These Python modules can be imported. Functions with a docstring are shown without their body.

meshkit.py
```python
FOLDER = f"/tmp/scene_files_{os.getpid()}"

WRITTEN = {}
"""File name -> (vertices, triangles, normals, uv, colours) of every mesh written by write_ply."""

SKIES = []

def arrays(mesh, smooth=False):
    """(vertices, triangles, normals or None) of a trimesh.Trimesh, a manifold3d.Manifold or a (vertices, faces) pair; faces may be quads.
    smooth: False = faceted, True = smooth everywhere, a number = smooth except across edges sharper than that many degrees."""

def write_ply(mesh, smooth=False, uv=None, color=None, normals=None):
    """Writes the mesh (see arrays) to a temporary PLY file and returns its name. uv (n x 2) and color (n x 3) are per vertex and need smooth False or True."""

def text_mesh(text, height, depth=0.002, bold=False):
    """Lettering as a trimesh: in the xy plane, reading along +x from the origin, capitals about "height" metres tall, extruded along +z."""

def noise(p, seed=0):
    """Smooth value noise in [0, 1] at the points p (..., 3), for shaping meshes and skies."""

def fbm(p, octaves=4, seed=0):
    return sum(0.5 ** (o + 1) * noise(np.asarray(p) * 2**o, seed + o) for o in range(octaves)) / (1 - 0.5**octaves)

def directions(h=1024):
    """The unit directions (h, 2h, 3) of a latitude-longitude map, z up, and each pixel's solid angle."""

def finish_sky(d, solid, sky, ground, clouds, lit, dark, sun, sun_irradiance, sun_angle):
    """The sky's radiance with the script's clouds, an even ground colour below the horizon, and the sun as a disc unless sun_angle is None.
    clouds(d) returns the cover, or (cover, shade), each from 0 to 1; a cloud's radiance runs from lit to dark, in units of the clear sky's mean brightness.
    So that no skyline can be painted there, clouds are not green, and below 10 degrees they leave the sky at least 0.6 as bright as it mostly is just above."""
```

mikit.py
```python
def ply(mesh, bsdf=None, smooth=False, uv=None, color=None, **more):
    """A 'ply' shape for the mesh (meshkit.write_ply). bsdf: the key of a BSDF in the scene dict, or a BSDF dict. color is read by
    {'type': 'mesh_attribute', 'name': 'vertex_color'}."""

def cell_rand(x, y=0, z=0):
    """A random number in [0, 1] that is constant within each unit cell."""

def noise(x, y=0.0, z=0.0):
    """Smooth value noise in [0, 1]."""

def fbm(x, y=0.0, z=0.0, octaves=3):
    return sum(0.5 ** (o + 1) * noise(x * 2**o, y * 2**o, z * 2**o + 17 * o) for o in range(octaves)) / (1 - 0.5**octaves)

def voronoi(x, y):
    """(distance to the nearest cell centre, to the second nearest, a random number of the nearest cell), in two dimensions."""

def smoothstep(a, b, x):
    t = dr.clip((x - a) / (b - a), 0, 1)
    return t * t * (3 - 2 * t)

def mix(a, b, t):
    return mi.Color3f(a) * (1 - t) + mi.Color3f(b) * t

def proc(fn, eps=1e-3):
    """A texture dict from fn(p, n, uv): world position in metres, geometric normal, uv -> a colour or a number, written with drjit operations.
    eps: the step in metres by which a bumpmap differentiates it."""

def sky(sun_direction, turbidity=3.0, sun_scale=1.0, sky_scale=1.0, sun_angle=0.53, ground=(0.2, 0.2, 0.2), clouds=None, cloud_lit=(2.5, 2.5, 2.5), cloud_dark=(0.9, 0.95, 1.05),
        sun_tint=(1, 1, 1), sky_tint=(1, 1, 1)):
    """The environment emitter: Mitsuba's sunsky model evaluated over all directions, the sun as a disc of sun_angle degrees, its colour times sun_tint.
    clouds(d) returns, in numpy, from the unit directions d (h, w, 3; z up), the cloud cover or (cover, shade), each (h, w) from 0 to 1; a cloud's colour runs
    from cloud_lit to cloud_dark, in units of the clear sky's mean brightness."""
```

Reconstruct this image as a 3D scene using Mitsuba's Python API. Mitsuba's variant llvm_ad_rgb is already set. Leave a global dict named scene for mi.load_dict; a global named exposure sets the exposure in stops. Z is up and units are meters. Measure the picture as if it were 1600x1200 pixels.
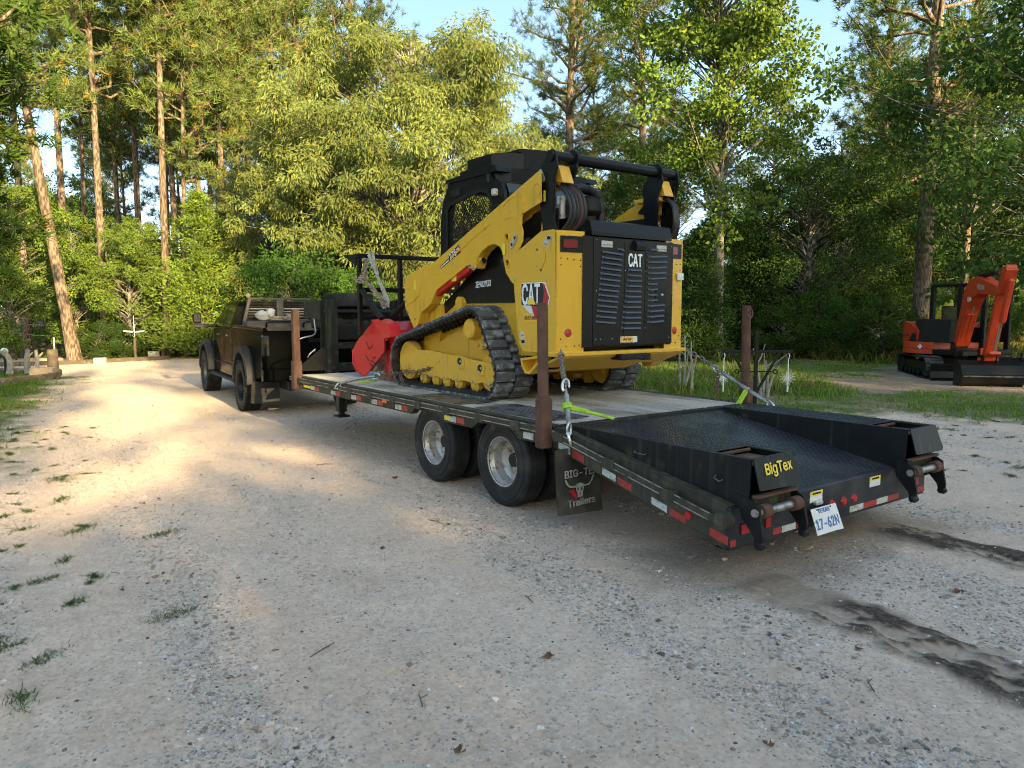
import math, random, numpy as np, trimesh, mitsuba as mi, mikit, meshkit
import drjit as dr
from shapely.geometry import Polygon, Point, LineString
from scipy.spatial import ConvexHull

# ---------------------------------------------------------------- camera, sky, sun, exposure
T = mi.ScalarTransform4f
CAM = (0.0, 0.0, 1.7155)
PITCH = 0.0981
SUN = (0.50, -0.80, 0.29)
exposure = 3.9
scene, labels = {}, {}
scene['camera'] = {'type': 'perspective', 'fov': 2 * math.degrees(math.atan(800 / 1160.2)), 'fov_axis': 'x', 'near_clip': 0.1, 'far_clip': 2000.0,
                   'to_world': T().look_at(origin=list(CAM), target=[0, math.cos(PITCH), CAM[2] - math.sin(PITCH)], up=[0, 0, 1])}
scene['daylight'] = mikit.sky(SUN, turbidity=6, sun_scale=1.05, sky_scale=1.0, sun_tint=(0.92, 1.0, 0.95), sky_tint=(0.84, 0.93, 1.02), ground=(0.16, 0.17, 0.10))
rng = np.random.default_rng(7)

# ---------------------------------------------------------------- naming
counts = {}
def numbered(key):
    n = counts.get(key, -1) + 1
    counts[key] = n
    return key if n == 0 else f'{key}_{n:03d}'
PLACE = {}
def thing(name, label, cat, M=None, group=None):
    key = numbered(name)
    PLACE[key] = M
    labels[key] = {'label': label, 'category': cat}
    if group: labels[key]['group'] = group
    return key
def holder(key):
    while key not in PLACE: key = key.rpartition('__')[0]
    return PLACE[key]
def part(parent, name, mb, mat, smooth=30, label=None, kind=None):
    key = numbered(parent + '__' + name)
    d = mikit.ply(mb.mesh() if isinstance(mb, MB) else mb, mat, smooth=smooth)
    M = holder(parent)
    if M is not None: d['to_world'] = M
    scene[key] = d
    if label or kind:
        labels[key] = {}
        if label: labels[key]['label'] = label
        if kind: labels[key]['kind'] = kind
    return key
def lone(name, label, cat, mb, mat, M=None, group=None, smooth=30, kind=None):
    """a thing of one mesh, or a piece of the setting (kind structure / stuff)"""
    key = numbered(name)
    d = mikit.ply(mb.mesh() if isinstance(mb, MB) else mb, mat, smooth=smooth)
    if M is not None: d['to_world'] = M
    scene[key] = d
    PLACE[key] = M
    labels[key] = {'label': label}
    if cat: labels[key]['category'] = cat
    if group: labels[key]['group'] = group
    if kind: labels[key]['kind'] = kind
    return key

# ---------------------------------------------------------------- mesh building
_s = np.array([[x, y, z] for x in (-1, 1) for y in (-1, 1) for z in (-1, 1)], float)
_cb = np.concatenate([_s * [1, .8, .8], _s * [.8, 1, .8], _s * [.8, .8, 1]])
_h = ConvexHull(_cb)
_cf = []
for t, e in zip(_h.simplices, _h.equations):
    a, b, c = _cb[t]
    _cf.append(t if np.dot(np.cross(b - a, c - a), e[:3]) > 0 else t[::-1])
_cf = np.array(_cf)
_bf = np.array([[0, 1, 3], [0, 3, 2], [4, 6, 7], [4, 7, 5], [0, 4, 5], [0, 5, 1], [2, 3, 7], [2, 7, 6], [0, 2, 6], [0, 6, 4], [1, 5, 7], [1, 7, 3]])
def unit(v):
    v = np.asarray(v, float); return v / np.linalg.norm(v)
def frame(d):
    d = unit(d)
    a = unit(np.cross(d, [0, 0, 1.0] if abs(d[2]) < .9 else [1.0, 0, 0]))
    return a, np.cross(d, a), d
class MB:
    def __init__(s): s.v, s.f, s.n, s.c = [], [], 0, []
    def add(s, v, f, c=None):
        v = np.asarray(v, float); f = np.asarray(f, int)
        if f.shape[1] == 4: f = np.vstack([f[:, [0, 1, 2]], f[:, [0, 2, 3]]])
        s.v.append(v); s.f.append(f + s.n); s.n += len(v)
        if c is not None: s.c.append(np.broadcast_to(c, (len(v), 3)))
        return s
    def mesh(s):
        return trimesh.Trimesh(np.vstack(s.v), np.vstack(s.f), process=False)
    def box(s, x0, x1, y0, y1, z0, z1, ch=0.004, R=None, o=None):
        c = np.array([(x0 + x1) / 2, (y0 + y1) / 2, (z0 + z1) / 2]); h = np.array([abs(x1 - x0), abs(y1 - y0), abs(z1 - z0)]) / 2
        ch = min(ch, h.min() * .6)
        if ch <= 0: v, f = _s * h, _bf
        else: v, f = np.sign(_cb) * np.where(np.abs(_cb) > .9, h, h - ch), _cf
        if R is not None: v = v @ np.asarray(R).T
        return s.add(v + c if R is None or o is None else v + np.asarray(o), f)
    def obox(s, c, ax, ay, az, h, ch=0.004):
        """box at c with (unnormalised) axes and half sizes h"""
        ax, ay = unit(ax), unit(ay); az = np.cross(ax, ay)
        v = np.sign(_cb) * np.where(np.abs(_cb) > .9, h, np.maximum(np.array(h) - min(ch, min(h) * .6), 0))
        return s.add(v @ np.array([ax, ay, az]) + np.asarray(c), _cf)
    def cyl(s, p0, p1, r, n=14, r1=None, cap=True):
        p0, p1 = np.asarray(p0, float), np.asarray(p1, float); r1 = r if r1 is None else r1
        a, b, d = frame(p1 - p0); t = np.arange(n) * 2 * np.pi / n
        ring = np.cos(t)[:, None] * a + np.sin(t)[:, None] * b
        i = np.arange(n); j = (i + 1) % n
        v = np.vstack([p0 + ring * r, p1 + ring * r1]); f = np.vstack([np.stack([i, j, j + n], 1), np.stack([i, j + n, i + n], 1)])
        s.add(v, f)
        if cap:
            s.add(np.vstack([p0 + ring * r, [p0]]), np.stack([j, i, i * 0 + n], 1))
            s.add(np.vstack([p1 + ring * r1, [p1]]), np.stack([i, j, i * 0 + n], 1))
        return s
    def tube(s, pts, r, n=8, cap=True):
        p = np.asarray(pts, float); m = len(p); r = np.broadcast_to(r, (m,))
        t = np.gradient(p, axis=0); t /= np.linalg.norm(t, axis=1, keepdims=True) + 1e-12
        a, b, _ = frame(t[0]); A, B = [], []
        for k in range(m):
            a = a - t[k] * np.dot(a, t[k]); a /= np.linalg.norm(a) + 1e-12
            A.append(a); B.append(np.cross(t[k], a))
        A, B = np.array(A), np.array(B); g = np.arange(n) * 2 * np.pi / n
        v = (p[:, None] + r[:, None, None] * (np.cos(g)[None, :, None] * A[:, None] + np.sin(g)[None, :, None] * B[:, None])).reshape(-1, 3)
        i, j = np.meshgrid(np.arange(m - 1), np.arange(n), indexing='ij')
        q = np.stack([i * n + j, i * n + (j + 1) % n, (i + 1) * n + (j + 1) % n, (i + 1) * n + j], -1).reshape(-1, 4)
        s.add(v, q)
        if cap and n > 2:
            k = np.arange(1, n - 1)
            s.add(v[:n], np.stack([k * 0, k + 1, k], 1)); s.add(v[-n:], np.stack([k * 0, k, k + 1], 1))
        return s
    def prism(s, poly, axis, a, b, holes=()):
        """polygon extruded along axis from a to b; for axis x the polygon is (y, z), for y (x, z), for z (x, y)"""
        P = poly if hasattr(poly, 'exterior') else Polygon(poly, holes)
        if not P.is_valid: P = P.buffer(0)
        for g in getattr(P, 'geoms', [P]):
            m = trimesh.creation.extrude_polygon(g, abs(b - a), engine='earcut')
            v = np.array(m.vertices); f = np.array(m.faces); h = v[:, 2] + min(a, b)
            if axis == 'z': v = np.stack([v[:, 0], v[:, 1], h], 1)
            elif axis == 'x': v = np.stack([h, v[:, 0], v[:, 1]], 1)
            else: v = np.stack([v[:, 0], h, v[:, 1]], 1); f = f[:, ::-1]
            s.add(v, f)
        return s
    def lathe(s, prof, c, axis, n=32, closed=False):
        a, b, d = frame(axis); t = np.arange(n) * 2 * np.pi / n; m = len(prof)
        ring = np.cos(t)[:, None] * a + np.sin(t)[:, None] * b
        v = np.concatenate([np.asarray(c) + ring * r + d * h for r, h in prof])
        f = []
        for k in range(m if closed else m - 1):
            i = np.arange(n); j = (i + 1) % n; k2 = (k + 1) % m
            f.append(np.stack([k * n + i, k * n + j, k2 * n + j, k2 * n + i], 1))
        return s.add(v, np.vstack(f))
    def ball(s, c, r, sub=2, sc=(1, 1, 1)):
        m = trimesh.creation.icosphere(sub, 1.0)
        return s.add(np.array(m.vertices) * r * np.array(sc) + np.asarray(c), m.faces)
    def text(s, txt, h, o, xd, yd, depth=0.003, bold=True, width=None, track=1.0):
        """lettering from the corner o along xd with its capitals up yd"""
        m = meshkit.text_mesh(txt, h, depth, bold); v = np.array(m.vertices)
        v[:, 0] -= v[:, 0].min()
        if width: v[:, 0] *= width / v[:, 0].max()
        xd, yd = unit(xd), unit(yd); zd = np.cross(xd, yd)
        return s.add(np.asarray(o) + v[:, :1] * xd + v[:, 1:2] * yd + v[:, 2:] * zd, m.faces)
    def flat(s, poly, o, xd, yd, depth=0.003, holes=()):
        """flat plate: polygon in the plane of xd, yd, extruded along their cross product"""
        P = poly if hasattr(poly, 'exterior') else Polygon(poly, holes)
        if not P.is_valid: P = P.buffer(0)
        xd, yd = unit(xd), unit(yd); zd = np.cross(xd, yd)
        for g in getattr(P, 'geoms', [P]):
            m = trimesh.creation.extrude_polygon(g, depth, engine='earcut'); v = np.array(m.vertices)
            s.add(np.asarray(o) + v[:, :1] * xd + v[:, 1:2] * yd + v[:, 2:] * zd, m.faces)
        return s
    def move(s, R=None, t=(0, 0, 0)):
        s.v = [(v if R is None else v @ np.asarray(R).T) + np.asarray(t) for v in s.v]; return s
    def join(s, o):
        for v, f in zip(o.v, o.f): s.add(v, f - f.min() if False else f - 0, None) if False else None
        m = o.mesh(); return s.add(m.vertices, m.faces)
def rot(axis, deg):
    return trimesh.transformations.rotation_matrix(math.radians(deg), axis)[:3, :3]
def place(x, y, z=0, deg=0):
    return T().translate([x, y, z]).rotate([0, 0, 1], deg)
def arc(c, r, a0, a1, n):
    t = np.radians(np.linspace(a0, a1, n)); return [(c[0] + r * math.cos(x), c[1] + r * math.sin(x)) for x in t]
def spline(pts, n):
    p = np.asarray(pts, float); t = np.r_[0, np.cumsum(np.linalg.norm(np.diff(p, axis=0), axis=1))]
    from scipy.interpolate import PchipInterpolator
    return PchipInterpolator(t, p, axis=0)(np.linspace(0, t[-1], n))

# trailer frame: x across (to its right), y forward, z up
OX, OY, TH = 0.3086, 5.7478, 0.632
TM = place(OX, OY, 0, math.degrees(TH))
TA = np.array([-math.sin(TH), math.cos(TH)]); TB = np.array([math.cos(TH), math.sin(TH)])

# ---------------------------------------------------------------- the ground's masks, the same in numpy (scattering) and drjit (materials)
class NP:
    abs, minimum, maximum, sqrt = np.abs, np.minimum, np.maximum, np.sqrt
    @staticmethod
    def where(c, a, b): return np.where(c, a, b)
    @staticmethod
    def cell(x, y, z=0):
        with np.errstate(over='ignore'):
            i = [np.asarray(np.floor(v) + 1000000, np.int64).astype(np.uint32) for v in (x, y, np.asarray(z, float))]
            h = i[0] * np.uint32(374761393) + i[1] * np.uint32(668265263) + i[2] * np.uint32(2147483647)
            h = (h ^ (h >> np.uint32(13))) * np.uint32(1274126177)
            return ((h ^ (h >> np.uint32(16))) & np.uint32(0xFFFFFF)) / 16777215.0
    @staticmethod
    def noise(x, y):
        i, j = np.floor(x), np.floor(y); u, v = x - i, y - j; u, v = u * u * (3 - 2 * u), v * v * (3 - 2 * v)
        c = NP.cell
        return (c(i, j) * (1 - u) + c(i + 1, j) * u) * (1 - v) + (c(i, j + 1) * (1 - u) + c(i + 1, j + 1) * u) * v
    @staticmethod
    def smooth(a, b, x):
        t = np.clip((x - a) / (b - a), 0, 1); return t * t * (3 - 2 * t)
class DR:
    abs, minimum, maximum, sqrt = dr.abs, dr.minimum, dr.maximum, dr.sqrt
    where = dr.select
    smooth = staticmethod(mikit.smoothstep)
    @staticmethod
    def noise(x, y): return mikit.noise(x, y)
ROAD = [(-1.3, -2), (-2.3, 1.5), (-3.6, 4.2), (-6.0, 8.2), (-9.2, 14.2), (-11.2, 18.6), (-13.5, 20.6), (-26, 23.5), (-70, 27), (-70, 31), (-26, 28.2), (-15, 26.4), (-9.5, 28.6), (-5, 27.5),
        (-2.2, 20), (0.6, 14.6), (3.0, 12.6), (5.2, 12.4), (8.8, 11.6), (14, 10.6), (24, 8.5), (60, 2), (60, -40), (-20, -40)]
DIRT = [(5.5, 16.2), (9.0, 15.2), (13.5, 14.6), (20, 15.5), (20, 20.5), (12, 22), (8.2, 19.0)]
def inside(N, x, y, poly):
    """signed distance to a polygon, positive inside"""
    d, s = None, None
    for (ax, ay), (bx, by) in zip(poly, poly[1:] + poly[:1]):
        ex, ey = bx - ax, by - ay
        wx, wy = x - ax, y - ay
        t = N.minimum(N.maximum((wx * ex + wy * ey) / (ex * ex + ey * ey), 0.0), 1.0)
        qx, qy = wx - ex * t, wy - ey * t
        q = qx * qx + qy * qy
        d = q if d is None else N.minimum(d, q)
        cross = ex * wy - ey * wx
        up = (y >= ay) & (y < by) & (cross > 0)
        dn = (y < ay) & (y >= by) & (cross < 0)
        one = N.where(up | dn, -1.0, 1.0)
        s = one if s is None else s * one
    return -s * N.sqrt(d)
def masks(N, x, y):
    n1 = N.noise(x * .9 + 31, y * .9) ; n2 = N.noise(x * 3.1, y * 3.1 + 9); n3 = N.noise(x * 9.0 + 5, y * 9.0)
    rag = (n1 - .5) * 1.2 + (n2 - .5) * .8 + (n3 - .5) * .45
    road = N.smooth(-.45, .45, inside(N, x, y, ROAD) + rag)
    dirt = N.smooth(-.6, .6, inside(N, x, y, DIRT) + rag * 1.6)
    # bands of loose stone and of bare sand, running along the drive
    u = x * .86 + y * .51; v = -x * .51 + y * .86
    b = N.noise(u * 1.9 + 3, v * .22 + 7) * .6 + N.noise(u * 4.3, v * .8) * .25 + N.noise(x * 6, y * 6) * .15
    stone = N.smooth(.40, .66, b)
    # marks the ramps left behind the trailer, dark soil below its tail
    s = (x - OX) * TA[0] + (y - OY) * TA[1]; w = (x - OX) * TB[0] + (y - OY) * TB[1]
    e = (n2 - .5) * .20 + (n3 - .5) * .16
    c1 = w - .27 - .12 * (s + 2.0) + e * .8; c2 = w - 2.10 + e * .8
    strip = N.maximum(N.smooth(.30, .15, N.abs(c1)) * N.smooth(-1.55, -1.8, s), N.smooth(.28, .13, N.abs(c2)) * N.smooth(-1.4, -1.7, s)) * N.smooth(-9.5, -8.0, s)
    tan = N.smooth(.35, .10, N.abs(s + 1.95)) * N.smooth(.9, .6, w)
    streak = N.noise(s * 1.6 + 2, w * 5.0) * .5 + n3 * .2 + N.noise(s * 14, w * 30) * .3
    dark = strip * (1 - .55 * tan) * N.smooth(.20, .46, streak)
    clay = strip * N.maximum(tan * .9, N.smooth(.50, .28, streak) * .7)
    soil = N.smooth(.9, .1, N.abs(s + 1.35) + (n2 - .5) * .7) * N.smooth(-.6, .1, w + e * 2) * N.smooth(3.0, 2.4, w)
    deck_shade = N.smooth(.5, -.1, N.abs(w - 1.3) - 1.1 + e * 2) * N.smooth(-1.0, -.2, s) * N.smooth(7.2, 6.2, s)  # shade below the trailer deck, put into the ground colour
    return road, dirt, stone, dark, clay, N.maximum(soil, deck_shade * .55)
# ---------------------------------------------------------------- materials
def pb(col, rough=.5, metal=0.0, spec=.5, clear=0.0, **k):
    c = col if isinstance(col, dict) else {'type': 'rgb', 'value': list(col)}
    d = {'type': 'principled', 'base_color': c, 'roughness': rough if isinstance(rough, dict) else float(rough), 'metallic': float(metal), 'specular': float(spec), **k}
    if clear: d.update(clearcoat=float(clear), clearcoat_gloss=.92)
    return {'type': 'twosided', 'bsdf': d}
def bump(b, fn, scale, eps=1e-3):
    return {'type': 'twosided', 'bsdf': {'type': 'bumpmap', 'tex': mikit.proc(fn, eps), 'scale': scale, 'bsdf': b['bsdf']}}
mix, noise, fbm, sst = mikit.mix, mikit.noise, mikit.fbm, mikit.smoothstep
def worn(base, dirt, amount, scale=6.0, spots=None):
    """a base colour with dirt in patches and fine specks"""
    def fn(p, n, uv):
        t = fbm(p.x * scale, p.y * scale, p.z * scale, 3)
        g = sst(.45, .8, t) * amount + amount * .25 * noise(p.x * 90, p.y * 90, p.z * 90)
        c = mix(base, dirt, dr.clip(g, 0, 1))
        if spots is not None:
            c = mix(c, spots, sst(.66, .74, fbm(p.x * scale * 2.3 + 9, p.y * scale * 2.3, p.z * scale * 2.3, 3)))
        return c
    return mikit.proc(fn)
def flat(base):
    return list(base)

def ground_col(p, n, uv):
    x, y = p.x, p.y
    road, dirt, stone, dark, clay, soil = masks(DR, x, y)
    f1 = noise(x * 55, y * 55); f2 = noise(x * 140, y * 140); m1 = fbm(x * 2.2, y * 2.2, 0, 3)
    sand = mix((.46, .335, .245), (.63, .495, .385), .6 * m1 + .4 * noise(x * 17, y * 17)) * (.80 + .26 * f1 + .16 * f2)
    d1, d2, w1 = mikit.voronoi(x * 62, y * 62)
    e1, e2, w2 = mikit.voronoi(x * 29 + 7, y * 29)
    pebble = mix((.27, .225, .19), (.60, .53, .465), mikit.cell_rand(w1 * 9999.0)) * (.5 + .5 * sst(0.0, .22, d2 - d1))
    big = mix((.28, .24, .205), (.62, .55, .485), mikit.cell_rand(w2 * 9999.0)) * (.45 + .55 * sst(0.0, .2, e2 - e1))
    grit = dr.select(w1 > .80 - stone * .50, 1.0, 0.0) * sst(.5, .35, d1)
    grit2 = dr.select(w2 > 1.06 - stone * .36, 1.0, 0.0) * sst(.46, .36, e1)
    c = mix(sand, pebble, grit * .85)
    c = mix(c, big, grit2)
    c = mix(c, mix((.15, .125, .10), (.25, .20, .16), f1), soil * .78 * (.6 + .4 * m1))  # soil at the tail, plus the painted shade under the deck
    c = mix(c, mix((.042, .032, .025), (.14, .105, .08), f2 * f1 * 1.5), dark)
    c = mix(c, mix((.27, .20, .145), (.36, .275, .205), f1), clay * .85)
    d = mix((.16, .12, .09), (.27, .21, .155), m1) * (.8 + .4 * f1)
    t = fbm(x * 1.3 + 40, y * 1.3, 0, 3)
    grass = mix((.075, .11, .03), (.17, .15, .085), sst(.35, .75, t)) * (.6 + .8 * f1)
    litter = mix((.085, .058, .036), (.16, .105, .062), f1) * (.6 + .7 * noise(x * 12, y * 12))
    far = sst(23.5, 26.5, y + (t - .5) * 3)
    g = mix(mix(grass, litter, far), d, dirt)
    return mix(g, c, road)
def ground_bump(p, n, uv):
    x, y = p.x, p.y
    d1, d2, w1 = mikit.voronoi(x * 62, y * 62)
    e1, e2, w2 = mikit.voronoi(x * 29 + 7, y * 29)
    return .0028 * sst(.5, .1, d1) * w1 + .006 * sst(.46, .1, e1) * sst(.55, .6, w2) + .003 * noise(x * 120, y * 120) + .01 * noise(x * 9, y * 9)
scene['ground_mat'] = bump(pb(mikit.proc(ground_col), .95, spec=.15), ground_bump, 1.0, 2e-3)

def plank_col(p, n, uv):
    s = (p.x - OX) * float(TA[0]) + (p.y - OY) * float(TA[1]); w = (p.x - OX) * float(TB[0]) + (p.y - OY) * float(TB[1])
    k = dr.floor((w - .14) / .1925)
    r = mikit.cell_rand(k, 3)
    g = fbm(s * 3.0 + r * 20, w * 60, 0, 3); g2 = noise(s * 14 + r * 9, w * 220)
    c = mix((.27, .245, .205), (.47, .445, .395), g) * (.72 + .45 * g2) * (.8 + .38 * r)
    c = mix(c, (.13, .11, .085), .65 * sst(.5, .72, fbm(s * 1.1, w * 2.5, 5, 3)))
    return mix(c, (.40, .36, .30), .5 * sst(.55, .75, fbm(s * 2 + 8, w * 3, 2, 3)))
scene['plank_mat'] = bump(pb(mikit.proc(plank_col), .85, spec=.2), lambda p, n, uv: noise(((p.x - OX) * float(TA[0]) + (p.y - OY) * float(TA[1])) * 9, ((p.x - OX) * float(TB[0]) + (p.y - OY) * float(TB[1])) * 150), .003)

def rust_col(p, n, uv):
    a = fbm(p.x * 14, p.y * 14, p.z * 9, 3); b = noise(p.x * 120, p.y * 120, p.z * 120)
    return mix(mix((.060, .033, .028), (.135, .070, .050), a), (.20, .125, .09), .45 * b * a)
scene['rust_mat'] = bump(pb(mikit.proc(rust_col), .85, spec=.25), lambda p, n, uv: noise(p.x * 110, p.y * 110, p.z * 110), .0016)

def trailer_col(p, n, uv):
    a = fbm(p.x * 5, p.y * 5, p.z * 7, 3); b = noise(p.x * 60, p.y * 60, p.z * 14); v = noise(p.x * 23, p.y * 23, p.z * 2.0)
    c = mix((.011, .012, .012), (.030, .032, .024), a)
    c = mix(c, (.065, .075, .038), .65 * sst(.55, .85, v) * sst(.3, .6, a))
    return mix(c, (.13, .085, .055), .6 * sst(.62, .78, fbm(p.x * 9 + 4, p.y * 9, p.z * 9, 3)) * b)
scene['trailer_mat'] = pb(mikit.proc(trailer_col), .45, spec=.2)
def olive_col(p, n, uv):
    a = fbm(p.x * 4, p.y * 4, p.z * 6, 3); v = noise(p.x * 30, p.y * 30, p.z * 2.0); b = noise(p.x * 80, p.y * 80, p.z * 40)
    c = mix((.022, .022, .016), (.052, .054, .036), a)
    c = mix(c, (.085, .075, .052), .5 * sst(.45, .8, v))
    return mix(c, (.17, .10, .065), .6 * sst(.64, .76, fbm(p.x * 8, p.y * 8 + 3, p.z * 9, 3)) * b)
scene['rail_mat'] = pb(mikit.proc(olive_col), .62, spec=.35)
scene['edge_mat'] = pb(worn((.16, .165, .165), (.05, .045, .04), .9, 12, (.20, .13, .09)), .38, metal=.6)
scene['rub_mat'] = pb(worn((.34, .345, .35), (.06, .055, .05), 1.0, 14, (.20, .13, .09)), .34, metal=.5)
def ramp_col(p, n, uv):
    a = fbm(p.x * 5, p.y * 5, p.z * 7, 3); s = noise(p.x * 40, p.y * 40, p.z * 1.5)
    c = mix((.006, .0065, .008), (.016, .017, .018), a)
    c = mix(c, (.06, .062, .058), .5 * sst(.62, .9, s) * a)
    return mix(c, (.10, .105, .055), .35 * sst(.66, .8, fbm(p.x * 7 + 5, p.y * 7, p.z * 3, 3)))
scene['ramp_mat'] = pb(mikit.proc(ramp_col), .40, spec=.2)
scene['tread_mat'] = pb(worn((.013, .015, .021), (.048, .047, .048), .6, 4), .32, spec=.4)

def dusty(col, k, dust=(.33, .26, .19), sc=5.0):
    def fn(p, n, uv):
        a = fbm(p.x * sc, p.y * sc, p.z * sc, 3); b = noise(p.x * 150, p.y * 150, p.z * 150)
        return mix(col, dust, k * (.35 + .65 * a) * (.6 + .8 * b) * (.35 + .65 * dr.maximum(n.z, 0.0)))
    return mikit.proc(fn)
YEL = (.70, .395, .022)
def used_yellow(k, grime):
    base = dusty(YEL, k, sc=7)
    def fn(p, n, uv):
        a = fbm(p.x * 7, p.y * 7, p.z * 7, 3); b = noise(p.x * 150, p.y * 150, p.z * 150)
        c = mix(YEL, (.36, .28, .19), k * (.4 + .6 * a) * (.6 + .8 * b) * (.45 + .55 * dr.maximum(n.z, 0.0)))
        drip = noise(p.x * 34, p.y * 34, p.z * 2.2) * fbm(p.x * 3 + 8, p.y * 3, p.z * 3, 2)
        c = mix(c, (.33, .17, .035), grime * sst(.34, .60, drip))
        chip = noise(p.x * 70 + 3, p.y * 70, p.z * 70) * noise(p.x * 9, p.y * 9 + 5, p.z * 9)
        return mix(c, (.10, .075, .05), .75 * sst(.66, .72, chip))
    return mikit.proc(fn)
scene['yellow_mat'] = pb(used_yellow(.16, .35), .34, spec=.5, clear=.2)
scene['yellow_dusty_mat'] = pb(used_yellow(.40, .6), .5, spec=.35)
scene['black_paint_mat'] = pb(dusty((.007, .0075, .0085), .02), .30, spec=.22)
scene['louvre_mat'] = pb((.036, .046, .066), .26, spec=.6, clear=.6)  # black louvres, with the blue sky reflection put into the base colour
scene['black_satin_mat'] = pb((.009, .0095, .010), .42, spec=.28)
scene['black_plastic_mat'] = pb(dusty((.009, .009, .0095), .05), .52, spec=.25)
scene['rubber_mat'] = pb(worn((.013, .013, .014), (.085, .083, .082), .55, 10), .72, spec=.3)
scene['lug_mat'] = pb(worn((.06, .064, .07), (.23, .235, .245), 1.1, 18), .8, spec=.25)
scene['tyre_mat'] = pb(worn((.012, .0125, .014), (.045, .042, .038), .7, 7), .68, spec=.35)
scene['red_mat'] = pb(dusty((.62, .012, .018), .10), .30, spec=.5, clear=.2)
scene['red_paint_mat'] = pb((.50, .015, .012), .4)
scene['orange_mat'] = pb(dusty((.52, .048, .012), .10), .36, spec=.5, clear=.2)
scene['steel_mat'] = pb(worn((.42, .41, .40), (.16, .13, .11), .7, 18, (.20, .12, .08)), .38, metal=.75)
scene['rim_mat'] = pb(worn((.48, .475, .46), (.24, .20, .155), .9, 13, (.25, .14, .08)), .40, metal=.5)
scene['galv_mat'] = pb((.60, .61, .62), .32, metal=.8)
scene['chain_mat'] = pb(worn((.30, .295, .285), (.10, .075, .06), .9, 40), .42, metal=.7)
scene['rust_chain_mat'] = pb(worn((.11, .065, .05), (.20, .12, .085), .8, 60), .8)
scene['white_tape_mat'] = pb(worn((.52, .55, .53), (.25, .26, .21), .9, 22), .45)
scene['red_tape_mat'] = pb(worn((.38, .035, .025), (.14, .04, .03), .8, 22), .42)
scene['red_lens_mat'] = pb((.42, .012, .012), .18, clear=.6)
scene['amber_lens_mat'] = pb((.62, .16, .012), .2, clear=.5)
scene['yellow_sticker_mat'] = pb((.78, .62, .05), .45)
scene['amber_sticker_mat'] = pb((.80, .40, .03), .45)
scene['white_mat'] = pb((.66, .67, .68), .42)
scene['white_plastic_mat'] = pb((.42, .41, .385), .5)
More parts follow.
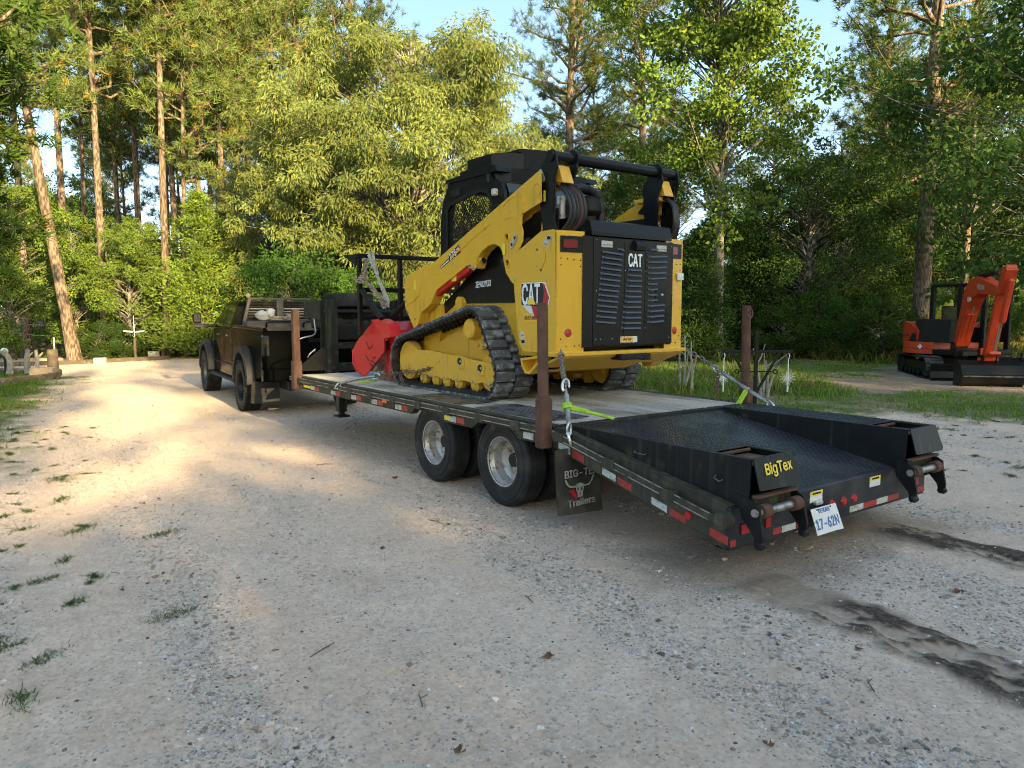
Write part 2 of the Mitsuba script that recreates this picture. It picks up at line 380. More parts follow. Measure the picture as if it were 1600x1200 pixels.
scene['letter_white_mat'] = pb((.80, .82, .86), .4)
scene['letter_yellow_mat'] = pb((.80, .60, .05), .45)
scene['letter_grey_mat'] = pb(worn((.36, .355, .33), (.14, .13, .11), .6, 26), .7)
scene['dark_lamp_mat'] = pb((.17, .010, .012), .2, clear=.5)
scene['letter_blue_mat'] = pb((.05, .16, .42), .5)
scene['letter_black_mat'] = pb((.015, .012, .012), .5)
scene['logo_red_mat'] = pb((.40, .02, .025), .4)
scene['logo_yellow_mat'] = pb((.82, .60, .06), .4)
scene['lime_mat'] = pb(worn((.33, .56, .035), (.16, .24, .05), .6, 30), .5)
scene['flap_mat'] = pb(worn((.026, .026, .022), (.075, .068, .055), .8, 6), .75)
scene['truck_mat'] = pb(dusty((.003, .0035, .003), .003), .12, spec=.015, clear=.12)
scene['flare_mat'] = pb((.016, .016, .0165), .62)
scene['chrome_mat'] = pb((.62, .63, .65), .12, metal=1.0)
scene['tint_mat'] = pb((.008, .010, .009), .05, spec=.8, clear=1.0)
scene['rack_mat'] = pb(worn((.055, .045, .036), (.11, .09, .07), .7, 6), .5)
scene['hose_mat'] = pb((.016, .015, .016), .48)
scene['hose_brown_mat'] = pb((.060, .024, .022), .6)
scene['stone_mat'] = pb({'type': 'mesh_attribute', 'name': 'vertex_color'}, .9, spec=.2)
scene['dry_mat'] = pb((.28, .225, .16), .8)
scene['rag_mat'] = pb((.25, .21, .165), .75)
scene['wrap_mat'] = pb((.36, .36, .355), .5)
scene['timber_mat'] = pb(worn((.10, .075, .055), (.20, .16, .12), .8, 6), .9)
scene['block_mat'] = pb(worn((.42, .40, .37), (.25, .23, .20), .8, 9), .9)
scene['glass_mat'] = {'type': 'thindielectric'}

def bark(base, light, vs, hs):
    def fn(p, n, uv):
        a = noise(p.x * hs, p.y * hs, p.z * vs); b = fbm(p.x * 3, p.y * 3, p.z * 1.2, 2)
        return mix(base, light, sst(.25, .75, a)) * (.6 + .8 * b)
    return mikit.proc(fn)
scene['pine_bark_mat'] = bump(pb(bark((.105, .075, .056), (.27, .20, .145), 7, 30), .95, spec=.1), lambda p, n, uv: noise(p.x * 16, p.y * 16, p.z * 5), .03)
scene['grey_bark_mat'] = bump(pb(bark((.10, .088, .072), (.30, .275, .235), 9, 11), .95, spec=.1), lambda p, n, uv: noise(p.x * 14, p.y * 14, p.z * 8), .02)
leafcol = {'type': 'mesh_attribute', 'name': 'vertex_color'}
scene['leaf_mat'] = {'type': 'principledthin', 'base_color': leafcol, 'roughness': .5, 'diff_trans': .62, 'spec_trans': 0.0, 'eta': 1.4}
scene['needle_mat'] = {'type': 'principledthin', 'base_color': leafcol, 'roughness': .55, 'diff_trans': .45, 'spec_trans': 0.0, 'eta': 1.35}
scene['grass_mat'] = {'type': 'principledthin', 'base_color': leafcol, 'roughness': .6, 'diff_trans': .7, 'spec_trans': 0.0, 'eta': 1.3}
# ---------------------------------------------------------------- ground: one sheet, fine in front of the camera, out to the horizon
def ground_z(x, y):
    road, dirt, stone, dark, clay, soil = masks(NP, x, y)
    r = np.hypot(x, y)
    near = NP.smooth(34, 18, r)
    z = (NP.noise(x * .55, y * .55) - .5) * .05 + (NP.noise(x * 2.6, y * 2.6) - .5) * .016
    u = x * .86 + y * .51; v = -x * .51 + y * .86
    rut = NP.noise(u * 2.2 + 3, v * .15) * NP.smooth(.35, .7, NP.noise(u * .8, v * .5 + 4))
    cleat = .5 + .5 * np.sin(v * 27 + np.sin(u * 5) * 1.2)
    band = NP.smooth(.20, .12, np.abs(u - .42 + .05 * np.sin(v * .7)))
    z = z * near + near * road * (-.016 * rut - .012 * cleat * band * NP.smooth(.3, .6, NP.noise(u * 3, v * 1.7)))
    z = z + near * (.02 * dark - .010 * clay) + (1 - road) * near * (.02 + .03 * NP.noise(x * 1.2, y * 1.2))
    z = z - .006 * near * soil
    wheels = NP.smooth(.9, 2.2, np.hypot((x + 2.6) * .8, (y - 9.6) * .45))
    return z * (.35 + .65 * wheels) + NP.smooth(27, 60, y) * .3 * NP.noise(x * .08, y * .08)
def ground_mesh():
    ang = np.radians(np.r_[np.linspace(-46, 46, 430), np.linspace(52, 308, 44)])
    rad = np.r_[.4, 1.0, 1.5, np.geomspace(1.9, 30, 420), np.geomspace(31, 900, 40)]
    a, r = np.meshgrid(ang, rad, indexing='ij')
    x, y = np.sin(a) * r, np.cos(a) * r
    z = ground_z(x, y)
    na, nr = a.shape
    v = np.stack([x, y, z], -1).reshape(-1, 3)
    i, j = np.meshgrid(np.arange(na), np.arange(nr - 1), indexing='ij')
    k = (i + 1) % na
    q = np.stack([i * nr + j, i * nr + j + 1, k * nr + j + 1, k * nr + j], -1).reshape(-1, 4)
    f = np.vstack([q[:, [0, 2, 1]], q[:, [0, 3, 2]]])
    v = np.vstack([v, [[0, 0, 0]]]); i = np.arange(na)
    f = np.vstack([f, np.stack([i * 0 + len(v) - 1, ((i + 1) % na) * nr, i * nr], 1)])
    return v, f
gv, gf = ground_mesh()
n = np.cross(gv[gf[5, 1]] - gv[gf[5, 0]], gv[gf[5, 2]] - gv[gf[5, 0]])
if n[2] < 0: gf = gf[:, ::-1]
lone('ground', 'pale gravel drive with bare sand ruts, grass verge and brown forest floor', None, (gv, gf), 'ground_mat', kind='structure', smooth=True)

def view_points(n, y0, y1, seed):
    """random ground points in the wedge the camera sees, denser near"""
    g = np.random.default_rng(seed)
    r = y0 * (y1 / y0) ** g.random(n); a = np.radians(g.uniform(-41, 41, n))
    return np.sin(a) * r, np.cos(a) * r, g
def coloured(name, label, v, f, col, mat, kind='stuff', smooth=False):
    key = numbered(name)
    scene[key] = mikit.ply((v, f), mat, smooth=smooth, color=col)
    PLACE[key] = None
    labels[key] = {'label': label, 'kind': kind}
    return key
# loose stones
def stones():
    x, y, g = view_points(230000, 1.9, 15, 11)
    road, dirt, stone, dark, clay, soil = masks(NP, x, y)
    keep = g.random(len(x)) < road * (.06 + .94 * stone ** 1.5) * (1 - .8 * clay) * (1 - .45 * soil) * (1 - .5 * dark)
    x, y = x[keep][:62000], y[keep][:62000]
    n = len(x); r = np.hypot(x, y)
    size = .0043 * np.exp(g.normal(0, .48, n)) * (1 + r * .05)
    size = np.minimum(size, .026)
    base = np.array([[1, 0, 0], [-.5, .87, 0], [-.5, -.87, 0], [.35, .6, .62], [-.7, .05, .7], [.3, -.6, .66]], float)
    faces = np.array([[0, 1, 3], [1, 2, 4], [2, 0, 5], [3, 4, 5], [1, 4, 3], [2, 5, 4], [0, 3, 5]])
    b = base[None] * g.uniform(.65, 1.35, (n, 6, 1)) * g.uniform(.7, 1.3, (n, 1, 3)) * [1, 1, .8]
    a = g.uniform(0, 6.28, n); c, s = np.cos(a), np.sin(a)
    vx = b[..., 0] * c[:, None] - b[..., 1] * s[:, None]; vy = b[..., 0] * s[:, None] + b[..., 1] * c[:, None]
    z = ground_z(x, y)
    v = np.stack([x[:, None] + vx * size[:, None], y[:, None] + vy * size[:, None], z[:, None] - .0012 + b[..., 2] * size[:, None]], -1).reshape(-1, 3)
    f = (faces[None] + np.arange(n)[:, None, None] * 6).reshape(-1, 3)
    t = g.random(n)
    col = np.array([.38, .325, .275]) * (.5 + 1.15 * t[:, None] ** 1.5) * g.uniform(.93, 1.07, (n, 3))
    col[t > .95] = [.60, .58, .55]; col[t < .05] = [.09, .08, .075]
    coloured('loose_gravel', 'loose pale crushed stones lying over the drive', v, f, np.repeat(col, 6, 0), 'stone_mat')
stones()

# ---------------------------------------------------------------- leaves, needles, grass blades
def blades(x, y, z, h, lean, wid, g, cols):
    n = len(x); a = g.uniform(0, 6.28, n); b = g.uniform(0, 6.28, n)
    dx, dy = np.cos(a), np.sin(a); lx, ly = np.cos(b) * lean * h, np.sin(b) * lean * h
    o = np.stack([x, y, z], -1); sd = np.stack([dx, dy, 0 * dx], -1) * (wid / 2)[:, None]
    mid = o + np.stack([lx * .4, ly * .4, h * .62], -1); tip = o + np.stack([lx, ly, h], -1)
    v = np.stack([o - sd, o + sd, mid + sd * .7, mid - sd * .7, tip], 1).reshape(-1, 3)
    f = (np.array([[0, 1, 2], [0, 2, 3], [3, 2, 4]])[None] + np.arange(n)[:, None, None] * 5).reshape(-1, 3)
    return v, f, np.repeat(cols, 5, 0)
def grass():
    # the lawn right of the trailer and the far verge
    g = np.random.default_rng(21)
    n = 230000
    x = g.uniform(-16, 19, n); y = g.uniform(9.0, 27, n)
    vis = np.abs(np.arctan2(x, y)) < math.radians(38)
    x, y = x[vis], y[vis]
    road, dirt, *_ = masks(NP, x, y)
    patch = NP.noise(x * .8 + 3, y * .8) * .6 + NP.noise(x * 2.7, y * 2.7) * .4
    keep = g.random(len(x)) < (1 - road) * (1 - .93 * dirt) * NP.smooth(.30, .60, patch) * NP.smooth(27, 24.5, y)
    x, y, patch, dirt = x[keep], y[keep], patch[keep], dirt[keep]
    n = len(x)
    tall = NP.smooth(13.5, 15.5, y) * NP.smooth(4.6, 2.6, np.abs(x - 3.4)) * NP.smooth(25, 20, y) * .9
    h = g.uniform(.02, .065, n) * (.5 + patch) * (1 + 4.2 * tall)
    c = np.array([.15, .25, .04]) * g.uniform(.6, 1.35, (n, 1)); dry = g.random(n) < .10 + .22 * tall
    c[dry] = np.array([.28, .23, .11]) * g.uniform(.6, 1.2, (dry.sum(), 1))
    v, f, col = blades(x, y, ground_z(x, y) - .005, h, g.uniform(.1, .8, n), np.full(n, .013) + h * .05, g, c)
    coloured('lawn_grass', 'short green lawn with taller seeding blades beside the trailer', v, f, col, 'grass_mat')
    # left verge
    n = 60000
    x = g.uniform(-17, -2, n); y = g.uniform(2.5, 24, n)
    ins = inside(NP, x, y, ROAD)
    keep = (np.abs(np.arctan2(x, y)) < math.radians(39)) & (g.random(n) < NP.smooth(.15, -.7, ins) * NP.smooth(.2, .6, NP.noise(x * 1.1, y * 1.1) * .6 + NP.noise(x * 3, y * 3) * .4))
    x, y = x[keep], y[keep]; n = len(x)
    h = g.uniform(.04, .16, n); c = np.array([.16, .23, .035]) * g.uniform(.6, 1.4, (n, 1))
    v1, f1, c1 = blades(x, y, ground_z(x, y) - .005, h, g.uniform(.1, .9, n), np.full(n, .012), g, c)
    coloured('verge_grass', 'uneven green grass along the left edge of the drive', v1, f1, c1, 'grass_mat')
    # small tufts out in the gravel
    spots = []
    for px, py, sz in TUFTS: spots.append((px, py, sz))
    for k in range(70):
        yy = g.uniform(3.0, 11); e = np.interp(yy, [1.5, 4.2, 8.2, 14.2], [-2.3, -3.6, -6.0, -9.2])
        spots.append((e + abs(g.normal(0, .55)) + .05, yy, g.uniform(.02, .07)))
    for k in range(60): spots.append((g.uniform(4.2, 9), g.uniform(7.5, 11.5), g.uniform(.02, .09)))
    X, Y, Hh, C = [], [], [], []
    for px, py, sz in spots:
        m = int(30 + 1500 * sz)
        ca = g.uniform(0, 6.28); q1, q2 = g.normal(0, sz * .85, m), g.normal(0, sz * .4, m); X.append(px + q1 * math.cos(ca) - q2 * math.sin(ca)); Y.append(py + q1 * math.sin(ca) + q2 * math.cos(ca)); Hh.append(g.uniform(.010, .035, m) * (.6 + 5 * sz)); C.append(np.array([.055, .10, .022]) * g.uniform(.6, 1.5, (m, 1)))
    X, Y, Hh, C = map(np.concatenate, (X, Y, Hh, C))
    v, f, col = blades(X, Y, ground_z(X, Y) - .002, Hh, g.uniform(.5, 2.0, len(X)), np.full(len(X), .0045), g, C)
    coloured('grass_tufts', 'small dark green grass tufts scattered in the gravel', v, f, col, 'grass_mat')
TUFTS = [(-1.92, 4.05, .10), (-2.15, 3.1, .07), (-2.72, 5.6, .09), (-2.3, 3.5, .07), (-3.4, 5.7, .10), (-3.0, 4.6, .07), (-3.1, 5.0, .06), (-2.25, 2.75, .09), (-1.9, 2.55, .06), (-2.55, 3.6, .07), (-4.6, 7.4, .12), (-4.1, 6.6, .09), (-2.55, 4.2, .06)]
grass()
def forest_cover():
    """weeds and seedlings over the forest floor"""
    g = np.random.default_rng(5)
    n = 42000
    y = g.uniform(23.5, 60, n); x = y * g.uniform(-.86, .86, n)
    keep = (inside(NP, x, y, ROAD) < -.4) & (g.random(n) < NP.smooth(.30, .7, NP.noise(x * .5, y * .5)))
    x, y = x[keep], y[keep]; n = len(x)
    h = g.uniform(.08, .5, n)
    c = np.array([.085, .125, .024]) * g.uniform(.5, 1.5, (n, 1)); br = g.random(n) < .2; c[br] = np.array([.19, .12, .06]) * g.uniform(.5, 1.2, (br.sum(), 1))
    v, f, col = blades(x, y, ground_z(x, y) - .01, h, g.uniform(.2, 1.2, n), g.uniform(.03, .09, n), g, c)
    coloured('forest_undergrowth', 'low weeds and seedlings covering the forest floor', v, f, col, 'grass_mat')
forest_cover()

# ---------------------------------------------------------------- trees
def leaf_cards(c, axis, ln, wd, g, col, fold=.25):
    """folded leaves: centres c, directions axis, lengths and widths"""
    n = len(c)
    a = axis / (np.linalg.norm(axis, axis=1, keepdims=True) + 1e-9)
    r = g.normal(size=(n, 3)); s = np.cross(a, r); s /= np.linalg.norm(s, axis=1, keepdims=True) + 1e-9
    up = np.cross(s, a)
    L, Wd = ln[:, None], wd[:, None]
    v = np.stack([c, c + a * L * .5 + s * Wd * .5 + up * Wd * fold, c + a * L, c + a * L * .5 - s * Wd * .5 + up * Wd * fold], 1).reshape(-1, 3)
    f = (np.array([[0, 1, 2], [0, 2, 3]])[None] + np.arange(n)[:, None, None] * 4).reshape(-1, 3)
    return v, f, np.repeat(col, 4, 0)
def needle_cards(c, axis, ln, wd, g, col):
    n = len(c); a = axis / (np.linalg.norm(axis, axis=1, keepdims=True) + 1e-9)
    s = np.cross(a, g.normal(size=(n, 3))); s /= np.linalg.norm(s, axis=1, keepdims=True) + 1e-9
    v = np.stack([c - s * wd[:, None] / 2, c + s * wd[:, None] / 2, c + a * ln[:, None]], 1).reshape(-1, 3)
    return v, np.arange(n * 3).reshape(-1, 3), np.repeat(col, 3, 0)
def trunk_line(H, lean, wob, g, n=12):
    t = np.linspace(0, 1, n); w = np.cumsum(g.normal(0, wob, (n, 2)), 0) * (t[:, None])
    return np.stack([lean[0] * t * H + w[:, 0], lean[1] * t * H + w[:, 1], t * H], 1)
class Tree:
    def __init__(s): s.wood = MB(); s.V, s.F, s.C, s.n = [], [], [], 0
    def put(s, v, f, c): s.V.append(v); s.F.append(f + s.n); s.C.append(c); s.n += len(v)
    def crown(s): return np.vstack(s.V), np.vstack(s.F), np.clip(np.vstack(s.C), .003, .9)
def pine(seed, H=19.0, r0=.18, start=.5, L=2.7, lean=(0, 0), tufts=10, bough=16, col=(.165, .218, .060), gaps=.2, top=True, droop=.0, nl=.32):
    g = np.random.default_rng(seed); t = Tree(); tl = trunk_line(H, lean, .03, g)
    hh = np.linspace(0, 1, 12)
    t.wood.tube(tl, r0 * (1 - .80 * hh ** 1.2) * (1 + .35 * np.exp(-hh * 30)), 10)
    at = lambda z: np.array([np.interp(z, tl[:, 2], tl[:, k]) for k in range(3)])
    cs, ax, ws = [], [], []
    z = start * H
    while z < H * .985:
        q = (z - start * H) / (H * (1 - start))
        reach = L * (np.sin(np.pi * (.22 + .70 * q)) ** .8) * g.uniform(.65, 1.15)
        for k in range(g.integers(2, 5)):
            if g.random() < gaps * (1 - q): continue
            az = g.uniform(0, 6.28); rl = max(.35, reach * g.uniform(.55, 1.15)); el = np.radians(g.uniform(2, 30) + 30 * q - droop)
            d = np.array([np.cos(az) * np.cos(el), np.sin(az) * np.cos(el), np.sin(el)])
            p0 = at(z); pts = p0 + d * rl * np.linspace(0, 1, 5)[:, None]
            pts[:, 2] += np.array([0, -.02, -.03, 0, .10]) * rl; pts[1:] += g.normal(0, .05 * rl, (4, 3))
            t.wood.tube(pts, np.linspace(.035 + .014 * rl, .010, 5), 5, cap=False)
            m = max(3, int(tufts * rl))
            for j in range(m):
                u = g.uniform(.38, 1.02); c = np.array([np.interp(u, np.linspace(0, 1, 5), pts[:, i]) for i in range(3)])
                off = g.normal(0, 1, 3) * [1, 1, .55] * (.16 + .18 * rl * .5) * (1.1 - .4 * u)
                cs.append(c + off); ax.append(unit(d + off * 1.2 + [0, 0, .5]))
                if g.random() < .25: t.wood.tube([c, c + off], [.012, .006], 3, cap=False)
        z += H * .022 * g.uniform(.6, 1.4)
    if top:
        for k in range(10): cs.append(at(H) + g.normal(0, .25, 3) - [0, 0, .2]); ax.append([0, 0, 1])
    cs, ax = np.array(cs), np.array(ax); n = len(cs)
    d = ax[:, None] * .55 + g.normal(0, .62, (n, bough, 3)); d = d.reshape(-1, 3); o = np.repeat(cs, bough, 0) + g.normal(0, .05, (n * bough, 3))
    tone = np.repeat(g.uniform(.65, 1.35, (n, 1)) * np.where(g.random((n, 1)) < .08, [[1.9, 1.1, .9]], [[1, 1, 1]]), bough, 0)
    t.put(*needle_cards(o, d, g.uniform(.6, 1.15, n * bough) * nl, g.uniform(.6, 1.2, n * bough) * .040, g, np.array(col) * tone * g.uniform(.8, 1.2, (n * bough, 1))))
    return t
def broadleaf(seed, H=11.0, R=4.5, zc=.55, base=.18, clumps=150, leaves=330, size=(.15, .05), col=(.15, .165, .03), r0=.2, spread=.85, droop=.35, flat=.85, lean=(0, 0), wood='tube', fork=.35, core=.25, yellow=.0, bald=.0, bough=0, bsp=.7):
    """a crown of leaf clumps, each carried by a limb"""
    g = np.random.default_rng(seed); t = Tree(); tl = trunk_line(H * .92, lean, .05, g)
    hh = np.linspace(0, 1, 12); t.wood.tube(tl, r0 * (1 - .9 * hh) * (1 + .4 * np.exp(-hh * 25)) + .012, 10)
    at = lambda z: np.array([np.interp(z, tl[:, 2], tl[:, k]) for k in range(3)])
    C, B, per = [], None, 1
    if bough: B, per = [], bough
    while len(C) < clumps:
        d = g.normal(size=3); d /= np.linalg.norm(d); rr = g.uniform(core, 1) ** .6
        lump = .72 + .5 * float(meshkit.noise(d[None] * 2.2 + seed * 3.7)[0])
        q = d * rr * lump
        z = H * zc + q[2] * H * (1 - zc) * flat * (1.0 if q[2] > 0 else (zc - base) / (1 - zc))
        p = at(min(max(z, 0), H * .9)) * [1, 1, 0] + [q[0] * R, q[1] * R, z]
        if bough and z > base * H:
            for _ in range(per): C.append(p + g.normal(0, 1, 3) * [.85, .85, .70] * bsp - [0, 0, .1])
            continue
        if z > base * H and g.random() > bald * NP.smooth(.2, .7, float(meshkit.noise(p[None] * .5 + 5)[0])): C.append(p)
    C = np.array(C)
    for p in C:
        rad = np.hypot(p[0], p[1]); z0 = max(H * fork * g.uniform(.55, 1.1), min(p[2] - rad * g.uniform(.35, .95), H * .85)); o = at(z0)
        mid = o * .45 + p * .55 + [0, 0, .10 * rad] + g.normal(0, .12, 3)
        t.wood.tube([o, o * .75 + mid * .25 + [0, 0, .04 * rad], mid, p], [.02 + .008 * rad + r0 * .10, .022 + r0 * .07, .016, .006], 5, cap=False)
    n = len(C); m = leaves
    cr = g.uniform(.55, 1.15, n) * spread
    dirs = g.normal(size=(n, m, 3)); dirs /= np.linalg.norm(dirs, axis=2, keepdims=True)
    rr = g.random((n, m, 1)) ** .45
    pos = C[:, None] + dirs * rr * cr[:, None, None] * [1, 1, .7]
    ax = dirs * .8 + g.normal(0, .6, (n, m, 3)) - [0, 0, droop]
    tone = g.uniform(.72, 1.28, (n, 1, 1)) * g.uniform(.75, 1.3, (n, m, 1))
    c = np.array(col) * tone
    if yellow: c = np.where(g.random((n, m, 1)) < yellow, c * [1.5, 1.15, .8], c)
    N = n * m
    t.put(*leaf_cards(pos.reshape(N, 3), ax.reshape(N, 3), g.uniform(.6, 1.25, N) * size[0], g.uniform(.7, 1.2, N) * size[1], g, c.reshape(N, 3)))
    return t
def cedar(seed, H=6.0, R=1.7, col=(.185, .265, .045), n=150, m=130, wd=.05):
    """a young conifer: a cone of feathery drooping sprays down to the ground"""
    g = np.random.default_rng(seed); t = Tree(); t.wood.tube(trunk_line(H, (0, 0), .02, g), np.linspace(.09, .01, 12), 7)
    P, A, S = [], [], []
    for k in range(n):
        q = g.random() ** 1.35; z = H * (.06 + .92 * q); rl = R * (1 - q) ** .75 * g.uniform(.55, 1.15) + .12; az = g.uniform(0, 6.28)
        d = np.array([np.cos(az), np.sin(az), .22])
        u = g.uniform(.15, 1.05, (m, 1)); w = g.normal(0, .10 + .10 * rl, (m, 3)) * [1, 1, .6]
        P.append([0, 0, z] + d * rl * u + w); A.append(d + g.normal(0, .55, (m, 3)) + [0, 0, .25]); S.append(np.full(m, g.uniform(.7, 1.35)))
        t.wood.tube([[0, 0, z], [0, 0, z] + d * rl * .9], [.02, .005], 3, cap=False)
    P, A, S = np.vstack(P), np.vstack(A), np.concatenate(S); N = len(P)
    t.put(*needle_cards(P, A, g.uniform(.09, .22, N), np.full(N, wd), g, np.array(col) * S[:, None] * g.uniform(.75, 1.25, (N, 1))))
    return t
def register(name, t, bark, leaf):
    v, f, c = t.crown()
    scene[name] = {'type': 'shapegroup', 'trunk': mikit.ply(t.wood.mesh(), bark, smooth=True), 'crown': mikit.ply((v, f), leaf, color=c)}
def tree(name, src, label, cat, x, y, deg=0, sc=1.0, group=None, zs=1.0, z=None):
    key = numbered(name)
    M = T().translate([x, y, -.05 if z is None else z]).rotate([0, 0, 1], deg).scale([sc, sc, sc * zs])
    scene[key] = {'type': 'instance', 'shapegroup': {'type': 'ref', 'id': src}, 'to_world': M}
    labels[key] = {'label': label, 'category': cat}
    if group: labels[key]['group'] = group
    return key
register('pine_kind_a', pine(1, 20, .155, .47, 2.9, tufts=11), 'pine_bark_mat', 'needle_mat')
register('pine_kind_b', pine(2, 21, .145, .52, 2.6, tufts=11, lean=(.012, 0)), 'pine_bark_mat', 'needle_mat')
register('pine_kind_c', pine(3, 17, .125, .43, 2.4, lean=(-.02, .01), tufts=11), 'pine_bark_mat', 'needle_mat')
register('pine_kind_d', pine(4, 22, .30, .24, 4.3, tufts=8, gaps=.3, col=(.095, .145, .034)), 'pine_bark_mat', 'needle_mat')
register('leaning_pine_kind', pine(5, 18, .18, .46, 2.9, lean=(-.135, 0)), 'pine_bark_mat', 'needle_mat')
register('edge_pine_kind', pine(6, 9.0, .11, .20, 2.7, tufts=11, bough=22, gaps=.0, col=(.075, .125, .026), droop=10, nl=.30), 'pine_bark_mat', 'needle_mat')
register('willow_oak_kind', broadleaf(11, 12.0, 5.5, .50, .10, 800, 210, (.18, .052), (.200, .245, .075), .30, .62, 1.1, .92, core=.55, yellow=.10, bough=6, bsp=.70), 'grey_bark_mat', 'leaf_mat')
register('sweetgum_kind', broadleaf(12, 17.0, 3.9, .62, .22, 190, 130, (.17, .13), (.155, .235, .045), .17, .66, .15, .95, lean=(-.012, 0), fork=.40, yellow=.10, bough=4, bsp=.55), 'grey_bark_mat', 'leaf_mat')
register('oak_kind', broadleaf(13, 13.5, 5.4, .55, .12, 220, 120, (.20, .115), (.092, .160, .040), .22, .78, .25, .95, fork=.28, bough=4, bsp=.75), 'grey_bark_mat', 'leaf_mat')
register('slim_hardwood_kind', broadleaf(14, 9.0, 2.6, .50, .03, 120, 160, (.15, .085), (.150, .225, .045), .10, .55, .2, .98, fork=.25, yellow=.12, bough=3, bsp=.5), 'grey_bark_mat', 'leaf_mat')
register('cedar_kind', cedar(15), 'pine_bark_mat', 'needle_mat')
register('juniper_kind', cedar(16, 5.2, 1.35, (.050, .095, .026), 170, 130), 'pine_bark_mat', 'needle_mat')
register('bush_kind', broadleaf(17, 3.6, 2.0, .48, .02, 95, 210, (.13, .055), (.075, .150, .032), .05, .50, .1, 1.0, fork=.10), 'grey_bark_mat', 'leaf_mat')
register('round_shrub_kind', broadleaf(18, 2.2, 1.5, .48, .0, 80, 200, (.09, .045), (.055, .095, .024), .04, .36, .1, 1.0, fork=.08), 'grey_bark_mat', 'leaf_mat')
def at_px(px, Y):
    """x of what stands at distance Y behind a pixel column of the photograph"""
    return (px - 800) / 1160.2 * Y
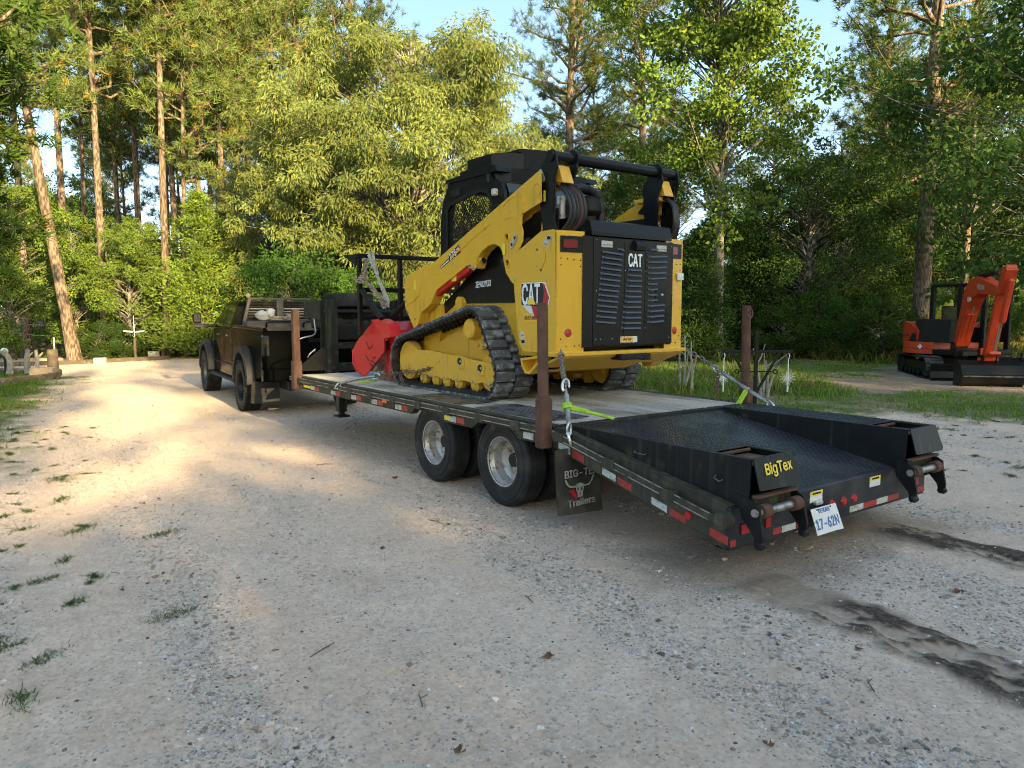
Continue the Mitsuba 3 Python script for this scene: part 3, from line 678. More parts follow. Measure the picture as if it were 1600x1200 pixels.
# ---------------------------------------------------------------- the trees where they stand
def wood():
    P = at_px
    one = [  # name, kind, pixel column, distance, turn, size, label, category
        ('pine_tree', 'leaning_pine_kind', 117, 24.3, 0, 1.0, 'pine with a stout trunk leaning left over the flower bed', 'pine tree'),
        ('pine_tree', 'pine_kind_a', 166, 29.5, 40, 1.0, 'bare trunked tall pine behind the low shrubs at the bend', 'pine tree'),
        ('pine_tree', 'pine_kind_b', 262, 27.7, 10, .98, 'tall slim pine with sunlit bare trunk where the drive ends', 'pine tree'),
        ('pine_tree', 'pine_kind_c', 292, 28.3, 200, .9, 'thin pine just right of the tall slim pine where the drive ends', 'pine tree'),
        ('pine_tree', 'pine_kind_a', 281, 35, 150, 1.02, 'pine with high crown half hidden by the light young cedar', 'pine tree'),
        ('pine_tree', 'pine_kind_b', 341, 38, 240, 1.02, 'pine left of the bright bare trunk above the truck', 'pine tree'),
        ('pine_tree', 'pine_kind_a', 355, 31.5, 300, .95, 'pine with bright trunk rising above the truck cab', 'pine tree'),
        ('pine_tree', 'pine_kind_c', 384, 33, 100, 1.15, 'darker pine between the truck cab and the big willow oak', 'pine tree'),
        ('pine_tree', 'pine_kind_d', 480, 40, 77, 1.05, 'high pine crown above the left shoulder of the big willow oak', 'pine tree'),
        ('pine_tree', 'pine_kind_a', 395, 42, 20, 1.15, 'open pine crown at the top edge right of the left sky gap', 'pine tree'),
        ('pine_tree', 'pine_kind_a', 45, 33, 77, 1.08, 'pine at the far left whose crown fills the upper left corner', 'pine tree'),
        ('pine_tree', 'pine_kind_d', 886, 36, 205, .95, 'broad open pine standing against the sky behind the loader', 'pine tree'),
        ('pine_tree', 'pine_kind_d', 1000, 42, 25, 1.0, 'darker pine behind the pale barked sweetgum', 'pine tree'),
        ('pine_tree', 'pine_kind_d', 1436, 27.0, 140, 1.02, 'thick trunked pine behind the orange excavator', 'pine tree'),
        ('pine_tree', 'pine_kind_a', 1500, 30, 320, 1.0, 'pine directly behind the cab of the excavator', 'pine tree'),
        ('pine_tree', 'pine_kind_d', 1365, 38, 260, .85, 'pine with long bare limbs left of the thick trunked pine', 'pine tree'),
        ('pine_tree', 'pine_kind_d', 560, 41, 130, .95, 'pine whose crown shows above the top of the big willow oak', 'pine tree'),
        ('pine_tree', 'pine_kind_b', 110, 31, 130, 1.08, 'pine with high crown right of the leaning pine', 'pine tree'),
        ('pine_tree', 'pine_kind_a', 225, 36, 30, 1.1, 'pine seen between the two tallest bare trunks', 'pine tree'),
        ('pine_tree', 'pine_kind_b', 140, 40, 70, 1.0, 'pine filling the gap right of the leaning pine from behind', 'pine tree'),
        ('pine_tree', 'pine_kind_a', 195, 44, 210, 1.1, 'distant pine in the gap right of the bare trunked tall pine', 'pine tree'),
        ('pine_tree', 'pine_kind_c', 318, 34, 300, 1.15, 'pine directly behind the feathery cedar', 'pine tree'),
        ('pine_tree', 'pine_kind_b', 430, 37, 30, .95, 'pine rising between the darker pine and the smaller willow oak', 'pine tree'),
        ('young_pine', 'edge_pine_kind', -150, 13.0, 0, 1.0, 'young pine with long needled boughs at the left edge', 'pine tree'),
        ('young_pine', 'edge_pine_kind', -290, 11.0, 120, 1.25, 'taller young pine reaching into the upper left corner', 'pine tree'),
        ('willow_oak', 'willow_oak_kind', 640, 27.0, 0, 1.0, 'big rounded yellow green willow oak behind the loader', 'tree'),
        ('willow_oak', 'willow_oak_kind', 440, 30.0, 130, .62, 'smaller yellow green tree left of the big willow oak', 'tree'),
        ('willow_oak', 'willow_oak_kind', 800, 33.0, 220, .72, 'low yellow green tree behind the right flank of the big willow oak', 'tree'),
        ('sweetgum_tree', 'sweetgum_kind', 1121, 26.2, 0, 1.0, 'pale barked sweetgum with sunlit upper leaves right of the loader', 'tree'),
        ('hardwood_tree', 'slim_hardwood_kind', 205, 27.5, 0, .58, 'light green young hardwood between the bare pine trunks', 'tree'),
        ('hardwood_tree', 'slim_hardwood_kind', 120, 30, 140, .68, 'light green hardwood behind the leaning pine', 'tree'),
        ('hardwood_tree', 'slim_hardwood_kind', 20, 26, 60, .75, 'yellow green hardwood at the far left behind the flower bed', 'tree'),
        ('hardwood_tree', 'slim_hardwood_kind', 245, 29, 250, .62, 'low light green hardwood under the tall slim pine', 'tree'),
        ('cedar_tree', 'cedar_kind', 318, 26.5, 0, .98, 'feathery light green cedar left of the truck', 'tree'),
        ('cedar_tree', 'cedar_kind', 360, 30, 80, .66, 'smaller light green cedar behind the truck cab', 'tree'),
        ('cedar_tree', 'cedar_kind', 236, 31, 200, .75, 'light green cedar farther back left of the feathery one', 'tree'),
        ('juniper_tree', 'juniper_kind', 1086, 25.0, 0, .86, 'dark green juniper behind the right edge of the loader', 'tree'),
        ('juniper_tree', 'juniper_kind', 1180, 28.5, 50, .92, 'dark green juniper right of the pale sweetgum trunk', 'tree'),
        ('bush', 'bush_kind', 470, 21.0, 0, 1.0, 'bright green bush behind the truck bed', 'bush'),
        ('bush', 'bush_kind', 555, 23.0, 100, .85, 'green bush behind the spare tyre', 'bush'),
        ('shrub', 'round_shrub_kind', 1372, 25.5, 0, .95, 'dark rounded shrub left of the excavator', 'shrub'),
        ('shrub', 'bush_kind', 1275, 28.0, 60, .72, 'lighter green shrub behind the black hanging stand', 'shrub'),
        ('shrub', 'round_shrub_kind', 1225, 27.0, 200, .9, 'dark shrub behind the rusty right stake', 'shrub'),
        ('hedge_plant', 'round_shrub_kind', 148, 25.8, 0, .62, 'low clipped green shrub by the concrete block', 'shrub'),
        ('hedge_plant', 'round_shrub_kind', 190, 26.4, 90, .60, 'low green shrub left of the white wind spinner', 'shrub'),
        ('hedge_plant', 'round_shrub_kind', 232, 27.2, 190, .45, 'small green shrub right of the white wind spinner', 'shrub'),
        ('oak_tree', 'oak_kind', 1735, 19.0, 0, 1.0, 'dark leaved oak overhanging the excavator from the right edge', 'tree'),
        ('oak_tree', 'oak_kind', 1310, 31.0, 120, .72, 'dark oak between the sweetgum and the thick trunked pine', 'tree'),
        ('oak_tree', 'oak_kind', 1262, 29.0, 220, .62, 'low dark oak with a crooked trunk behind the rusty right stake', 'tree'),
        ('oak_tree', 'oak_kind', 1500, 33.0, 300, .95, 'dark oak filling the gap above the excavator', 'tree'),
        ('oak_tree', 'oak_kind', 1010, 33.0, 40, .75, 'dark oak behind the rear hood of the loader', 'tree'),
        ('oak_tree', 'oak_kind', 560, 34.0, 200, .60, 'shaded oak low behind the big willow oak', 'tree'),
        ('oak_tree', 'oak_kind', -260, 22.0, 100, .7, 'shaded oak beyond the left edge behind the young pine', 'tree'),
        ('hardwood_tree', 'slim_hardwood_kind', 310, 33, 20, .72, 'light green hardwood far behind the feathery cedar', 'tree'),
        ('hardwood_tree', 'slim_hardwood_kind', 175, 36, 220, .75, 'taller light green hardwood far behind the tall pine at the bend', 'tree'),
        ('hardwood_tree', 'slim_hardwood_kind', 70, 36, 320, .85, 'light hardwood deep behind the leaning pine', 'tree'),
        ('hardwood_tree', 'slim_hardwood_kind', 385, 38, 120, .7, 'hardwood in the gap between the darker pine and the smaller willow oak', 'tree'),
        ('shrub', 'bush_kind', 620, 31, 20, .95, 'shaded bush under the big willow oak', 'shrub'),
        ('shrub', 'bush_kind', 690, 30, 200, .8, 'shaded bush behind the mulcher guard', 'shrub'),
        ('shrub', 'bush_kind', 1045, 30, 120, .8, 'shaded bush behind the rear door of the loader', 'shrub'),
        ('shrub', 'bush_kind', 1150, 31.5, 250, .8, 'lit bush just right of the pale sweetgum base', 'shrub'),
        ('shrub', 'bush_kind', 1320, 31, 250, .95, 'bush behind the dark rounded shrub', 'shrub'),
    ]
    for nm, kind, px, Y, deg, sc, lab, cat in one:
        tree(nm, kind, lab, cat, P(px, Y), Y, deg, sc)
    g = np.random.default_rng(77)
    back = []
    for Y, step in ((43, 4.2), (50, 4.6), (60, 5.5), (72, 6.5)):
        x = -.86 * Y
        while x < .86 * Y:
            back.append((x + g.normal(0, .9), Y + g.normal(0, 1.8))); x += step * g.uniform(.7, 1.4)
    for x, y in back:
        k = g.random()
        if k < .62: tree('background_pine', ('pine_kind_a', 'pine_kind_b', 'pine_kind_c')[g.integers(3)], 'slender pine in the depth of the wood beyond the clearing', 'pine tree', x, y, g.uniform(0, 360), g.uniform(.85, 1.05) if x < -9 else g.uniform(.58, .80), 'pines of the wood in the background')
        else: tree('background_hardwood', ('oak_kind', 'slim_hardwood_kind', 'willow_oak_kind')[g.integers(3)], 'leafy hardwood in the depth of the wood beyond the clearing', 'tree', x, y, g.uniform(0, 360), g.uniform(.55, .85), 'hardwoods of the wood in the background')
    for k in range(34):
        Y = g.uniform(34, 52); x = Y * g.uniform(-.8, .8)
        tree('thicket_bush', ('bush_kind', 'round_shrub_kind', 'cedar_kind')[g.integers(3)], 'low bush in the shaded thicket between the trunks', 'bush', x, Y, g.uniform(0, 360), g.uniform(.7, 1.3), 'bushes of the thicket between the trunks')
    # the wood that closes the clearing behind the camera and to its right; the low sun shines through it
    for kind, a, d, deg, sc in SHADE:
        # a: place across the sun's direction, d: distance towards the sun
        sx, sy = unit([SUN[0], SUN[1]]); x, y = -sy * a + sx * d, sx * a + sy * d
        tree('tree_beyond_frame', kind, 'tree outside the frame on the sunward side of the clearing, shading the drive', 'tree', x, y, deg, sc, 'trees outside the frame that shade the drive')
SHADE = [('slim_hardwood_kind', 2.0, 17.5, 10, .84), ('slim_hardwood_kind', .6, 17, 120, .76), ('slim_hardwood_kind', 3.4, 18, 120, .84), ('oak_kind', -9.5, 22, 0, 1.0), ('oak_kind', -5.2, 24, 80, .97), ('oak_kind', -6.5, 30, 190, .9), ('pine_kind_b', -.9, 35, 40, .92), ('pine_kind_c', -2.4, 33, 40, 1.0), ('slim_hardwood_kind', -.6, 20, 200, .95), ('slim_hardwood_kind', 1.2, 21, 30, .86), ('slim_hardwood_kind', 3.6, 22, 90, .95), ('slim_hardwood_kind', .2, 25, 250, .78),
         ('oak_kind', 6.9, 22, 140, 1.0), ('oak_kind', 7.2, 28, 30, 1.25), ('oak_kind', 9.3, 31, 300, 1.25), ('pine_kind_d', 5.6, 33, 0, .85), ('oak_kind', 10.2, 36, 200, 1.35), ('oak_kind', 11, 23, 210, 1.1), ('oak_kind', 20.4, 24, 280, 1.15), ('oak_kind', 25.5, 24, 20, 1.2), ('oak_kind', 29, 22, 20, 1.25), ('oak_kind', 12.6, 31, 30, 1.05), ('pine_kind_a', 4.0, 25, 15, .85), ('oak_kind', 8.5, 27, 60, 1.2), ('pine_kind_d', 20, 33, 60, 1.0), ('pine_kind_a', 27, 32, 60, 1.0)]
wood()
# ---------------------------------------------------------------- the flatbed trailer
WT = 2.59
trailer = thing('flatbed_trailer', 'long black gooseneck flatbed trailer with worn plank deck carrying the yellow loader', 'trailer', TM)
zd = lambda s: .80 + .1685 * min(s, 0)           # dovetail surface
zr = lambda s: .797 + .205 * min(s, 0)           # rub rail top
for side in (0, 1):
    X = (lambda w: w) if side == 0 else (lambda w: WT - w)
    web = [(5.86, .80), (5.86, .649), (2.386, .645), (2.30, .715), (1.84, .715), (1.72, .645), (1.216, .645), (1.10, .72), (.60, .72), (.476, .645), (.03, .649), (-1.64, .2535), (-1.64, .515), (0, .80)]
    m = MB()
    m.prism(web, 'x', X(.05), X(.062))
    m.box(X(.045), X(.135), .02, 5.86, .80, .811, .003)
    m.box(X(.05), X(.13), -1.64, 0, -.006, .006, .002)
    m.v[-1] = m.v[-1] + [0, 0, 0]; v = m.v[-1]; v[:, 2] += .806 + .1735 * v[:, 1]
    for a, b in (((2.386, .647), (2.30, .717)), ((2.30, .717), (1.84, .717)), ((1.84, .717), (1.72, .647)), ((1.216, .647), (1.10, .722)), ((1.10, .722), (.60, .722)), ((.60, .722), (.476, .647)), ((5.86, .655), (2.386, .65)), ((1.72, .65), (1.216, .65)), ((.476, .65), (.03, .653)), ((.03, .653), (-1.64, .2575))):
        c = np.array([X(.085), (a[0] + b[0]) / 2, (a[1] + b[1]) / 2]); d = np.array([0, b[0] - a[0], b[1] - a[1]])
        m.obox(c, d, [1, 0, 0], None, [np.linalg.norm(d) / 2, .04, .005], .002) if False else m.add((np.sign(_cb) * [np.linalg.norm(d) / 2, .04, .005]) @ np.array([unit(d), [1, 0, 0], np.cross(unit(d), [1, 0, 0])]) + c, _cf)
    part(trailer, 'side_rail', m, 'rail_mat')
    m = MB()
    m.box(X(-.014), X(-.004), .03, 5.83, .752, .806, .003)
    m.box(X(-.014), X(-.004), -1.60, -.01, -.026, .026, .003); v = m.v[-1]; v[:, 2] += .771 + .205 * v[:, 1]
    m.cyl([X(-.016), -1.64, .44], [X(.06), -1.64, .44], .055, 16)
    rr = part(trailer, 'rub_rail', m, 'rail_mat', label='scuffed rub rail with bare metal edges')
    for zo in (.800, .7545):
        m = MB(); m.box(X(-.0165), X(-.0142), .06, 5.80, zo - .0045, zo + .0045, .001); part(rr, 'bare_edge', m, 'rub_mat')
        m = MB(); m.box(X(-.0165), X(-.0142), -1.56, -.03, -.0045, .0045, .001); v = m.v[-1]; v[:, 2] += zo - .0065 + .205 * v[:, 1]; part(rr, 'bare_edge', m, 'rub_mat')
    for k in range(13):
        s = 5.45 - k * .555
        if s < -1.5 or abs(s - .09) < .18 or abs(s - 5.58) < .1: continue
        z = zr(s); m = MB()
        for q in (-.05, .05): m.box(X(-.005), X(.049), s + q - .007, s + q + .007, z - .075, z + .004, .002)
        m.box(X(-.022), X(-.0145), s - .062, s + .062, z - .068, z + .006, .002)
        part(trailer, 'stake_pocket', m, 'rail_mat')
    # reflective tape
    tape = [(5.10, 'w'), (4.97, 'r'), (4.42, 'w'), (4.28, 'r'), (3.80, 'w'), (3.66, 'r'), (3.24, 'w'), (3.10, 'r'), (2.66, 'w'), (2.52, 'r'), (1.56, 'w'), (1.41, 'r'), (.36, 'w'), (.20, 'r'), (-.10, 'w'), (-.26, 'r'), (-.60, 'w'), (-.76, 'r'), (-1.09, 'w'), (-1.25, 'r'), (-1.585, 'r')]
    for s, c in tape:
        if side == 1 and s > -.5: continue
        zc = .688 if s > 0 else .68 + (.245 if s > -1.5 else .225) * s
        m = MB(); m.box(X(.0465), X(.0495), -.07, .07, -.028, .028, .001); v = m.v[-1]; v[:, 2] += zc + (.241 * v[:, 1] if s < 0 else 0); v[:, 1] += s
        part(trailer, 'reflective_tape', m, 'white_tape_mat' if c == 'w' else 'red_tape_mat')
for a, b, c, d in ((5.12, 5.44, .672, .706), (1.60, 1.70, .665, .765)):
    m = MB(); m.box(.0455, .0495, a, b, c, d, .001); part(trailer, 'warning_sticker', m, 'yellow_sticker_mat')
m = MB(); m.box(.038, .049, 2.92, 3.03, .70, .755, .012); part(trailer, 'marker_light', m, 'amber_lens_mat', label='amber side marker light')
m = MB(); m.cyl([.035, -1.345, .40], [.05, -1.345, .40], .026, 16); part(trailer, 'marker_light', m, 'red_lens_mat')
# deck
for k in range(12):
    m = MB(); x = .140 + k * .1925; r = random.Random(k)
    m.box(x + .003, x + .1925 - .004, .04, 5.80, .772, .812 + r.uniform(-.003, .003), .006)
    part(trailer, 'deck_plank', m, 'plank_mat')
m = MB(); m.box(.142, .60, .22, 1.30, .8165, .8215, .002); m.box(.142, .60, 1.56, 2.52, .8165, .8215, .002)
wheel_plate = part(trailer, 'wheel_cover_plate', m, 'edge_mat', label='worn steel plates over the wheels')
m = MB()
for s in np.arange(.5, 5.9, .405): m.box(.07, 2.52, s - .035, s + .035, .66, .770, .004)
m.box(.85, .97, .05, 5.8, .48, .765, .01); m.box(1.62, 1.74, .05, 5.8, .48, .765, .01)
m.box(.062, 2.528, 5.80, 5.86, .64, .815, .006); m.box(.062, 2.528, -.03, .035, .63, .819, .006)
part(trailer, 'frame', m, 'trailer_mat')
# dovetail
m = MB(); m.box(.13, 2.46, -1.66, -.03, -.006, 0, .002); v = m.v[-1]; v[:, 2] += .80 + .1685 * v[:, 1]
m.box(.05, 2.54, -1.665, -1.625, .2535, .517, .008)
m.box(.05, 2.54, -1.66, -1.55, .245, .2535, .003)
for w in (.62, 1.95): m.box(w - .008, w + .008, -1.6, -.05, -.2, 0, .002); v = m.v[-1]; v[:, 2] += .79 + .1685 * v[:, 1]
dove = part(trailer, 'dovetail', m, 'tread_mat', label='sloping black tread plate tail')
def lugs(m, x0, x1, y0, y1, zf, p=.031, h=.003):
    for i, x in enumerate(np.arange(x0 + p / 2, x1, p)):
        for j, y in enumerate(np.arange(y0 + p / 2, y1, p)):
            a = 1 if (i + j) % 2 else -1
            d = np.array([1, a]) * .7071 * .0130; q = np.array([-d[1], d[0]]) * .36
            P = [(x - d[0], y - d[1], 0), (x + q[0], y + q[1], 0), (x + d[0], y + d[1], 0), (x - q[0], y - q[1], 0), (x - d[0] * .5, y - d[1] * .5, h), (x + d[0] * .5, y + d[1] * .5, h)]
            v = np.array([(a_, b_, zf(b_) + c_) for a_, b_, c_ in P])
            m.add(v, np.array([[0, 1, 4], [4, 1, 5], [1, 2, 5], [2, 3, 5], [3, 4, 5], [3, 0, 4]])[:, ::-1] if False else np.array([[0, 1, 4], [4, 1, 5], [1, 2, 5], [2, 3, 5], [3, 4, 5], [3, 0, 4]]))
m = MB(); lugs(m, .58, 2.02, -1.62, -.05, lambda s: .8002 + .1685 * s)
part(dove, 'raised_tread', m, 'tread_mat', smooth=False, kind='stuff')
m = MB(); lugs(m, .15, .60, .23, 1.29, lambda s: .8217, .031, .003)
part(wheel_plate, 'raised_tread', m, 'edge_mat', smooth=False, kind='stuff')
m = MB(); m.tube([(.66 + .10 * math.cos(a) * .35 + .1, -1.02 + .12 * math.sin(a), zd(-1.02 + .12 * math.sin(a)) + .006) for a in np.linspace(0, 2 * math.pi, 17)], .009, 6)
part(dove, 'tie_ring', m, 'galv_mat')
# rear face
for w in (1.177, 1.325, 1.465):
    m = MB(); m.lathe([(0, .014), (.026, .012), (.031, 0), (.034, -.002)], [w, -1.666, .366], [0, -1, 0], 20); part(trailer, 'tail_light', m, 'red_lens_mat')
for w, ww in ((.205, .10), (2.36, .10), (.43, .05)):
    m = MB(); m.box(w - ww / 2, w + ww / 2, -1.678, -1.6655, .335, .40, .006); part(trailer, 'brake_light', m, 'red_lens_mat')
for w0, w1, c in ((.055, .11, 'r'), (.49, .585, 'r'), (.59, .745, 'w'), (.752, .80, 'r'), (1.415, 1.60, 'w'), (1.605, 1.785, 'r'), (1.79, 1.95, 'w'), (1.955, 2.12, 'r'), (2.42, 2.53, 'r')):
    m = MB(); m.box(w0, w1, -1.6685, -1.6655, .268, .312, .001); part(trailer, 'reflective_tape', m, 'white_tape_mat' if c == 'w' else 'red_tape_mat')
for w in (.975, 1.75):
    m = MB(); m.box(w - .075, w + .075, -1.6685, -1.6655, .415, .492, .001); st = part(trailer, 'warning_label', m, 'white_mat')
    m = MB(); m.box(w - .074, w + .074, -1.6705, -1.6688, .462, .491, .001); part(st, 'yellow_band', m, 'yellow_sticker_mat')
    m = MB(); m.box(w - .05, w + .05, -1.6718, -1.6708, .470, .483, .0005); part(st, 'print_line', m, 'letter_black_mat')
# licence plate, bent outwards at its lower edge
th = np.linspace(0, 1, 7); pv = []
for x in np.linspace(0, 1, 9):
    for t in th: pv.append((.86 + .305 * x, -1.700 - .06 * t - (.03 * max(0, x - .72) * t), .385 - .165 * t))
pv = np.array(pv); back = pv + [0, .003, 0]
q = np.array([[i * 7 + j, i * 7 + j + 1, (i + 1) * 7 + j + 1, (i + 1) * 7 + j] for i in range(8) for j in range(6)])
m = MB(); m.add(pv, q); m.add(back, q[:, ::-1]); plate = part(trailer, 'licence_plate', m, 'white_mat', smooth=True, label='bent white licence plate with blue characters')
pz = unit([0, -.06, -.165])
for tx, h_, x_, t_, w_ in (('TEXAS', .028, .93, .20, .14), ('17-62N', .066, .875, .80, .27)):
    m = MB(); m.text(tx, h_, np.array([x_, -1.700 - .06 * t_ - .0025, .385 - .165 * t_]), [1, 0, 0], -pz, .002, width=w_); part(plate, 'lettering', m, 'letter_blue_mat', smooth=False)
for x_ in (.93, 1.09):
    m = MB(); m.ball([x_, -1.7035, .374], .007, 1); part(plate, 'bolt', m, 'letter_black_mat')
m = MB(); m.box(.93, 1.01, -1.705, -1.668, .40, .43, .008); part(trailer, 'plate_lamp', m, 'galv_mat')
# mud flaps behind the rear axle
for side in (0, 1):
    x0 = -.09 if side == 0 else WT - .37
    n1, n2 = 10, 12; fv = []
    for i in range(n1):
        for j in range(n2):
            u, t = i / (n1 - 1), j / (n2 - 1); fv.append((x0 + .46 * u, -.15 - .05 * t * t - .012 * math.sin(u * 6) * t - .02 * (u - .5) ** 2, .66 - .50 * t - .03 * u * t))
    fv = np.array(fv); q = np.array([[i * n2 + j, i * n2 + j + 1, (i + 1) * n2 + j + 1, (i + 1) * n2 + j] for i in range(n1 - 1) for j in range(n2 - 1)])
    m = MB(); m.add(fv, q); m.add(fv + [0, .008, 0], q[:, ::-1]); fl = part(trailer, 'mud_flap', m, 'flap_mat', smooth=True)
    if side == 0:
        labels[fl] = {'label': 'black mud flap with pale lettering and a longhorn skull'}
        up = unit([0, .09, .5]); y0 = lambda z: -.168 - .062 * ((.66 - z) / .5) ** 2
        m = MB(); m.text('BIG-TEX', .056, [-.015, y0(.46) - .004, .435], [1, -.01, .02], [0, .05, 1], .003, width=.34); part(fl, 'lettering', m, 'letter_grey_mat', smooth=False)
        m = MB(); m.text('Trailers', .050, [-.01, y0(.24) - .006, .215], [1, 0, .03], [0, .10, 1], .003, width=.28); part(fl, 'lettering', m, 'letter_grey_mat', smooth=False)
        m = MB(); o = [.125, y0(.35) - .007, .345]; e = ([1, 0, 0], [0, .09, 1])
        horn = np.array([(-.14, .075), (-.125, .045), (-.095, .022), (-.045, .018), (-.03, .03), (0, .036), (.03, .03), (.045, .018), (.095, .022), (.125, .05), (.145, .085)])
        m.flat(LineString(horn).buffer(.007), o, *e, .003)
        skull = Polygon([(-.030, .028), (.030, .028), (.036, 0), (.024, -.03), (.020, -.062), (-.020, -.062), (-.024, -.03), (-.036, 0)])
        m.flat(skull.buffer(.004).difference(Polygon([(-.028, .012), (-.010, .005), (-.014, -.02), (-.026, -.008)])).difference(Polygon([(.028, .012), (.010, .005), (.014, -.02), (.026, -.008)])).difference(Polygon([(-.006, -.03), (.006, -.03), (.004, -.055), (-.004, -.055)])), o, *e, .003)
        part(fl, 'longhorn_skull', m, 'letter_grey_mat', smooth=False)
        m = MB(); m.flat([(-.11, -.005), (-.05, .0), (-.02, -.06), (-.03, -.085)], [.115, y0(.35) - .0065, .345], *e, .002); part(fl, 'red_patch', m, 'logo_red_mat', smooth=False)
# wheels: dual tandem
def tyre_mesh(R, W, rim, n=56, tread=0):
    p = [(rim, -W * .38), (rim + .02, -W * .45), (R - .07, -W * .50), (R - .022, -W * .47), (R - .004, -W * .40), (R, -W * .34), (R, W * .34), (R - .004, W * .40), (R - .022, W * .47), (R - .07, W * .50), (rim + .02, W * .45), (rim, W * .38)]
    m = MB(); m.lathe(p, [0, 0, 0], [1, 0, 0], n)
    return m
def trailer_wheel(s, xc, outward):
    w = numbered(trailer + '__wheel')
    PLACE[w] = TM @ T().translate([xc, s, .392])
    R, W = .392, .232
    m = tyre_mesh(R, W, .213, 60)
    for g in (-.066, -.022, .022, .066): m.lathe([(R - .001, g - .019), (R + .005, g - .017), (R + .005, g + .017), (R - .001, g + .019)], [0, 0, 0], [1, 0, 0], 60)
    for g in (-1, 1):
        m.lathe([(.335, g * .114), (.338, g * .1195), (.342, g * .1195), (.345, g * .114)], [0, 0, 0], [1, 0, 0], 60); m.lathe([(.262, g * .107), (.265, g * .1135), (.270, g * .114), (.273, g * .108)], [0, 0, 0], [1, 0, 0], 60)
    part(w, 'tyre', m, 'tyre_mat')
    o = outward
    m = MB()
    m.lathe([(h[0], h[1] * o) for h in [(.213, .092), (.226, .098), (.229, .090), (.214, .082), (.205, .06), (.192, .045), (.188, .0), (.182, -.035), (.150, -.052), (.10, -.058), (.066, -.05), (.064, -.09)]], [0, 0, 0], [1, 0, 0], 40)
    for k in range(8):
        a = k * math.pi / 4; c = np.array([0, math.cos(a), math.sin(a)]) * .095; m.cyl(c + [-.06 * o, 0, 0], c + [-.035 * o, 0, 0], .011, 6)
    part(w, 'rim', m, 'rim_mat')
    m = MB(); m.cyl([-.11 * o, 0, 0], [-.02 * o, 0, 0], .060, 18); part(w, 'hub', m, 'black_satin_mat')
for s in (1.99, .80):
    for xc, o in ((.19, -1), (.49, 1), (WT - .19, 1), (WT - .49, -1)): trailer_wheel(s - .0, xc, o)
m = MB()
for s in (1.99, .80): m.cyl([.35, s, .392], [WT - .35, s, .392], .055, 14); m.box(.72, .80, s - .5, s + .5, .30, .36, .01); m.box(WT - .80, WT - .72, s - .5, s + .5, .30, .36, .01)
part(trailer, 'axle', m, 'trailer_mat')
# stowed ramps
for side in (0, 1):
    X = (lambda w: w) if side == 0 else (lambda w: WT - w)
    ramp = numbered(trailer + '__ramp'); w0, w1 = .12, .56
    tri = [(-.05, .822), (-1.754, .822), (-1.735, .500), (-1.60, .53), (-.05, .795)]
    for w in (w0, w1 - .012):
        m = MB(); m.prism(tri, 'x', X(w), X(w + .012)); part(ramp, 'side_plate', m, 'ramp_mat', smooth=False)
    m = MB(); m.box(X(w0 + .013), X(w1 - .013), -1.44, -.055, .815, .8235, .002); m.box(X(w0 + .012), X(w0 + .05), -1.75, -1.44, .81, .822, .002); m.box(X(w1 - .05), X(w1 - .012), -1.75, -1.44, .81, .822, .002); m.box(X(w0 + .05), X(w1 - .05), -1.75, -1.72, .81, .822, .002)
    top = part(ramp, 'top_plate', m, 'tread_mat')
    m = MB(); a, b = sorted((X(w0 + .02), X(w1 - .02))); lugs(m, a, b, -1.43, -.06, lambda s: .8237, .031, .003); part(top, 'raised_tread', m, 'tread_mat', smooth=False, kind='stuff')
    m = MB(); m.box(X(w0 + .05), X(w1 - .05), -1.72, -1.44, .77, .775, .002); m.cyl([X(w0 + .05), -1.455, .80], [X(w1 - .05), -1.455, .80], .012, 8); part(ramp, 'recess_bar', m, 'rust_mat')
    m = MB(); o = np.array([X(.125 if side == 0 else .545), -1.758, .826]); dn = unit([0, -.053, -.183])
    poly = [(0, 0), (.40, 0), (.415, -.10), (.435, -.18), (.41, -.205), (.01, -.195), (0, -.19)]
    m.flat(poly, o, [1, 0, 0], -dn, .008)
    pan = part(ramp, 'end_panel', m, 'ramp_mat', smooth=False)
    if side == 0:
        m = MB(); m.text('BigTex', .066, o + np.array([.085, -.009, 0]) + dn * .105 + [0, -.002, 0], [1, 0, .03], -dn, .002, width=.27); part(pan, 'lettering', m, 'letter_yellow_mat', smooth=False)
        labels[pan] = {'label': 'black ramp end panel with yellow lettering'}
    m = MB(); m.box(X(w0 + .01), X(w1 + .0), -1.80, -1.76, .585, .603, .004); part(ramp, 'hinge_bar', m, 'rust_mat')
    m = MB(); m.box(X(w0 + .03), X(w1 - .02), -1.755, -1.735, .49, .60, .004); part(ramp, 'hinge_plate', m, 'trailer_mat')
    m = MB(); m.cyl([X(w0 - .02), -1.80, .505], [X(w1 + .03), -1.80, .505], .026, 16); part(ramp, 'hinge_pin', m, 'steel_mat')
    for w in (w0 + .075, w1 - .045): m = MB(); m.cyl([X(w - .038), -1.80, .505], [X(w + .038), -1.80, .505], .045, 20); part(ramp, 'roller', m, 'rust_mat')
    for w in (w0 + .0, w1 + .02):
        m = MB(); m.prism([(-1.66, .60), (-1.77, .575), (-1.825, .545), (-1.83, .49), (-1.855, .37), (-1.85, .305), (-1.81, .295), (-1.79, .36), (-1.70, .46)], 'x', X(w - .009), X(w + .009))
        m.box(X(w - .030), X(w + .030), -1.862, -1.80, .288, .335, .014)
        part(ramp, 'leg', m, 'ramp_mat', smooth=False)
for pts in ([(.115, -1.50, .685), (.095, -1.50, .67), (.095, -1.54, .655), (.115, -1.55, .665)], [(.115, -.80, .735), (.095, -.80, .725), (.095, -.90, .722), (.115, -.90, .73)]):
    m = MB(); m.tube(pts, .0045, 6); part(trailer, 'ramp_handle', m, 'edge_mat')
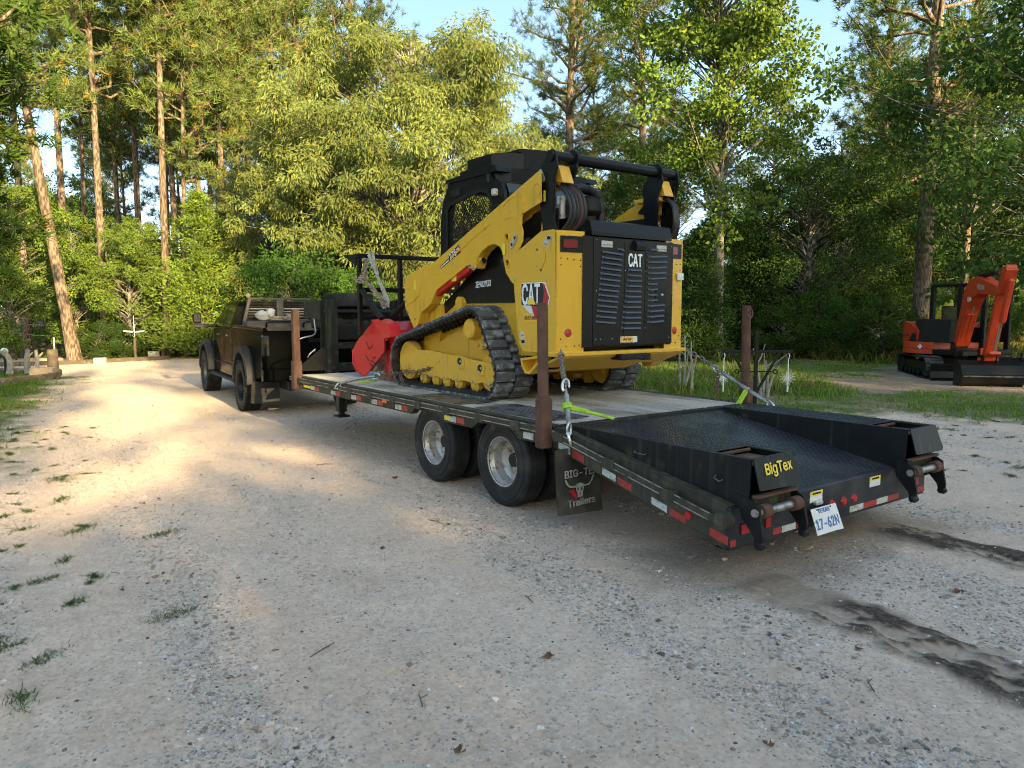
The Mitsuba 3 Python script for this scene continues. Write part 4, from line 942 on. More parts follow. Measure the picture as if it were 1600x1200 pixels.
# gooseneck at the front
m = MB()
for w in (.63, 1.83):
    m.box(w, w + .012, 5.87, 6.12, .50, 1.885, .003); m.box(w - .05, w + .115, 5.862, 5.876, .82, 1.885, .004); m.box(w - .05, w + .115, 6.12, 6.134, .62, 1.885, .004)
    m.prism([(6.135, 1.88), (6.88, 1.87), (6.90, 1.62), (6.135, 1.60)], 'x', w - .004, w + .07)
m.box(.57, 1.96, 5.88, 5.96, 1.69, 1.735, .006); m.box(.57, 1.96, 5.86, 5.98, .83, .95, .006); m.box(.63, 1.9, 6.0, 6.06, 1.15, 1.25, .01)
m.box(1.16, 1.40, 6.0, 8.0, 1.42, 1.60, .02); m.box(1.20, 1.36, 7.8, 7.96, .9, 1.43, .02); m.box(.70, 1.83, 6.6, 6.7, 1.60, 1.84, .01)
part(trailer, 'gooseneck', m, 'trailer_mat', label='black gooseneck frame with worn paint')
m = MB(); m.box(.76, 1.81, 6.0, 6.5, 1.28, 1.52, .02); part(trailer, 'tool_box', m, 'black_plastic_mat')
m = MB(); m.prism([(5.93, .815), (6.27, .815), (6.02, 1.14), (5.95, 1.16)], 'x', .0, 1)
m = MB(); m.prism([(.13, .86), (.57, .86), (.565, 1.165), (.53, 1.19), (.46, 1.165), (.16, .935)], 'y', 5.84, 5.852); part(trailer, 'gusset_plate', m, 'ramp_mat', smooth=False)
m = MB(); m.tube([(.27, 5.845, 1.05), (.285, 5.81, 1.10), (.37, 5.81, 1.17), (.375, 5.845, 1.13)], .008, 6); part(trailer, 'grab_handle', m, 'steel_mat')
m = MB(); m.tube(spline([(.15, 5.9, .94), (.14, 6.0, 1.25), (.27, 6.0, 1.33), (.44, 6.05, 1.36), (.50, 6.1, 1.42), (.50, 6.15, 1.60)], 22), .012, 8); part(trailer, 'air_hose', m, 'steel_mat', label='grey hose looping beside the gooseneck')
m = MB(); m.box(.52, .64, 5.35, 5.47, .30, .66, .006); m.box(.49, .67, 5.32, 5.50, .22, .245, .004); m.box(.545, .615, 5.375, 5.445, .245, .4, .004); part(trailer, 'landing_jack', m, 'trailer_mat')
spare_m = tyre_mesh(.385, .22, .21, 48).move(R=rot([0, 1, 0], 90), t=(1.22, 6.55, 1.88))
k = thing('spare_tyre', 'black spare tyre lying on the gooseneck behind the truck', 'tyre', TM)
scene.pop(k, None)
part(k, 'tyre', spare_m, 'tyre_mat')
m = MB(); m.lathe([(.21, -.07), (.20, 0), (.15, .03), (.05, .03)], [1.22, 6.55, 1.88], [0, 0, 1], 30); part(k, 'rim', m, 'rim_mat')
# stakes
def stake(x, y, top, label, bracket=True):
    k = thing('steel_stake', label, 'stake', TM, 'rusty pipe stakes along the trailer')
    m = MB(); m.cyl([x, y + .03 * 0, .66], [x + .004, y + .028, top], .043, 20); m.lathe([(.043, 0), (.036, .004), (.036, -.03)], [x + .004, y + .028, top], [0, 0, 1], 20)
    part(k, 'pipe', m, 'rust_mat')
    m = MB(); m.box(x - .054, x + .054, y - .05, y + .05, .634, 1.03, .010); part(k, 'sleeve', m, 'rust_mat')
    return k
stake(-.01, .085, 1.775, 'rusty brown pipe stake at the near rear corner of the flat deck')
k = stake(2.60, .115, 1.765, 'rusty brown pipe stake standing on the far rear side of the deck')
m = MB(); m.tube([(2.56 + .045 * math.cos(a), .07, 1.69 + .045 * math.sin(a)) for a in np.linspace(0, 2 * math.pi, 13)], .009, 6); part(k, 'ring', m, 'rust_mat')
k = thing('square_stake', 'rusty square tube stake at the front left corner of the trailer', 'stake', TM)
m = MB(); m.box(-.045, .045, 5.515, 5.605, .65, 1.735, .008); part(k, 'tube', m, 'rust_mat')
m = MB(); m.box(-.06, .06, 5.50, 5.62, .635, 1.03, .01); part(k, 'sleeve', m, 'rust_mat')
# chains and binders
def chain(m, pts, r=.0055, link=.052, turn=0.0):
    p = np.asarray(pts, float); L = np.r_[0, np.cumsum(np.linalg.norm(np.diff(p, axis=0), axis=1))]; n = max(2, int(L[-1] / (link * .78)))
    at = lambda s: np.array([np.interp(s, L, p[:, k]) for k in range(3)])
    for k in range(n):
        s = (k + .5) * L[-1] / n; c = at(s); d = unit(at(min(s + .02, L[-1])) - at(max(s - .02, 0))); a, b, _ = frame(d)
        q = a if k % 2 else b; h = link / 2; wv = link * .30
        loop = [c + d * (h - wv) * sx + q * wv * math.cos(t) + d * wv * math.sin(t) for sx, t in [(1, t) for t in np.linspace(0, math.pi, 5)] + [(-1, t) for t in np.linspace(math.pi, 2 * math.pi, 5)]]
        m.tube(loop + [loop[0]], r, 5, cap=False)
def hook(m, c, d, q, sz=.07):
    d, q = unit(d), unit(q)
    pts = [c + d * sz * math.cos(t) * .9 + q * sz * .55 * math.sin(t) for t in np.linspace(-2.6, 1.9, 12)]
    m.tube(pts, np.linspace(.013, .008, 12), 7)
V = lambda *a: np.array(a, float)
b = thing('load_binder', 'grey ratchet load binder with lime handle at the near rear corner', 'load binder', TM)
e0, e1 = V(.03, -.18, .82), V(.135, -.01, 1.10)
m = MB(); m.cyl(e0 + (e1 - e0) * .12, e0 + (e1 - e0) * .86, .021, 14); m.cyl(e0 + (e1 - e0) * .04, e1, .011, 10); part(b, 'barrel', m, 'steel_mat')
m = MB(); c = e0 + (e1 - e0) * .55; m.cyl(c - unit(e1 - e0) * .024, c + unit(e1 - e0) * .024, .040, 16); hd = unit(V(.24, -.16, -.075)); m.obox(c + hd * .19, hd, np.cross(hd, [0, 0, 1]), None, [.19, .022, .012], .006); m.obox(c + hd * .09 + V(0, 0, .0), hd, np.cross(hd, [0, 0, 1]), None, [.08, .026, .019], .006); part(b, 'handle', m, 'lime_mat')
m = MB(); hook(m, e0 + V(-.045, -.05, -.065), V(.1, -.3, -1), V(.5, .7, 0), .06); m.tube([e0 + V(-.02, -.02, .0) + V(.030 * math.cos(t), .012 * math.cos(t), .05 * math.sin(t)) for t in np.linspace(0, 2 * math.pi, 13)], .009, 6); part(b, 'hook', m, 'galv_mat')
m = MB(); hook(m, e1 + V(0, 0, .03), V(.2, .2, 1), V(1, -.3, 0), .055); part(b, 'hook', m, 'galv_mat')
m = MB(); chain(m, [e1 + V(0, 0, .02), V(.44, .39, 1.215), V(.663, .685, 1.358)], .0070, .060); m.tube([V(.60, .60, 1.31) + V(.03 * math.cos(t), 0, .03 * math.sin(t)) for t in np.linspace(0, 5, 10)], .008, 6)
lone('tie_down_chain', 'grey chain running from the near binder up to the loader rear', 'chain', m, 'chain_mat', TM)
b = thing('load_binder', 'ratchet load binder with pale green handle at the far rear corner', 'load binder', TM)
e0, e1 = V(2.48, -.25, .83), V(2.43, .345, 1.13)
m = MB(); m.cyl(e0 + (e1 - e0) * .1, e0 + (e1 - e0) * .9, .020, 14); m.cyl(e0, e1, .011, 8); part(b, 'barrel', m, 'steel_mat')
m = MB(); c = e0 + (e1 - e0) * .42; hd = unit(V(-.10, .03, -.15)); m.obox(c + hd * .12, hd, [0, 1, .3], None, [.14, .025, .014], .006); part(b, 'handle', m, 'lime_mat')
m = MB(); hook(m, e1, e1 - e0, V(0, 0, 1), .055); part(b, 'hook', m, 'galv_mat'); m = MB(); hook(m, e0, e0 - e1, V(0, 0, 1), .05); part(b, 'hook', m, 'galv_mat')
m = MB(); chain(m, [e1, V(2.41, .53, 1.235), V(2.35, .70, 1.325)], .0065, .056); lone('tie_down_chain', 'taut grey chain at the far rear corner of the loader', 'chain', m, 'chain_mat', TM)
m = MB(); chain(m, [e1 + V(0, -.02, -.01), e1 + V(.0, -.01, -.16), V(2.42, .33, .83)], .006, .052); m2 = m; lone('chain_end', 'rusty loose chain end hanging beside the far binder', 'chain', m, 'rust_chain_mat', TM)
b = thing('load_binder', 'load binder lying low before the left track with a lime handle', 'load binder', TM)
e0, e1 = V(.02, 4.12, .83), V(.30, 3.72, .93)
m = MB(); m.tube([e0, (e0 + e1) / 2 + V(0, 0, .012), e1], .019, 10); part(b, 'barrel', m, 'steel_mat')
m = MB(); m.obox(V(.26, 3.86, .865), V(.9, -.75, .12), [.5, .6, 0], None, [.11, .02, .014], .006); part(b, 'handle', m, 'lime_mat')
m = MB(); hook(m, e1, e1 - e0, V(0, 0, 1), .06); part(b, 'hook', m, 'galv_mat'); m = MB(); hook(m, e0 - V(.03, 0, .03), V(-.5, .3, -1), V(1, 0, 0), .05); part(b, 'hook', m, 'galv_mat')
m = MB(); chain(m, [e1, V(.45, 3.42, .98), V(.56, 3.1, 1.02), V(.585, 2.86, 1.075)], .0065, .058); chain(m, [V(.46, 3.40, .97), V(.47, 3.36, .90), V(.48, 3.33, .83)], .0065, .054); lone('tie_down_chain', 'rusty chain hooked to the left track frame of the loader', 'chain', m, 'rust_chain_mat', TM)
# ---------------------------------------------------------------- the compact track loader
loader = thing('track_loader', 'yellow and black compact track loader chained down on the flatbed trailer', 'track loader', TM)
WC = 1.54
Mx = lambda side: (lambda w: w) if side == 0 else (lambda w: 2 * WC - w)
def rounded(poly, r): return Polygon(poly).buffer(-r).buffer(2 * r).buffer(-r)
# rubber tracks
def track(side):
    X = Mx(side); tr = numbered(loader + '__track')
    def loop(off):
        circ = [((3.50, 1.125), .31), ((1.765, 1.085), .268), ((2.02, 1.515), .255)]
        pts = [(c[0] + (r + off) * math.cos(a), c[1] + (r + off) * math.sin(a)) for c, r in circ for a in np.linspace(0, 2 * math.pi, 72, endpoint=False)]
        h = ConvexHull(pts); p = np.array(pts)[h.vertices]
        L = LineString(np.vstack([p, p[:1]])); n = 150
        return np.array([L.interpolate(k / n, normalized=True).coords[0] for k in range(n)])
    lo, li = loop(-.03), loop(-.058)
    wa, wb = .545, .985
    n = len(lo); m = MB()
    ring = []
    for w, p in ((wa, li), (wa + .0, lo), (wb, lo), (wb, li)): ring.append(np.stack([np.full(n, X(w)), p[:, 0], p[:, 1]], 1))
    v = np.concatenate(ring); i = np.arange(n); j = (i + 1) % n
    m.add(v, np.vstack([np.stack([a * n + i, a * n + j, b * n + j, b * n + i], 1) for a, b in ((0, 1), (1, 2), (2, 3), (3, 0))]))
    part(tr, 'belt', m, 'rubber_mat')
    # guide lugs inside, tread blocks outside
    L = LineString(np.vstack([lo, lo[:1]])); per = L.length
    m = MB(); N = 62
    for k in range(N):
        a, b = np.array(L.interpolate(k * per / N).coords[0]), np.array(L.interpolate((k * per / N + .02) % per).coords[0]); t = unit(np.array([b[0] - a[0], b[1] - a[1], 0]))[:2]; q = np.array([-t[1], t[0]])
        q = q if np.dot(q, np.array([2.5, 1.2]) - a) > 0 else -q
        for w in (.555, .70, .83): m.obox(np.array([X(w), *(a + q * .043)]), [0, *t], [1, 0, 0], None, [.016, .008 if w < .6 else .02, .016 if w > .6 else .010], .003)
    part(tr, 'guide_lugs', m, 'rubber_mat', kind='stuff')
    NT = 46
    for k in range(NT):
        for half in (0, 1):
            d = (k + .5 * half) * per / NT; a, b = np.array(L.interpolate(d % per).coords[0]), np.array(L.interpolate((d + .02) % per).coords[0]); t = unit(np.array([b[0] - a[0], b[1] - a[1], 0]))[:2]; q = np.array([-t[1], t[0]]); q = -q if np.dot(q, np.array([2.5, 1.2]) - a) > 0 else q
            c = (wa + .002, wa + .205) if half == 0 else (wb - .205, wb - .002)
            m = MB(); hh = .0165
            v = np.array([[X(w), *(a + t * (sg * g) + q * h)] for h, g in ((-.004, .053), (.034, .040)) for w, e in ((c[0], 0), (c[1], 1)) for sg in (-1, 1)])
            f = np.array([[0, 1, 3, 2], [4, 6, 7, 5], [0, 4, 5, 1], [2, 3, 7, 6], [0, 2, 6, 4], [1, 5, 7, 3]])
            m.add(v, f); part(tr, 'tread_block', m, 'lug_mat', smooth=False)
    # undercarriage
    uc = numbered(loader + '__track_frame')
    outl = [(3.65, 1.13), (3.56, 1.18), (3.24, 1.26), (2.94, 1.27), (2.42, 1.235), (2.33, 1.24), (2.08, 1.21), (1.69, 1.19), (1.625, 1.07), (1.66, .985), (1.76, .965), (1.85, .985), (1.9, .975), (2.03, .955), (2.14, .975), (2.26, .975), (2.36, .955), (2.47, .975), (2.54, .975), (2.63, .955), (2.72, .975), (2.80, .98), (2.88, .962), (2.97, .985), (3.10, .99), (3.34, 1.0), (3.42, 1.02), (3.65, 1.0)]
    m = MB(); m.prism(rounded(outl, .008), 'x', X(.595), X(.615)); m.box(X(.60), X(.93), 1.75, 3.58, 1.165, 1.185, .004); m.box(X(.62), X(.92), 1.72, 3.5, 1.0, 1.17, .01)
    part(uc, 'side_plate', m, 'yellow_dusty_mat')
    m = MB(); m.prism([(1.70, 1.19), (3.25, 1.19), (3.22, 1.29), (2.50, 1.545), (2.0, 1.56), (1.85, 1.5)], 'x', X(.80), X(.93)); part(uc, 'sloping_plate', m, 'yellow_dusty_mat', smooth=False)
    for s_, z_, a in ((2.25, 1.16, 70), (1.86, 1.11, 62)):
        m = MB(); m.box(X(.580), X(.5945), s_ - .06, s_ + .05, z_ - .055, z_ + .05, .004); part(uc, 'cover', m, 'yellow_dusty_mat')
        m = MB(); m.cyl([X(.574), s_ + .012, z_ + .02], [X(.579), s_ + .012, z_ + .02], .038, 16); part(uc, 'bolt', m, 'black_satin_mat')
        for dz in (-.02, .02): m = MB(); m.cyl([X(.568), s_ + .0 - dz * .8, z_ + dz], [X(.5735), s_ - dz * .8, z_ + dz], .013, 8); part(uc, 'bolt', m, 'galv_mat')
    for s_, z_ in ((2.97, 1.10), (2.72, 1.165)):
        m = MB(); m.cyl([X(.585), s_, z_], [X(.5945), s_, z_], .020, 12); part(uc, 'bolt', m, 'yellow_dusty_mat')
    for s_ in (1.70, 2.03, 2.36, 2.63, 2.88, 3.16):
        m = MB(); m.cyl([X(.578), s_, .985], [X(.5945), s_, .985], .018, 6); part(uc, 'bolt', m, 'galv_mat')
    for s_, r in ((3.14, .075), (2.86, .075), (2.62, .075), (2.37, .075), (2.05, .075)):
        m = MB(); m.lathe([(.0, -.03), (.028, -.03), (.035, -.02), (r - .015, -.012), (r, .0), (r, .05), (r - .03, .07), (r - .03, .16), (r, .18), (r, .23), (.0, .24)], [X(.635), s_, .937], [1 if side == 0 else -1, 0, 0], 24); part(uc, 'roller', m, 'yellow_dusty_mat')
    for s_, z_, r in ((3.50, 1.125, .235), (1.765, 1.085, .195)):
        m = MB(); m.lathe([(.0, -.02), (.04, -.02), (.05, .0), (r - .05, .01), (r - .01, -.005), (r, .02), (r, .07), (.1, .09), (.1, .18), (r, .20), (r, .25), (0, .26)], [X(.64), s_, z_], [1 if side == 0 else -1, 0, 0], 32); part(uc, 'idler', m, 'yellow_dusty_mat')
    m = MB(); o = 1 if side == 0 else -1
    m.lathe([(0, -.010), (.078, -.010), (.086, -.002), (.090, -.006), (.096, -.006), (.106, .004), (.110, .03), (.11, .20)], [X(.60), 2.11, 1.527], [o, 0, 0], 32); part(uc, 'final_drive', m, 'yellow_mat')
    m = MB()
    for k in range(12):
        a = k * math.pi / 6; m.cyl([X(.70), 2.02 + .18 * math.cos(a), 1.51 + .18 * math.sin(a)], [X(.82), 2.02 + .18 * math.cos(a), 1.51 + .18 * math.sin(a)], .02, 8)
    m.cyl([X(.72), 2.02, 1.51], [X(.74), 2.02, 1.51], .20, 24); part(uc, 'sprocket', m, 'yellow_dusty_mat')
    for z_ in (1.33, 1.40):
        m = MB(); m.box(X(.70), X(.80), 1.88, 2.02, z_ - .02, z_ + .02, .01); part(uc, 'adjuster_bolt', m, 'steel_mat')
    m = MB(); m.cyl([X(.80), 2.62, 1.80], [X(.90), 2.62, 1.80], .075, 24); m.box(X(.80), X(.90), 2.56, 2.68, 1.62, 1.80, .01); part(uc, 'carrier_bracket', m, 'yellow_mat')
for sd in (0, 1): track(sd)
# chassis
m = MB(); m.prism([(.95, 1.25), (3.0, 1.18), (3.35, 1.45), (3.30, 1.72), (2.78, 1.93), (2.33, 2.20), (1.1, 2.22), (.95, 1.9)], 'x', .93, 2 * WC - .93); part(loader, 'chassis', m, 'black_paint_mat', smooth=False)
for sd in (0, 1):
    X = Mx(sd)
    m = MB(); m.prism([(1.15, 1.28), (3.0, 1.22), (3.34, 1.45), (3.30, 1.66), (2.6, 1.90), (1.15, 1.86)], 'x', X(.87), X(.93)); part(loader, 'lower_side', m, 'yellow_mat', smooth=False, label='yellow lower chassis side')
    m = MB(); m.prism([(1.30, 1.82), (1.62, 1.80), (2.78, 1.80), (3.28, 1.55), (3.34, 1.63), (2.78, 1.93), (2.33, 2.19), (1.74, 2.18), (1.3, 2.1)], 'x', X(.85), X(.868)); cv = part(loader, 'side_cover', m, 'black_paint_mat', smooth=False)
    if sd == 0:
        m = MB(); m.text('ZE902933', .062, [.8495, 2.35, 1.965], [0, -1, .05], [0, 0, 1], .003, width=.29); part(cv, 'lettering', m, 'letter_white_mat', smooth=False)
# rear towers
def tower(sd):
    X = Mx(0) if sd == 0 else (lambda w: 3.0 - w); tw = numbered(loader + '__rear_tower')
    out = [(.775, 2.435), (.80, 2.446), (.977, 2.442), (1.32, 2.291), (1.345, 2.24), (1.375, 2.188), (1.393, 1.953), (1.31, 1.40), (1.24, 1.327), (.745, 1.335)]
    m = MB(); m.prism(out, 'x', X(.66), X(.672))
    m.prism([(X(.664), .745), (X(.664), .757), (X(.955), .717), (X(.955), .705)], 'z', 1.335, 2.40)
    m.prism([(X(.66), .76), (X(.66), 1.0), (X(.93), 1.0), (X(.955), .71)], 'z', 2.425, 2.437)
    m.prism([(X(.664), .746), (X(.664), .76), (X(.955), .719), (X(.955), .706)], 'z', 2.40, 2.437)
    m.box(X(.80), X(.812), .76, 1.3, 1.4, 2.36, .003)
    part(tw, 'panel', m, 'yellow_mat', smooth=False)
    for s_, z_, a in ((.878, 2.353, 35), (1.247, 1.458, -70)):
        m = MB(); c = np.array([X(.652), s_, z_]); d = np.array([0, math.cos(math.radians(180 - a)), math.sin(math.radians(a))])
        m.flat(LineString([(-.045, 0), (.045, 0)]).buffer(.028), c + [.004 if sd == 0 else -.004, 0, 0], d, np.cross([1, 0, 0], d), .006); k = part(tw, 'pin_plate', m, 'galv_mat', smooth=30)
        for q in (-1, 1): m = MB(); b = c + d * .036 * q; m.cyl(b + [-.010, 0, 0], b + [.012, 0, 0], .016, 10); part(tw, 'bolt', m, 'black_satin_mat' if q == 1 else 'galv_mat')
    for s_, z_ in ((1.03, 2.28), (1.03, 2.22), (.74, 0), (.97, 2.09), (1.33, 1.9), (1.30, 1.72)):
        if z_: m = MB(); m.cyl([X(.655), s_, z_], [X(.6605), s_, z_], .009, 8); part(tw, 'bolt', m, 'yellow_dusty_mat' if z_ in (1.9, 1.72) else 'black_satin_mat')
    m = MB(); o = -1 if sd == 0 else 1; m.flat(Polygon([(-.06, .05), (.06, .05), (.06, 0), (.02, -.075), (-.02, -.075), (-.06, 0)]).buffer(.01), [X(.660) - (0.005 if sd == 0 else -.005), .975, 2.19], [0, -1, 0], [0, 0, 1], .005 * o if o > 0 else .004); part(tw, 'knock_out_cover', m, 'yellow_mat', smooth=False)
    rv = lambda u, z, off=.004: np.array([X(.664 + u), .746 - .14 * u - off, z])
    xd = np.array([1, -.14, 0]) if sd == 0 else np.array([1, .14, 0])
    for u, zz in ((.04, 2.19), (.11, 2.185), (.18, 2.18), (.25, 2.175), (.04, 2.13), (.25, 2.12), (.04, 1.46), (.10, 1.39), (.19, 1.395), (.24, 1.40), (.27, 1.38)):
        m = MB(); c = rv(u, zz, 0); m.cyl(c + [0, -.0035, 0], c + [0, .004, 0], .007, 8); part(tw, 'hole', m, 'black_satin_mat')
    a, b = (rv(.03, 2.245), rv(.285, 2.245)) if sd == 0 else (rv(.285, 2.245), rv(.03, 2.245))
    m = MB(); m.flat([(0, 0), (.258, 0), (.258, .145), (0, .145)], a, xd, [0, 0, 1], .006); lp = part(tw, 'lamp_panel', m, 'black_satin_mat', smooth=False)
    m = MB()
    m.flat(Polygon([(.035, .045), (.17, .045), (.17, .105), (.035, .105)]).buffer(.008), a + [0, -.0065, 0], xd, [0, 0, 1], .006); part(lp, 'red_lamp', m, 'dark_lamp_mat', smooth=False)
    m = MB(); c = rv(.12, 1.515, .004); m.lathe([(0, .006), (.034, .005), (.038, 0)], c, [-.14 if sd == 0 else .14, -1, 0], 24); part(tw, 'reflector', m, 'red_lens_mat')
    if sd == 0:
        # side badge with the maker's letters and the red hexagon behind
        ox = .6598; e = ([0, -1, 0], [0, 0, 1])
        m = MB(); m.flat(Polygon([(.0, .0), (.0, .20), (.345, .20), (.42, .06), (.345, -.14), (.20, -.14), (.10, -.06)]).buffer(.006), [ox, 1.26, 1.775], *e, .0018); bd = part(tw, 'side_badge', m, 'white_mat', smooth=False)
        m = MB(); m.flat(Polygon([(.22, .19), (.34, .19), (.412, .06), (.34, -.132), (.205, -.132), (.15, -.02)]), [ox - .002, 1.26, 1.775], *e, .0012); part(bd, 'red_hexagon', m, 'logo_red_mat', smooth=False)
        m = MB(); m.flat(Polygon([(.0, .0), (.0, .195), (.315, .195), (.335, .1), (.31, .0), (.255, -.015)]).buffer(.002), [ox - .0034, 1.26, 1.775], *e, .0012); part(bd, 'black_ground', m, 'letter_black_mat', smooth=False)
        m = MB(); m.text('CAT', .185, [ox - .0048, 1.254, 1.780], *e, .0012, width=.275); part(bd, 'lettering', m, 'letter_white_mat', smooth=False)
        m = MB(); m.flat([(.075, -.008), (.225, -.008), (.15, .075)], [ox - .0062, 1.26, 1.785], *e, .0012); part(bd, 'yellow_triangle', m, 'logo_yellow_mat', smooth=False)
        m = MB(); m.flat([(0, 0), (.245, 0), (.245, .085), (0, .085)], [ox, 1.245, 1.608], *e, .0018); st = part(tw, 'dealer_sticker', m, 'amber_sticker_mat', smooth=False)
        m = MB(); m.text('MUSTANG', .036, [ox - .002, 1.215, 1.632], *e, .0012, width=.185); part(st, 'lettering', m, 'letter_black_mat', smooth=False)
    else:
        m = MB(); m.box(X(.69), X(.78), .70, .714, 2.03, 2.10, .002); part(tw, 'white_label', m, 'white_mat')
for sd in (0, 1): tower(sd)
# rear door with louvres
m = MB(); m.box(.925, 2.145, .705, .78, 1.372, 2.405, .012); m.box(.93, 1.055, .693, .704, 1.38, 2.40, .004)
m.box(1.06, 2.135, .688, .704, 1.39, 2.395, .006)
door = part(loader, 'rear_door', m, 'black_paint_mat')
m = MB(); m.prism([(.70, 2.412), (.70, 2.445), (.73, 2.545), (1.02, 2.60), (1.25, 2.60), (1.25, 2.412)], 'x', 1.04, 2.12); part(loader, 'rear_hood', m, 'black_paint_mat', smooth=False)
m = MB(); m.box(.96, 2.12, .80, 1.85, 2.36, 2.41, .01); part(loader, 'hood_deck', m, 'black_paint_mat')
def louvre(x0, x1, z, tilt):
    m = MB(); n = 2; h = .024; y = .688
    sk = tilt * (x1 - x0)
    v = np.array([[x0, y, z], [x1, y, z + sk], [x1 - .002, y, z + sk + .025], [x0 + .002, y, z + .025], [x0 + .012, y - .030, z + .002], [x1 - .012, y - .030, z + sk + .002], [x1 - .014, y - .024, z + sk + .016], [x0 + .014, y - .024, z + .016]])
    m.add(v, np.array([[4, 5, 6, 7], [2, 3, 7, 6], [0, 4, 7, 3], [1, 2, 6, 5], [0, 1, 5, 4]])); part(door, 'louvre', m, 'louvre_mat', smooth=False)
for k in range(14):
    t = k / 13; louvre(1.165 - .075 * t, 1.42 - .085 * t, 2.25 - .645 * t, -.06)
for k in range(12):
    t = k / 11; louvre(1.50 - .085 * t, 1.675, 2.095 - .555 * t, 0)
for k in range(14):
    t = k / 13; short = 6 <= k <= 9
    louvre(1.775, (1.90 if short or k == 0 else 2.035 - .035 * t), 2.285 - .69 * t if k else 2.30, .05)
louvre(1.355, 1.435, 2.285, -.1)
for x0, x1, z in ((1.145, 1.285, 2.335), (1.885, 2.025, 2.33)):
    m = MB(); m.box(x0, x1, .678, .688, z - .030, z + .030, .012); lt = part(door, 'work_light', m, 'white_plastic_mat')
    for k in range(4): m = MB(); m.ball([x0 + .022 + k * .032, .677, z], .011, 1); part(lt, 'bulb', m, 'chrome_mat')
for x in (1.46, 1.74):
    m = MB(); m.prism([(x - .006, .684), (x + .006, .684), (x + .006, .688), (x - .006, .688)], 'z', 1.46, 2.36); part(door, 'seam', m, 'black_satin_mat', smooth=False)
m = MB(); m.text('CAT', .118, [1.50, .6875, 2.142], [1, 0, 0], [0, 0, 1], .005, width=.185); part(door, 'lettering', m, 'letter_white_mat', smooth=False)
m = MB(); m.prism([(.64, 2.30), (.70, 2.29), (.70, 2.40), (.655, 2.375), (.635, 2.34)], 'x', 1.57, 1.69); part(door, 'camera_housing', m, 'black_satin_mat', smooth=False)
m = MB(); m.box(1.885, 2.03, .680, .688, 1.80, 1.94, .006); lk = part(door, 'latch', m, 'black_plastic_mat')
m = MB(); m.lathe([(0, .014), (.012, .012), (.016, 0)], [1.965, .680, 1.875], [0, -1, 0], 14); part(lk, 'lock', m, 'galv_mat')
m = MB(); m.box(1.41, 1.635, .684, .6875, 1.412, 1.472, .001); st = part(door, 'dealer_sticker', m, 'white_mat')
m = MB(); m.box(1.415, 1.58, .6825, .6838, 1.416, 1.468, .0005); part(st, 'amber_field', m, 'amber_sticker_mat')
m = MB(); m.text('MUSTANG', .022, [1.445, .6822, 1.432], [1, 0, 0], [0, 0, 1], .0012, width=.11); part(st, 'lettering', m, 'letter_black_mat', smooth=False)
for x, z in ((1.09, 2.37), (2.10, 2.36), (1.09, 1.45), (2.09, 1.45), (1.09, 1.9), (2.11, 1.9), (1.15, 1.45), (1.30, 1.45), (1.46, 2.1), (1.74, 2.1), (1.46, 1.55), (1.74, 1.55)):
    m = MB(); m.ball([x, .687, z], .007, 1); part(door, 'screw', m, 'steel_mat')
# bumper shelf and belly guard
m = MB(); m.box(.60, 2.36, .685, .90, 1.302, 1.338, .004); part(loader, 'rear_bumper', m, 'yellow_mat')
m = MB(); m.prism([(.72, 1.30), (.74, 1.30), (1.02, 1.195), (1.0, 1.18), (.72, 1.285)], 'x', .67, 2.33); m.prism([(1.0, 1.18), (1.02, 1.195), (1.18, 1.14), (2.2, 1.06), (2.2, 1.04), (1.17, 1.12)], 'x', 1.02, 1.98); part(loader, 'belly_guard', m, 'yellow_dusty_mat', smooth=False)
for sd in (0, 1):
    X = Mx(sd); hexo = Polygon([(1.28, 1.26), (.985, 1.30), (.985, 1.235), (1.14, 1.115), (1.21, 1.12), (1.265, 1.19)]); m = MB(); m.prism(hexo.difference(hexo.buffer(-.022)), 'x', X(.655), X(.80)); m.prism(hexo, 'x', X(.795), X(.80)); part(loader, 'tie_down_loop', m, 'yellow_mat', smooth=False)
m = MB(); m.box(1.385, 1.70, .64, .80, 1.245, 1.30, .01); m.box(1.70, 1.80, .65, .80, 1.235, 1.30, .006); part(loader, 'tow_hitch', m, 'black_satin_mat')
